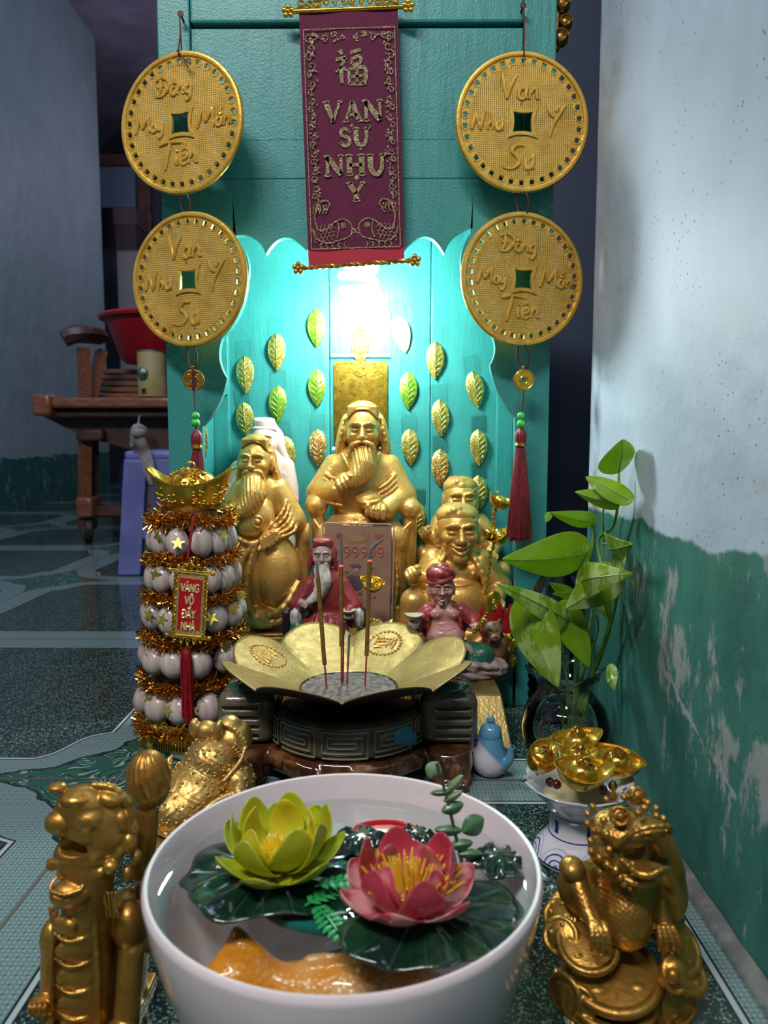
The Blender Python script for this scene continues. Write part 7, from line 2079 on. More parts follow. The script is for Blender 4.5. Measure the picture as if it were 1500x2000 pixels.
# ---------- toad at the back left, seen from behind
def toad_back():
    r, s, Q = creature('gold warty three-legged toad on coins, seen from behind, between tower and white bowl', 'toad figurine', 'toad_figurine', 350, 1668)
    A = M['gold_antique2']
    S = Sculpt((-130, -20, -2), (170, 260, 235), 2.0)
    S.ell(Q(352, 1560, 95), (72, 74, 58), 8, rot=(28, 0, -18))
    S.ell(Q(385, 1500, 130), (56, 56, 50), 12, rot=(20, 0, -18))
    S.ell(Q(330, 1590, 60), (58, 50, 44), 10)
    S.ell(Q(440, 1538, 110), (34, 46, 40), 5); S.ell(Q(278, 1545, 100), (30, 42, 34), 5)
    S.ell(Q(455, 1560, 60), (20, 30, 26), 5)
    S.ell(Q(350, 1560, 100), (95, 80, 20), 1) if False else None
    # ridges on the back
    S.path([Q(310, 1500, 100), Q(315, 1560, 60), Q(345, 1610, 25)], 6, 4); S.path([Q(385, 1490, 105), Q(378, 1560, 60), Q(362, 1615, 25)], 6, 4)
    S.path([Q(280, 1615, 40), Q(320, 1632, 22), Q(365, 1620, 22), Q(385, 1580, 40)], [5, 8, 6], 3)
    S.disp((-130, -20, 0), (170, 250, 210), lambda x, y, z: 0.7 * np.sin(x * .33 + np.sin(z * .2) * 2) * np.sin(z * .29 + np.sin(y * .17) * 2))
    # base of coins
    for k, (px, py, d, q) in enumerate(((300, 1655, 20, 34), (345, 1664, 12, 36), (390, 1650, 30, 34), (430, 1615, 70, 34), (270, 1620, 70, 32), (465, 1590, 110, 30))):
        c = Q(px, py, d); S.ell((c[0], c[1], max(9, c[2])), (q, q, 8), 3); S.tor((c[0], c[1], max(9, c[2]) + 5), q - 4, 3, (0, 0, 0), 1)
    S.box((15, 100, 5), (105, 88, 6), 3, 4)
    # hanging string of coins
    pts = catmull([Q(455, 1562, 52), Q(420, 1578, 32), Q(395, 1602, 14), Q(365, 1640, 6), Q(330, 1668, 4)], 4)
    for k, p in enumerate(pts): S.ell((p.x, p.y - 6, p.z), (15, 7, 15), 1.5, rot=(0, 0, 30)); S.tor((p.x, p.y - 12, p.z), 11, 2, (80, 0, 30), 1)
    S.cut(0); 
    o = S.build('body', A, r, s)
    V, F = S.mesh()
    warts(V, F, 520, 2.2, 4.4, lambda v: v[2] > 30 and v[1] < 190, 4, s, 'warts', A, r)
    # smooth head
    S = Sculpt((-30, 60, 80), (140, 250, 250), 1.5)
    S.ell(Q(418, 1462, 165), (42, 48, 38), 5); S.ell(Q(412, 1440, 160), (26, 26, 22), 6)
    S.ell(Q(348, 1445, 150), (13, 12, 22), 3); S.ell(Q(398, 1450, 125), (11, 12, 24), 3, rot=(0, 14, 0))
    S.ell(Q(372, 1448, 145), (22, 22, 20), 4)
    for q in range(4):
        S.path([Q(405 + q * 8, 1438 + q * 5, 128), Q(432 + q * 6, 1448 + q * 5, 122), Q(436 + q * 5, 1475 + q * 4, 118), Q(412 + q * 2, 1488 + q * 4, 118)], [1.5, 3, 1.2], 3)
    S.path([Q(452, 1478, 120), Q(448, 1502, 98), Q(428, 1532, 70), Q(410, 1552, 56)], [4, 4.5, 4], 2)
    S.build('head', M['gold_antique2'], r, s)
M['gold_antique2'] = goldmat('old_gold_resin', (0.66, 0.43, 0.14), (0.52, 0.31, 0.08), rough=0.42, metal=0.85, bump=0.0005)
M['gold_brown'] = goldmat('dark_honey_gold_resin', (0.52, 0.30, 0.062), (0.36, 0.17, 0.03), rough=0.36, metal=0.8, dark=(0.17, 0.07, 0.012), bump=0.0004, scale=45)
toad_back()

# ---------- lion-dragon at the front left facing the viewer
def guardian():
    r, s, Q = creature('gold guardian beast with scaled chest plates and raised bulb tail at the front left corner', 'beast figurine', 'guardian_figurine', 170, 2035)
    A = M['gold_brown']
    S = Sculpt((-135, -75, -2), (160, 280, 520), 2.1)
    # trunk
    S.cap(Q(156, 2010, 44), Q(160, 1850, 44), 55, 50, 10); S.cap(Q(160, 1850, 44), Q(172, 1760, 40), 50, 48, 10)
    S.cap(Q(190, 1960, 110), Q(215, 1830, 110), 58, 48, 12)
    # chest plates
    for py in (1868, 1908, 1950, 1992, 2030):
        S.path([Q(112, py - 6, 8), Q(132, py + 4, -8), Q(150, py + 8, -12), Q(172, py + 4, -8), Q(190, py - 6, 8)], 2.8, 2)
        S.ell(Q(150, py - 17, 2), (36, 11, 21), 4)
    S.path([Q(114, 1835, 8), Q(104, 1930, 6), Q(100, 2030, 0)], 5, 3); S.path([Q(192, 1830, 8), Q(196, 1930, 4), Q(192, 2030, 0)], 5, 3)
    for q in range(4):
        S.path([Q(104 + q * 5, 1822, 10), Q(108 + q * 5, 1846, 4)], 2.2, 1); S.path([Q(208 + q * 7, 1800, 18), Q(214 + q * 7, 1838, 12)], 2.4, 1)
    S.ell(Q(150, 1852, -8), (15, 12, 16), 2)
    # limbs
    S.ell(Q(98, 1872, 45), (28, 34, 46), 6); S.cap(Q(95, 1900, 40), Q(88, 1990, 30), 24, 20, 5); S.ell(Q(82, 1975, 8), (25, 26, 20), 4)
    for q in range(4): S.ell(Q(68 + q * 10, 1982, -12), (5.5, 10, 12), 1.5)
    S.ell(Q(238, 1850, 60), (32, 40, 52), 6); S.cap(Q(246, 1890, 45), Q(240, 2010, 20), 26, 26, 5); S.ell(Q(236, 2020, 0), (34, 30, 22), 4)
    for q in range(4): S.ell(Q(214 + q * 15, 2028, -22), (8, 12, 12), 1.5)
    # neck ball and collar
    S.ell(Q(150, 1802, 2), (40, 30, 28), 4); S.tor(Q(147, 1790, -8), 30, 3.5, (38, 0, 0), 2, sq=(1, .8)); S.path([Q(122, 1798, -22), Q(150, 1804, -30), Q(180, 1796, -22)], 4, 1.5)
    # head
    Qh = lambda px, py, d: Q(px, py, 22 + (d - 22) * .42)
    S.ell(Q(184, 1700, 46), (68, 56, 74), 8); S.ell(Q(168, 1672, 28), (52, 36, 48), 8); S.ell(Q(160, 1742, 36), (54, 42, 44), 6); S.ell(Q(205, 1680, 48), (50, 40, 46), 8)
    S.ell(Qh(132, 1692, -4), (29, 26, 24), 4); S.ell(Qh(184, 1688, -4), (32, 26, 25), 4)
    S.ell(Qh(162, 1656, 8), (30, 26, 14), 4); S.ell(Qh(140, 1664, -12), (6, 6, 5), 2, sub=True); S.ell(Qh(184, 1662, -12), (7, 6, 5), 2, sub=True)
    S.path([Qh(160, 1676, -26), Qh(155, 1690, -26)], 2, 2, sub=True)
    S.ell(Qh(155, 1728, -14), (40, 26, 18), 3, sub=True)
    for q in range(7): S.ell(Qh(128 + q * 9, 1706 - 4 * math.sin(q / 6 * PI), -16), (4.5, 5, 6), 1)
    S.path([Qh(108, 1752, 0), Qh(130, 1756, -18), Qh(155, 1754, -24), Qh(185, 1756, -18), Qh(212, 1750, 2)], [6, 8, 6], 3)
    for px, py, q in ((112, 1758, 11), (224, 1760, 15), (205, 1768, 10), (128, 1772, 9)): S.ell(Qh(px, py, -2), q, 2)
    S.ell(Qh(222, 1655, 40), (26, 22, 15), 4, rot=(0, 20, 0)); S.ell(Qh(122, 1640, 35), (18, 16, 10), 4)
    S.path([Qh(190, 1636, 45), Qh(225, 1640, 45), Qh(255, 1662, 50)], 7, 4)
    for px, py, d, q in ((240, 1690, 48, 20), (252, 1722, 55, 18), (232, 1735, 40, 18), (258, 1700, 70, 14), (215, 1710, 20, 16), (262, 1745, 70, 13), (246, 1770, 60, 15)):
        S.ell(Qh(px, py, d), (q * .8, q, q * 1.25), 1.5); S.tor(Qh(px, py, d - q), q * .55, 2, (75, 0, 10), 1)
    S.path([Qh(252, 1655, 60), Qh(256, 1680, 52), Qh(250, 1712, 48)], [5, 8, 4], 2)
    S.cap(Q(255, 1790, 85), Q(262, 1880, 70), 14, 18, 6)
    # base
    S.box((0, 70, 7), (84, 108, 8), 3, 4)
    S.cap(Q(232, 1760, 150), Q(242, 1660, 165), 26, 24, 6)
    S.cut(0); S.build('body', A, r, s)
    S = Sculpt((10, 90, 200), (170, 260, 560), 1.7)
    S.ell(Q(245, 1625, 165), (47, 44, 66), 4)
    c = Q(245, 1625, 165)
    S.disp((10, 90, 200), (170, 260, 560), lambda x, y, z: 1.7 * np.abs(np.sin(9 * np.arctan2(x - c[0], -(y - c[1])) + .06 * z)))
    S.cap(Q(238, 1672, 160), Q(236, 1700, 155), 22, 22, 3)
    S.build('bulb_tail', A, r, s)
guardian()

# ---------- money toad at the front right
def toad_front():
    r, s, Q = creature('gold open-mouthed money toad crouching on a pile of big coins at the front right', 'toad figurine', 'toad_figurine', 1235, 2040)
    A = M['gold_brown']
    def disc(S, c, q, th, rot=(0, 0, 0), hole=True):
        S.ell(c, (q, q, th), 1.5, rot=rot); S.tor((c[0], c[1], c[2]), q - 3, th * .95, rot, 1.5); 
        Rm = Euler([R(a) for a in rot]).to_matrix(); nrm = Rm @ Vector((0, 0, 1))
        cc = Vector(c) + nrm * th * .75
        S.tor(tuple(cc), q * .32, 1.7, rot, 1)
        for k in range(4):
            a = PI / 4 + k * PI / 2; p = cc + Rm @ Vector((q * .6 * math.cos(a), q * .6 * math.sin(a), 0)); S.ell(tuple(p), (q * .13, q * .08, 3), 1.5, rot=rot)
    S = Sculpt((-180, -60, -2), (200, 260, 220), 2.0)
    S.box((5, 90, 8), (118, 105, 9), 4, 4)
    disc(S, Q(1210, 1925, 60), 92, 11, (14, -3, 0)); disc(S, Q(1205, 1962, 50), 88, 9, (6, 0, 0)); disc(S, Q(1215, 1995, 40), 84, 9, (3, 0, 0)); disc(S, Q(1220, 2020, 30), 92, 9)
    disc(S, Q(1165, 1880, 70), 60, 8, (26, -6, 0)); disc(S, Q(1118, 1868, 90), 36, 6, (40, -30, 0)); disc(S, Q(1128, 1835, 130), 36, 6, (30, -30, 0)); disc(S, Q(1140, 1815, 150), 26, 5, (30, -20, 0))
    disc(S, Q(1348, 1885, 90), 52, 9, (40, 30, 10)); disc(S, Q(1355, 1925, 70), 46, 8, (20, 20, 0)); disc(S, Q(1330, 1850, 150), 44, 8, (15, 10, 0))
    disc(S, Q(1112, 1960, 30), 36, 8, (80, 0, -50)); disc(S, Q(1130, 1975, 10), 34, 7, (78, 0, -30)); disc(S, Q(1335, 1975, 40), 40, 8, (70, 0, 20))
    S.ell(Q(1312, 1930, 10), (30, 20, 34), 3); S.tor(Q(1312, 1930, 4), 26, 4, (60, 0, 20), 2, sq=(.9, 1.15)); S.ell(Q(1306, 1932, -8), (13, 12, 16), 2)
    for k in range(14):
        rr = random.Random(k); px = rr.uniform(1120, 1370); py = rr.uniform(1970, 2030); S.ell(Q(px, py, 10 + rr.uniform(-10, 40)), rr.uniform(8, 16), 3)
    S.cut(0); S.build('coin_pile', A, r, s)
    S = Sculpt((-145, -50, 60), (190, 260, 540), 2.0)
    S.ell(Q(1238, 1838, 70), (52, 50, 66), 8); S.ell(Q(1250, 1790, 100), (62, 60, 60), 12)
    S.ell(Q(1225, 1800, 135), (98, 70, 72), 10); S.ell(Q(1165, 1790, 120), (50, 46, 50), 8)
    # jaws
    S.ell(Q(1222, 1735, 78), (60, 62, 46), 6); S.ell(Q(1228, 1700, 62), (66, 62, 30), 8); S.ell(Q(1262, 1702, 30), (34, 34, 16), 6)
    S.ell(Q(1245, 1772, 40), (48, 40, 14), 4, rot=(0, 6, 0)); S.ell(Q(1262, 1765, 18), (30, 26, 11), 4)
    S.ell(Q(1266, 1738, 18), (42, 46, 19), 3, sub=True, rot=(0, 4, 0)); S.ell(Q(1238, 1748, 10), (30, 30, 13), 3, sub=True)
    S.path([Q(1196, 1728, 8), Q(1215, 1712, -6), Q(1245, 1702, -14), Q(1285, 1700, -8), Q(1300, 1710, 18)], 5, 3)
    S.path([Q(1205, 1752, 4), Q(1232, 1772, -8), Q(1250, 1776, -14), Q(1275, 1766, -8), Q(1296, 1764, 10)], [5, 6, 5], 3)
    S.ell(Q(1252, 1762, 8), (24, 26, 6), 3)
    # warty edge of the jaw and crest
    for k, (px, py, d, q) in enumerate(((1155, 1680, 60, 7), (1163, 1670, 55, 7), (1152, 1695, 50, 7), (1162, 1706, 42, 8), (1156, 1722, 40, 7), (1158, 1738, 40, 8), (1170, 1748, 30, 8), (1182, 1758, 20, 8), (1196, 1766, 12, 8), (1205, 1778, 12, 7), (1176, 1690, 30, 8), (1180, 1712, 24, 8),
            (1195, 1728, 12, 7), (1184, 1735, 18, 8), (1214, 1788, 14, 7), (1226, 1794, 16, 6), (1200, 1652, 60, 6), (1188, 1658, 55, 6), (1222, 1655, 55, 7), (1262, 1664, 40, 8), (1278, 1672, 40, 7), (1250, 1672, 22, 8), (1236, 1680, 14, 8), (1268, 1684, 8, 7), (1284, 1688, 14, 7), (1290, 1700, 20, 6))):
        S.ell(Q(px, py, d), (q, q, q * 1.05), 2)
    S.cap(Q(1203, 1655, 55), Q(1200, 1634, 58), 6, 2.5, 3)
    S.ell(Q(1204, 1684, 26), (20, 16, 18), 3); S.tor(Q(1202, 1684, 14), 16, 3.2, (70, 0, -15), 1.5); S.ell(Q(1202, 1685, 12), (8, 7, 8), 1)
    S.ell(Q(1246, 1652, 60), (19, 18, 19), 3); S.tor(Q(1246, 1652, 48), 13, 2.8, (70, 0, 10), 1.5)
    # smooth flaps and legs
    S.ell(Q(1312, 1745, 110), (40, 50, 92), 8, rot=(0, -22, 0)); S.ell(Q(1330, 1800, 120), (40, 50, 60), 8)
    S.ell(Q(1140, 1762, 100), (26, 30, 22), 6); S.ell(Q(1150, 1790, 95), (22, 26, 30), 6)
    S.cap(Q(1150, 1795, 80), Q(1158, 1835, 45), 18, 15, 5); S.cap(Q(1158, 1835, 45), Q(1165, 1852, 25), 15, 13, 5)
    for q in range(4): S.path([Q(1155 + q * 8, 1848, 25), Q(1154 + q * 10, 1868, 8), Q(1152 + q * 12, 1890 + q * 3, 4)], [6.5, 6, 4], 2)
    S.cap(Q(1300, 1800, 90), Q(1308, 1858, 50), 22, 16, 5)
    for q in range(4): S.path([Q(1292 + q * 9, 1855, 40), Q(1292 + q * 12, 1876, 28), Q(1290 + q * 15, 1890, 26)], [6.5, 6, 4], 2)
    S.ell(Q(1350, 1838, 150), (26, 30, 34), 5)
    S.disp((-140, -50, 180), (20, 120, 530), lambda x, y, z: 0.8 * np.sin(x * .5) * np.sin(z * .45) * np.sin(y * .4))
    S.build('toad_body', A, r, s)
toad_front()

# ================================================================== POTHOS IN A GLASS VASE
VX, VY = 0.1745, 0.732
vase = thing('glass_vase', 'round clear glass vase with ruffled lip standing by the right wall, holding pothos', 'vase', (VX, VY, 0))
t, f1, g1_, mx1 = clear('clear_vase_glass', (0.98, 0.99, 0.99), (1, 1, 1), 0.03, 1.28)
lw = t.n('ShaderNodeLayerWeight'); lw.inputs['Blend'].default_value = 0.35
mm_ = t.math('ADD', t.math('MULTIPLY', f1.outputs[0], 0.9), t.math('MULTIPLY', t.math('POWER', lw.outputs['Facing'], 3.0), 0.15), clamp=True)
t.t.links.new(mm_, mx1.inputs[0]); GLASS = t.m
def ruf(r_, z_, a):
    if z_ < 0.079: return r_ * (1 + .01 * math.cos(6 * a) * math.sin(z_ * 80))
    k = (z_ - 0.079) / 0.016
    return (r_ * (1 + .16 * k * math.cos(6 * a)), z_ + 0.005 * k * math.cos(6 * a + .4))
MB().lathe([(0.0, 0.003), (0.020, 0.003), (0.022, 0.0005), (0.026, 0.0008), (0.036, 0.012), (0.0425, 0.030), (0.043, 0.042), (0.038, 0.060), (0.028, 0.072), (0.0225, 0.079), (0.025, 0.085), (0.033, 0.0925), (0.0355, 0.0945), (0.0350, 0.0955), (0.032, 0.0940), (0.024, 0.0862), (0.0212, 0.079)], 96, fr=ruf).build('vase_body', GLASS, vase)
wt_, *_ = clear('vase_water', (0.95, 0.97, 0.96), (1, 1, 1), 0.02, 1.33)
MB().lathe([(0.0, 0.0042), (0.018, 0.0045), (0.034, 0.014), (0.0408, 0.030), (0.0412, 0.042), (0.0375, 0.0575), (0.034, 0.062), (0.0, 0.062)], 64).build('water', wt_.m, vase)
t = NT('pothos_leaf'); uvp = t.tc()
n1 = t.noise(55, 5, 0.7, vec=t.vscale(uvp, (1, 1, 0.5)))
c = t.mix(t.smap(t.noise(18, 3), .35, .65), (0.15, 0.31, 0.014), (0.29, 0.45, 0.022))
c = t.mix(t.smap(n1, 0.61, 0.67), c, (0.55, 0.66, 0.25))
t.set(col=c, rough=0.28, coat=0.25, spec=0.5)
tl = t.n('ShaderNodeBsdfTranslucent'); tl.inputs[0].default_value = (0.50, 0.68, 0.03, 1)
ms = t.n('ShaderNodeMixShader'); ms.inputs[0].default_value = 0.42
t.t.links.new(t.b.outputs[0], ms.inputs[1]); t.t.links.new(tl.outputs[0], ms.inputs[2]); t.t.links.new(ms.outputs[0], t.out.inputs[0])
t.bump(t.noise(60, 3), 0.001, 0.6); LEAF = t.m
LEAFV = t.m.copy(); LEAFV.name = 'variegated_pothos_leaf'
for nd in LEAFV.node_tree.nodes:
    if nd.type == 'MAP_RANGE' and abs(nd.inputs[1].default_value - 0.61) < 1e-4: nd.inputs[1].default_value = 0.46; nd.inputs[2].default_value = 0.56
stemm = pm('light_green_stem', (0.12, 0.28, 0.05), 0.4, col2=(0.18, 0.34, 0.07), nscale=60)
plant = thing('pothos_plant', 'green pothos vine with broad pointed leaves growing out of the glass vase by the wall', 'plant', (VX, VY, 0.008))
PO = plant.location
def LP(px, py, Y, lim=0.211):
    x = W(px, py, Y).x
    if x > lim: Y *= lim / x
    return W(px, py, Y) - PO
def leaf(B, T, hw, YB, YT, roll, fold, bend, mat, side_curl=0.0, wav=0.0):
    b, e = LP(B[0], B[1], YB, .207), LP(T[0], T[1], YT, .203)
    k_ = mpp(W(B[0], B[1], YB)); a = e - b; L = a.length; ad = a.normalized()
    view = (Vector((0, 0, CAM_H)) - (PO + b)).normalized()
    nrm = (view - ad * view.dot(ad)).normalized()
    nrm = Matrix.Rotation(R(roll), 3, ad) @ nrm; sd = ad.cross(nrm)
    w_ = hw * k_
    mb = MB(); cf, sf = math.cos(R(fold)), math.sin(R(fold))
    def fn(u, v):
        vv = v * 2 - 1
        wd = w_ * max(0, math.sin(PI * min(1, u) ** 0.58)) ** 0.85
        back = -0.10 * L * (abs(vv) ** 1.5) * math.exp(-u * 7)
        p = b + a * u + ad * back
        p = p + sd * (vv * wd * cf) + nrm * (-abs(vv) * wd * sf + bend * L * 4 * u * (1 - u) + side_curl * w_ * vv * vv * u + wav * w_ * math.sin(u * 9 + vv * 2))
        return p
    mb.grid(fn, 20, 12)
    mb.build('leaf', mat, plant, solid=0.0005, subsurf=1)
    rb = MB(); rb.tube([fn(u, 0.5) + nrm * 0.0003 for u in np.linspace(0, .97, 14)], [0.0007, 0.0003], 5)
    rb.build('midrib', stemm, plant)
V_, G_ = LEAFV, LEAF
leaf((1208, 922), (1216, 857), 40, .752, .745, 38, 18, .04, G_)
leaf((1228, 976), (1143, 931), 21, .745, .735, 10, 25, .08, G_)
leaf((1204, 984), (1122, 960), 21, .742, .730, -20, 28, .06, G_)
leaf((1162, 1019), (1072, 1000), 19, .738, .715, -15, 22, .10, G_)
leaf((1074, 1001), (1066, 1021), 8, .716, .708, 0, 20, 0, G_)
leaf((1146, 1078), (977, 1092), 48, .725, .680, -18, 20, .11, G_)
leaf((1142, 1092), (1085, 1150), 52, .715, .695, 30, 12, .02, G_) if False else None
leaf((1190, 1064), (1238, 1062), 31, .738, .732, 25, 12, .10, V_)
leaf((1131, 1141), (1240, 1120), 36, .712, .705, -12, 14, .15, V_)
leaf((1206, 1118), (1103, 1190), 40, .708, .690, -14, 14, .12, V_)
leaf((1118, 1218), (965, 1138), 26, .705, .655, 15, 18, .06, V_)
leaf((1022, 1178), (1091, 1345), 52, .690, .672, 22, 18, .08, V_)
leaf((1066, 1186), (1078, 1300), 30, .688, .680, -35, 26, .05, V_)
leaf((1100, 1182), (1152, 1305), 36, .704, .700, -20, 20, .06, G_)
leaf((1122, 1168), (1073, 1138), 15, .728, .722, 0, 20, .05, G_)
leaf((1128, 1160), (1078, 1160), 11, .726, .720, 20, 20, .05, G_)
leaf((1168, 1140), (1188, 1212), 20, .728, .725, 0, 18, .02, G_)
leaf((1204, 1068), (1212, 1130), 18, .742, .742, 40, 18, .02, V_)
leaf((1190, 1300), (1200, 1350), 14, .735, .730, 30, 18, .02, V_)
st = [  # stems: (pixel x, pixel y, Y) control points from the vase upward
    [(1112, 1420, .732), (1108, 1340, .728), (1100, 1270, .72), (1092, 1190, .705)],
    [(1100, 1410, .730), (1090, 1350, .715), (1070, 1280, .695), (1040, 1190, .69), (1022, 1178, .69)],
    [(1120, 1420, .735), (1126, 1330, .73), (1132, 1230, .72), (1128, 1130, .724), (1146, 1078, .725)],
    [(1130, 1420, .735), (1150, 1340, .735), (1178, 1270, .738), (1200, 1190, .742), (1213, 1110, .745), (1206, 1118, .71)],
    [(1128, 1420, .735), (1142, 1345, .735), (1185, 1235, .740), (1188, 1160, .742), (1168, 1060, .742), (1196, 1030, .745), (1207, 982, .745), (1209, 920, .752)],
    [(1120, 1415, .735), (1124, 1310, .735), (1128, 1180, .735), (1150, 1100, .738), (1157, 1060, .738), (1157, 1019, .738)],
    [(1125, 1415, .735), (1140, 1300, .737), (1165, 1150, .74), (1178, 1080, .742), (1178, 1000, .742), (1190, 985, .742)],
    [(1118, 1418, .735), (1130, 1340, .73), (1166, 1240, .715), (1165, 1200, .708)],
    [(1135, 1420, .735), (1150, 1350, .733), (1160, 1290, .73), (1152, 1240, .72), (1106, 1185, .705)],
    [(1168, 1060, .742), (1180, 1062, .74), (1190, 1064, .738)], [(1207, 982, .745), (1220, 980, .745), (1228, 976, .745)],
]
for k, P_ in enumerate(st):
    th = [0.0021, 0.0017, 0.0012] if k in (3, 4) else ([0.0017, 0.0013, 0.0009] if k < 9 else 0.0009)
    MB().tube(catmull([LP(*q) for q in P_], 7), th, 8).build('stem', stemm, plant)
for k in range(9):
    rr = random.Random(k); a = rr.uniform(0, 6.28)
    MB().tube(catmull([(0.006 * math.cos(a), 0.006 * math.sin(a), 0.055), (0.018 * math.cos(a + .4), 0.018 * math.sin(a + .4), 0.04), (0.026 * math.cos(a + 1), 0.026 * math.sin(a + 1), 0.02 + rr.uniform(0, .02)), (0.02 * math.cos(a + 1.8), 0.02 * math.sin(a + 1.8), 0.010)], 5), 0.0007, 6).build('root', pm('brown_root', (0.05, 0.03, 0.015), .7) if k == 0 else bpy.data.materials['brown_root'], plant)
for k in range(5):
    MB().tube([LP(1104 + k * 8, 1415, .733), (0.002 * (k - 2), 0.0, 0.020)], 0.0016, 8).build('stem', stemm, plant)

# ---------- PET bottle behind the vase
b = thing('water_bottle', 'clear ribbed plastic water bottle standing behind the vase against the cabinet corner', 'bottle', (0.190, 0.862, 0))
pet, pf, pg, pmx = clear('clear_pet_plastic', (0.90, 0.93, 0.98), (1, 1, 1), 0.03, 1.5)
pr = [(0.0, 0.004), (0.018, 0.002), (0.026, 0.003), (0.029, 0.010)]
for k in range(9): pr += [(0.0292, 0.016 + k * .011), (0.0272, 0.0215 + k * .011)]
pr += [(0.0292, 0.118), (0.0290, 0.135), (0.024, 0.152), (0.0145, 0.168), (0.0125, 0.178), (0.0125, 0.182)]
MB().lathe(pr, 40).build('bottle_body', pet.m, b)
MB().lathe([(0.0, 0.200), (0.0145, 0.200), (0.0152, 0.197), (0.0152, 0.184), (0.0145, 0.1825), (0.0, 0.1825)], 40, fr=lambda r_, z_, a: r_ * (1 + .015 * math.cos(20 * a))).build('cap', pm('pale_lilac_cap', (0.5, 0.42, 0.55), 0.4), b)
MB().lathe([(0.0, 0.006), (0.0262, 0.008), (0.0262, 0.100), (0.0, 0.100)], 40).build('water', clear('bottled_water', (0.85, 0.9, 0.97), (1, 1, 1), 0.02, 1.33)[0].m, b)

# ================================================================== SMALL THINGS AMONG THE STATUES
# lucky print in a clear case in front of the central statue
def lucky_card():
    Y = 0.972
    a, b_ = W(629, 1028, Y), W(760, 1195, Y); w, h = b_.x - a.x, 0.150
    zb = ZF + .0022
    h = a.z - zb
    r = thing('lucky_card', 'printed lucky number card in a cloudy plastic case leaning before the central statue', 'card', ((a.x + b_.x) / 2, Y, zb), (R(-3), R(1.2), 0))
    pp = pm('faded_pink_beige_print', (0.92, 0.70, 0.50), 0.5, col2=(0.80, 0.55, 0.42), nscale=60)
    n_ = pp.node_tree; tr_ = n_.nodes.new('ShaderNodeBsdfTranslucent'); tr_.inputs[0].default_value = (0.8, 0.55, 0.38, 1); mx_ = n_.nodes.new('ShaderNodeMixShader'); mx_.inputs[0].default_value = 0.6
    n_.links.new(n_.nodes['Principled BSDF'].outputs[0], mx_.inputs[1]); n_.links.new(tr_.outputs[0], mx_.inputs[2]); n_.links.new(mx_.outputs[0], n_.nodes['Material Output'].inputs[0])
    MB().boxb((-w / 2, 0, 0.001), (w / 2, 0.0006, h)).build('printed_sheet', pp, r, smooth=False)
    k_ = mpp(W(694, 1100, Y)); C = lambda px, py: ((px - 694) * k_, -0.0006, h - (py - 1028) * k_)
    orange = pm('orange_print', (0.60, 0.20, 0.09), .4); yel_ = pm('ochre_print', (0.55, 0.36, 0.10), .4); redp = pm('red_print', (0.45, 0.03, 0.05), .4); blu = pm('violet_print', (0.13, 0.07, 0.16), .4); grn = pm('green_print', (0.05, 0.22, 0.12), .4)
    mb = MB()
    for i in range(5):
        cx_ = 672 + i * 16.5
        mb.tube([C(cx_ + 5.4 * math.cos(q), 1074 + 5.8 * math.sin(q)) for q in np.linspace(0, 2 * PI, 15)[:-1]], 0.0012, 6, closed=True)
        mb.tube(catmull([C(cx_ + 5.2, 1074), C(cx_ + 5, 1083), C(cx_ - 2, 1089)], 4), 0.0012, 6)
    mb.build('lucky_digits', orange, r)
    mb = MB(); ingot_mesh(mb, 21 * k_, 3 * k_, 9 * k_, 5 * k_, M=Matrix.Translation(C(693, 1060)) @ Matrix.Diagonal((1, .12, 1, 1)))
    mb.build('printed_ingot', yel_, r)
    mb = MB()
    for px in (652, 655, 658, 661, 727, 731, 735, 739): mb.boxb(tuple(Vector(C(px, 1054)) - Vector((0, 0.0, 0))), tuple(Vector(C(px + 2, 1044)) + Vector((0, .0005, 0))))
    mb.build('red_characters', redp, r, smooth=False)
    mb = MB(); mb.ell(C(692, 1108), (9 * k_, .0006, 6 * k_)); mb.ell(C(692, 1140), (14 * k_, .0006, 16 * k_)); mb.build('printed_robe', blu, r)
    mb = MB(); mb.ell(C(692, 1116), (6 * k_, .0009, 6 * k_)); mb.build('printed_face', pm('printed_skin', (.5, .33, .26), .4), r)
    mb = MB()
    for q in range(9): mb.ell(C(660 + (q * 29) % 64, 1122 + (q * 17) % 48), (4 * k_, .0005, 3 * k_), 8, 5)
    mb.build('green_flourish', grn, r)
    mb = MB()
    for q in range(12): mb.ell(C(654 + (q * 23) % 78, 1098 + (q * 31) % 80), (3.4 * k_, .00052, 2.6 * k_), 8, 5)
    mb.build('red_flourish', redp, r)
    case = clear('cloudy_plastic_case', (0.93, 0.90, 0.88), (1, 1, 1), 0.12, 1.15, body=0.03, bodycol=(0.8, 0.75, 0.72))[0].m
    MB().boxb((-w / 2 - 0.003, -0.0045, 0), (w / 2 + 0.003, -0.0036, h + 0.003)).build('case_front', case, r, smooth=False)
    mb = MB(); lp = [(-w / 2 - .003, 0), (w / 2 + .003, 0), (w / 2 + .003, h), (w / 2 - .002, h + .003), (-w / 2 + .002, h + .003), (-w / 2 - .003, h)]
    mb.tube([(x, -.002, z) for x, z in lp], 0.0011, 6, closed=True); mb.build('case_edge', pm('milky_case_edge', (0.45, 0.38, 0.36), .25), r)
lucky_card()
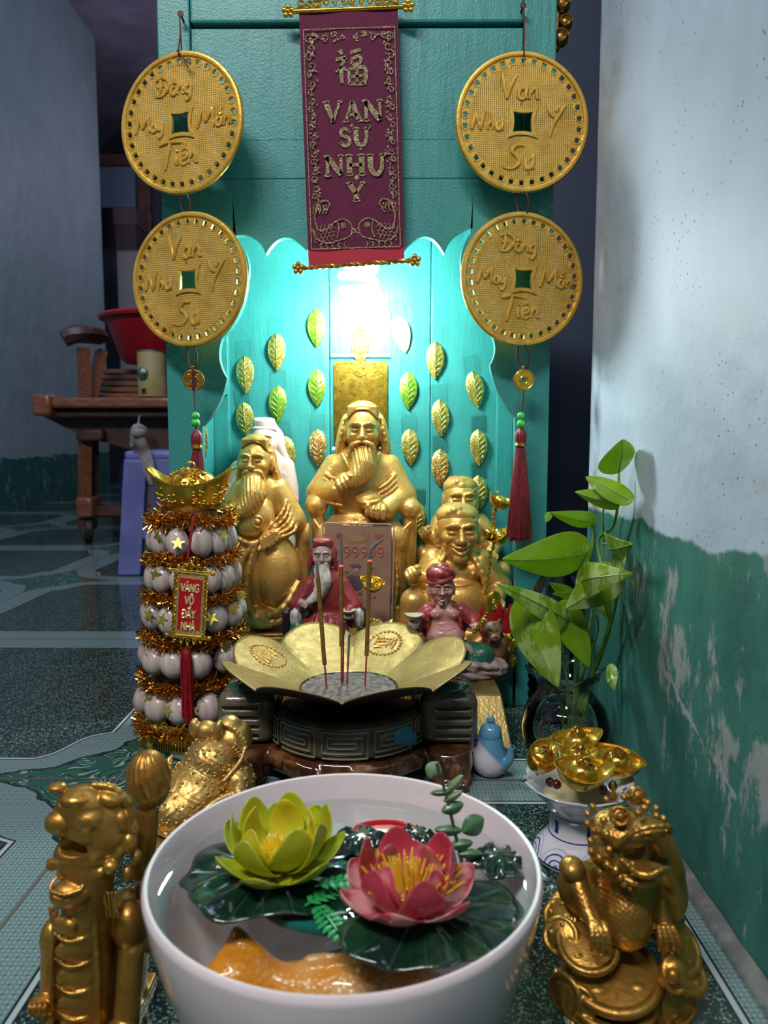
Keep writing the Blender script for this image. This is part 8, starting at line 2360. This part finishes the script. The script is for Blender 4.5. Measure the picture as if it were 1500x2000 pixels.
def loose_ingot(px, py, Y, a, b_, h, lift, rot, label, mat=None, z=None, coins=False):
    p = W(px, py, Y)
    if z is not None: p.z = z
    r = thing('gold_ingot', label, 'ingot', tuple(p), tuple(R(q) for q in rot))
    ingot_mesh(MBx := MB(), a, b_, h, lift, n=44, dome=False); MBx.build('hull', mat or M['gold_bright'], r)
    mb = MB()
    if coins:
        rr = random.Random(2)
        for q in range(40):
            x, y = rr.uniform(-a * .55, a * .55), rr.uniform(-b_ * .6, b_ * .6)
            MM = Matrix.Translation((x, y, h * .9 + h * .5 * (1 - (x / a) ** 2 - (y / b_) ** 2))) @ Euler((rr.gauss(0, .35), rr.gauss(0, .35), 0)).to_matrix().to_4x4()
            mb.lathe([(0, 0), (.0042, 0), (.0042, .001), (.003, .001), (.0028, .0006), (0, .0006)], 14, M=MM)
        props(mb.build('coin_heap', mat or M['gold_bright'], r), kind='stuff')
    else:
        mb.ell((0, 0, h * .84), (a * .46, b_ * .74, h * .62), 24, 10); mb.build('dome', mat or M['gold_bright'], r)
    return r
loose_ingot(717, 1212, 0.918, 0.030, 0.016, 0.036, 0.012, (0, 0, 6), 'pale gold boat ingot heaped with coins, right of the small old man', goldmat('pale_gold_plastic', (.85, .62, .2), (.7, .48, .12), rough=.3, metal=.6), z=ZF + .0003, coins=True)
loose_ingot(727, 1150, 0.925, 0.0145, 0.010, 0.012, 0.006, (42, 12, -10), 'small deep yellow ingot leaning on top of the coin-heaped ingot')
# candy wrappers
def crumple(name, label, cat, px, py, Y, size, mat, seed, z=None, grp=None):
    p = W(px, py, Y)
    if z is not None: p.z = z
    r = thing(name, label, cat, tuple(p), group=grp)
    def fn(u, v):
        x, y = (u - .5) * 2, (v - .5) * 2
        n_ = mnoise.noise(Vector((x * 1.8 + seed * 3.1, y * 1.8, seed))); n2 = mnoise.noise(Vector((x * 4 + seed, y * 4, seed * 2)))
        return (x * size[0] + n2 * size[0] * .15, n_ * size[1] + y * size[1] * .3, y * size[2] + n2 * size[2] * .2 + size[2])
    mb = MB(); mb.grid(fn, 16, 16); mb.build('foil', mat, r, smooth=True, sharp=20, solid=0.0005)
    return r
wrap1 = clear('clear_candy_wrapper', (0.93, .93, .97), (1, 1, 1), 0.1, 1.45, body=.25, bodycol=(.75, .72, .85))[0].m
r = crumple('candy_wrapper', 'clear and gold crumpled candy wrapper beside the pale gold ingot', 'wrapper', 752, 1212, 0.915, (0.017, 0.010, 0.009), wrap1, 1, z=ZF + .0005)
mb = MB(); mb.ell((-0.002, 0, .008), (0.011, 0.006, 0.006), 16, 8); mb.build('sweet', pm('golden_sweet', (.7, .42, .12), .3), r)
r = crumple('foil_packet', 'crumpled yellow-gold foil packet on the gold bar beside the rock base', 'packet', 986, 1300, 0.878, (0.014, 0.009, 0.020), goldmat('yellow_foil', (.55, .42, .06), (.35, .26, .03), rough=.25, metal=.8), 4, z=.054)
mb = MB(); mb.boxb((-.012, -.001, .002), (.012, .001, .006)); mb.build('crimped_seam', M['gold_bright'], r)
# golden branch of ingots
def branch():
    Y = 0.922; b0 = W(948, 1160, Y)
    r = thing('ingot_branch', 'slender golden beaded branch carrying three small ingots beside the laughing statue', 'ornament', tuple(b0))
    Lq = lambda px, py, d=0: W(px, py, Y + d) - b0
    mb = MB(); P_ = catmull([Lq(948, 1160), Lq(954, 1120), Lq(958, 1085), Lq(967, 1050), Lq(964, 1010), Lq(972, 985)], 8)
    mb.tube(P_, 0.0010, 6)
    rr = random.Random(1)
    for p_ in P_:
        for q in range(3): mb.ell(p_ + Vector((rr.gauss(0, .0013), rr.gauss(0, .0013), rr.gauss(0, .001))), rr.uniform(.0010, .0018), 6, 4)
    mb.build('beaded_stem', M['gold_bright'], r)
    for px, py, L, rot in ((972, 990, .0165, (18, 20, 10)), (953, 1050, .0125, (10, 5, 30)), (982, 1056, .0155, (30, -28, -20))):
        mb = MB(); MM = Matrix.Translation(Lq(px, py)) @ Euler([R(q) for q in rot]).to_matrix().to_4x4()
        ingot_mesh(mb, L, L * .68, L * .62, L * .25, M=MM, n=36); mb.build('ingot', M['gold_bright'], r)
    mb = MB(); mb.tube([Lq(972, 978), Lq(973, 962)], 0.001, 6); mb.ell(Lq(973, 962), .0018, 8, 5); mb.build('finial', M['gold_bright'], r)
branch()
# red fan-like ornament and orange strip on the right
b0 = W(985, 1180, 0.918)
r = thing('red_ornament', 'red satin petal ornament standing behind the golden branch at the right inner wall', 'ornament', (b0.x - .004, 0.918, ZF + .0003))
z0 = 0.028
redsatin = pm('red_satin', (0.40, 0.012, 0.02), .3, col2=(.25, .006, .012), nscale=90)
for k, a in enumerate((-38, -20, -4, 14, 30)):
    mb = MB(); tip = Vector((math.sin(R(a)) * .040, -0.004 * k, z0 + math.cos(R(a)) * .046))
    base_ = Vector((0, -0.001 * k, 0.002)); 
    mb.tube(catmull([base_, base_.lerp(tip, .5) + Vector((math.sin(R(a)) * .010, 0, .004)), tip], 6), [0.0035, 0.0075, 0.0075, 0.0008], 10, flat=(1, .35, (0, 1, 0)))
    mb.build('petal', redsatin, r)
r = thing('paper_strip', 'narrow orange and cream paper strip standing at the right edge inside the cabinet', 'paper strip', (0.1715, 0.925, ZF + .0003))
MB().boxb((-.0025, 0, 0), (.0025, .0005, .060)).build('strip', pm('orange_paper', (.65, .20, .06), .5), r, smooth=False)
MB().boxb((-.0010, -.0006, .004), (.0006, 0, .056)).build('cream_line', pm('cream_paper', (.75, .6, .42), .5), r, smooth=False)

# ================================================================== FURNITURE IN THE DIM ROOM
wood = NT('varnished_teak'); p_ = wood.tc()
wn = wood.noise(30, 5, .6, vec=wood.vscale(p_, (1, 4, 4)))
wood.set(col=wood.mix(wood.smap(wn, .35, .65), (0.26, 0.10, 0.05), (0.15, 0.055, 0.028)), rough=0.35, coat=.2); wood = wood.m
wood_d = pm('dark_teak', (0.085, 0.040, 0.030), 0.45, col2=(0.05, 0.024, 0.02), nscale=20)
def cart():
    Y = 2.30; b0 = W(170, 1052, Y); b0.z = 0
    r = thing('wooden_lounger', 'varnished slatted wooden lounger on castors in the dim room left of the cabinet', 'lounger', tuple(b0))
    def bx(x0, y0, x1, y1, Ya, Yb_, mat, name, rot=None):
        a, c_ = W(x0, y0, Ya) - b0, W(x1, y1, Ya) - b0
        mb = MB(); mb.boxb((a.x, Ya - Y, c_.z), (c_.x, Yb_ - Y, a.z)); return mb.build(name, mat, r, bevel=0.008, smooth=True)
    # front rail with thick rounded end
    bx(60, 770, 98, 812, 2.20, 2.30, wood, 'rail_end'); bx(98, 776, 420, 797, 2.21, 2.28, wood, 'front_rail')
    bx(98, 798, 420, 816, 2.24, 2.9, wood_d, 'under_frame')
    # slats of the seat, rising towards the back
    for k in range(5):
        a, c_ = W(196, 770 - k * 12, 2.41 + k * .06) - b0, W(420, 779 - k * 12, 2.41 + k * .06) - b0
        mb = MB(); mb.box(((a.x + c_.x) / 2, 2.41 + k * .06 - Y, (a.z + c_.z) / 2), (c_.x - a.x, 0.055, 0.016)); mb.build('seat_slat', wood, r, bevel=.004)
    # arm: post, second leaning post, arm top
    mb = MB(); mb.tube([W(166, 776, 2.26) - b0, W(163, 680, 2.26) - b0], 0.020, 4, flat=(1, 1, (0, 1, 0))); mb.build('arm_post', wood, r, sharp=30)
    mb = MB(); mb.tube([W(178, 776, 2.30) - b0, W(198, 686, 2.36) - b0], 0.020, 4, flat=(1, 1, (0, 1, 0))); mb.build('arm_brace', wood, r, sharp=30)
    mb = MB(); pa = [W(124, 662, 2.22) - b0, W(150, 652, 2.24) - b0, W(178, 654, 2.32) - b0, W(194, 658, 2.36) - b0]
    mb.tube(catmull(pa, 5), [0.030, 0.034, 0.030], 8, flat=(1.15, .8, (0, 0, 1))); mb.build('armrest', wood_d, r)
    # back leg & stretchers
    mb = MB(); mb.tube([W(166, 850, 2.30) - b0, W(165, 985, 2.30) - b0], 0.021, 4, flat=(1, 1, (0, 1, 0))); mb.build('leg', wood, r, sharp=30)
    mb = MB(); mb.tube([W(183, 850, 2.36) - b0, W(183, 990, 2.36) - b0], 0.016, 4, flat=(1, 1, (0, 1, 0))); mb.build('leg', wood_d, r, sharp=30)
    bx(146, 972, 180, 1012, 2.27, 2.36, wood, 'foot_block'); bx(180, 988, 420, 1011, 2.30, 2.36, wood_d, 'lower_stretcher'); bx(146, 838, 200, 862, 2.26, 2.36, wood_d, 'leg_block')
    # sloping side under the seat
    mb = MB(); a, c_, d, e = [W(*q, 2.29) - b0 for q in ((66, 806), (160, 852), (330, 900), (420, 815))]
    mb.prism([(a.x, a.z), (c_.x, c_.z), (d.x, d.z), (e.x, e.z)], 0.0, 0.03); mb.build('side_board', wood_d, r, smooth=False)
    w_ = W(172, 1033, 2.31) - b0
    MM = Matrix.Translation(w_) @ Euler((0, PI / 2, R(25))).to_matrix().to_4x4(); rr_ = w_.z
    mb = MB(); mb.lathe([(0, -.012), (rr_ * .9, -.012), (rr_, -.008), (rr_, .008), (rr_ * .9, .012), (0, .012)], 28, M=MM)
    wh = mb.build('castor', pm('black_castor_rubber', (0.02, .018, .015), .5), r)
    mb = MB(); mb.lathe([(0, -.0135), (rr_ * .45, -.0135), (rr_ * .45, .0135), (0, .0135)], 20, M=MM); mb.build('castor_hub', pm('olive_hub', (.22, .22, .05), .4), wh)
    mb = MB(); mb.boxb((w_.x - .022, w_.y - .02, w_.z), (w_.x + .022, w_.y + .02, (W(172, 1012, 2.31) - b0).z)); mb.build('castor_bracket', wood_d, wh)
    return r
cart()
# red basin
zb = W(250, 716, 2.66).z
b = thing('plastic_basin', 'deep red plastic basin sitting on the slatted wooden lounger', 'basin', (W(305, 700, 2.52).x, 2.56, zb))
kk = mpp(b.location); r0 = 104 * kk; hh = W(250, 622, 2.52).z - zb
MB().lathe([(0.0, 0.0), (r0 * .62, 0.0), (r0 * .70, hh * .1), (r0 * .93, hh * .93), (r0 * .96, hh), (r0 * .92, hh), (r0 * .66, hh * .12), (0, hh * .05)], 64).build('basin_body', pm('crimson_plastic', (0.33, 0.008, 0.02), .35), b)
MB().lathe([(r0 * .93, hh * .97), (r0 * 1.05, hh * .97), (r0 * 1.07, hh * 1.03), (r0 * 1.02, hh * 1.08), (r0 * .92, hh * 1.05), (r0 * .93, hh * .97)], 64).build('rolled_rim', pm('crimson_plastic_rim', (0.38, 0.01, 0.022), .3), b)
# milk tin
zt = W(290, 775, 2.25).z
tn = thing('milk_tin', 'cream and yellow printed food tin on the lounger rail, before the dark pot', 'tin', (W(297, 770, 2.25).x, 2.255, zt))
kk = mpp(tn.location); hh = W(290, 688, 2.25).z - zt; rr_ = 27 * kk
MB().lathe([(0, 0), (rr_, 0), (rr_, hh), (rr_ * .93, hh), (rr_ * .93, hh * .96), (0, hh * .96)], 40).build('tin_body', pm('cream_yellow_label', (0.46, 0.38, 0.20), .35, col2=(.34, .27, .10), nscale=8), tn)
MB().lathe([(rr_ * .98, hh), (rr_ * 1.03, hh * 1.0), (rr_ * 1.03, hh * 1.03), (rr_ * .96, hh * 1.03), (rr_ * .98, hh)], 40).build('metal_rim', pm('steel_rim', (.3, .3, .3), .3, .9), tn)
def on_tin(px, py): 
    x = (px - 297) * kk; return (x, -math.sqrt(max(rr_ ** 2 - x * x, 0)) - .0015, W(290, py, 2.25).z - zt)
mb = MB(); mb.ell(on_tin(288, 732), (.016, .006, .019), 18, 10); mb.build('green_oval', pm('green_meadow_print', (.03, .11, .04), .4), tn)
mb = MB(); mb.ell(Vector(on_tin(289, 727)) - Vector((0, .004, 0)), (.009, .003, .007), 12, 8); mb.build('white_cow_patch', pm('white_print', (.55, .55, .6), .4), tn)
mb = MB(); mb.ell(Vector(on_tin(285, 726)) - Vector((0, .005, 0)), (.005, .003, .006), 12, 8); mb.ell(Vector(on_tin(291, 733)) - Vector((0, .005, 0)), (.003, .003, .006), 12, 8); mb.build('black_cow_patch', pm('black_print', (.01, .01, .015), .4), tn)
mb = MB()
for q in range(5): mb.boxb(tuple(Vector(on_tin(284 + q * 2, 770)) - Vector((0, .002, 0))), tuple(Vector(on_tin(285 + q * 2, 760)) + Vector((0, .001, 0))))
mb.build('barcode', M['paint_black'], tn, smooth=False)
# pot
pt = thing('dark_pot', 'dark grey pot with a rim beside the milk tin, cut off by the cabinet edge', 'pot', (W(352, 775, 2.25).x, 2.32, zt))
kk = mpp(pt.location) * .82
MB().lathe([(0, 0), (32 * kk, 0), (36 * kk, 6 * kk), (37 * kk, 78 * kk), (41 * kk, 80 * kk), (41 * kk, 86 * kk), (38 * kk, 87 * kk), (34 * kk, 82 * kk), (33 * kk, 8 * kk), (0, 5 * kk)], 48).build('pot_body', pm('dark_grey_enamel', (.06, .06, .075), .35), pt)
MB().tube([(-41 * kk, -.01, 62 * kk), (-47 * kk, -.02, 62 * kk), (-47 * kk, -.02, 52 * kk), (-41 * kk, -.01, 52 * kk)], .006, 8).build('handle', pm('black_handle', (.02, .02, .02), .4), pt)
# blue stool
st0 = FL(300, 1105, 0)
so = thing('plastic_stool', 'periwinkle blue plastic stool under the lounger, partly hidden by the cabinet', 'stool', (W(330, 1000, 1.80).x, 1.86, 0))
blm = pm('periwinkle_plastic', (0.17, 0.19, 0.50), .4, col2=(.13, .145, .40), nscale=10)
ht = W(300, 880, 1.80).z; kk = 1.83 / 1500
def SX(px): return (W(px, 1000, 1.78).x - so.location.x)
hw_t, hw_b = -SX(254), -SX(235)
MB().boxb((-hw_t, -0.11, ht - .022), (hw_t, .11, ht)).build('seat', blm, so, bevel=.008)
for g in (-1, 1):
    for y_ in (-.10, .12):
        mb = MB(); wl = 0.052
        mb.prism([(g * hw_t, ht - .02), (g * (hw_t - wl), ht - .02), (g * (hw_b - wl), 0.0), (g * hw_b, 0.0)] if g > 0 else [(-hw_t, ht - .02), (-hw_b, 0), (-(hw_b - wl), 0), (-(hw_t - wl), ht - .02)], y_ - .012, y_ + .012)
        mb.build('leg', blm, so, bevel=.004)
for y_ in (-.10, .12):
    MB().boxb((-hw_t, y_ - .009, ht * .30), (hw_t, y_ + .009, ht * .40)).build('crossbar', blm, so, bevel=.003)
    MB().boxb((-hw_t, y_ - .009, ht * .80), (hw_t, y_ + .009, ht - .018)).build('apron', blm, so, bevel=.003)
# cloth strip tied round the stool leg
cl = W(275, 850, 1.72)
c0 = thing('cloth_strip', 'knotted pale grey cloth strip hanging from the lounger over the blue stool', 'cloth strip', tuple(cl))
clm = pm('pale_grey_cloth', (.26, .24, .26), .9, col2=(.18, .17, .19), nscale=50)
Lc = lambda px, py, Y: W(px, py, Y) - cl
mb = MB(); mb.tube(catmull([Lc(272, 815, 2.2), Lc(270, 845, 1.76), Lc(283, 885, 1.73), Lc(292, 920, 1.71), Lc(300, 945, 1.70)], 6), [.008, .012, .014, .010], 8, flat=(1, .35, (0, 1, 0))); mb.build('long_tail', clm, c0)
mb = MB(); mb.tube(catmull([Lc(285, 842, 1.74), Lc(268, 838, 1.73), Lc(262, 858, 1.73), Lc(256, 872, 1.73)], 6), [.008, .013, .010, .004], 8, flat=(1, .5, (0, 1, 0))); mb.ell(Lc(272, 846, 1.72), (.016, .012, .011), 12, 8); mb.build('knot', clm, c0)
# clutter under the lounger
for k, (px, py, q, colr, lb, cat, nm) in enumerate(((252, 880, 13, (.03, .04, .25), 'small dark blue bottle in the shadow under the lounger', 'bottle', 'small_bottle'), (300, 862, 16, (.22, .13, .12), 'pinkish brown clay jar in the shadow under the lounger', 'jar', 'clay_jar'))):
    p = W(px, py, 2.55); kk2 = 2.55 / 1500
    r = thing(nm, lb, cat, (p.x, 2.55, 0.0))
    top = p.z
    MB().lathe([(0, 0), (q * 1.4 * kk2, 0), (q * 1.5 * kk2, top * .1), (q * 1.5 * kk2, top * .75), (q * .8 * kk2, top * .92), (q * .8 * kk2, top), (0, top)], 30).build('body', pm(nm + '_glaze', colr, .4), r)
    MB().lathe([(0, top + .001), (q * .9 * kk2, top + .001), (q * .9 * kk2, top + .02), (0, top + .02)], 24).build('lid', pm(nm + '_lid', tuple(c * .6 for c in colr), .4), r)
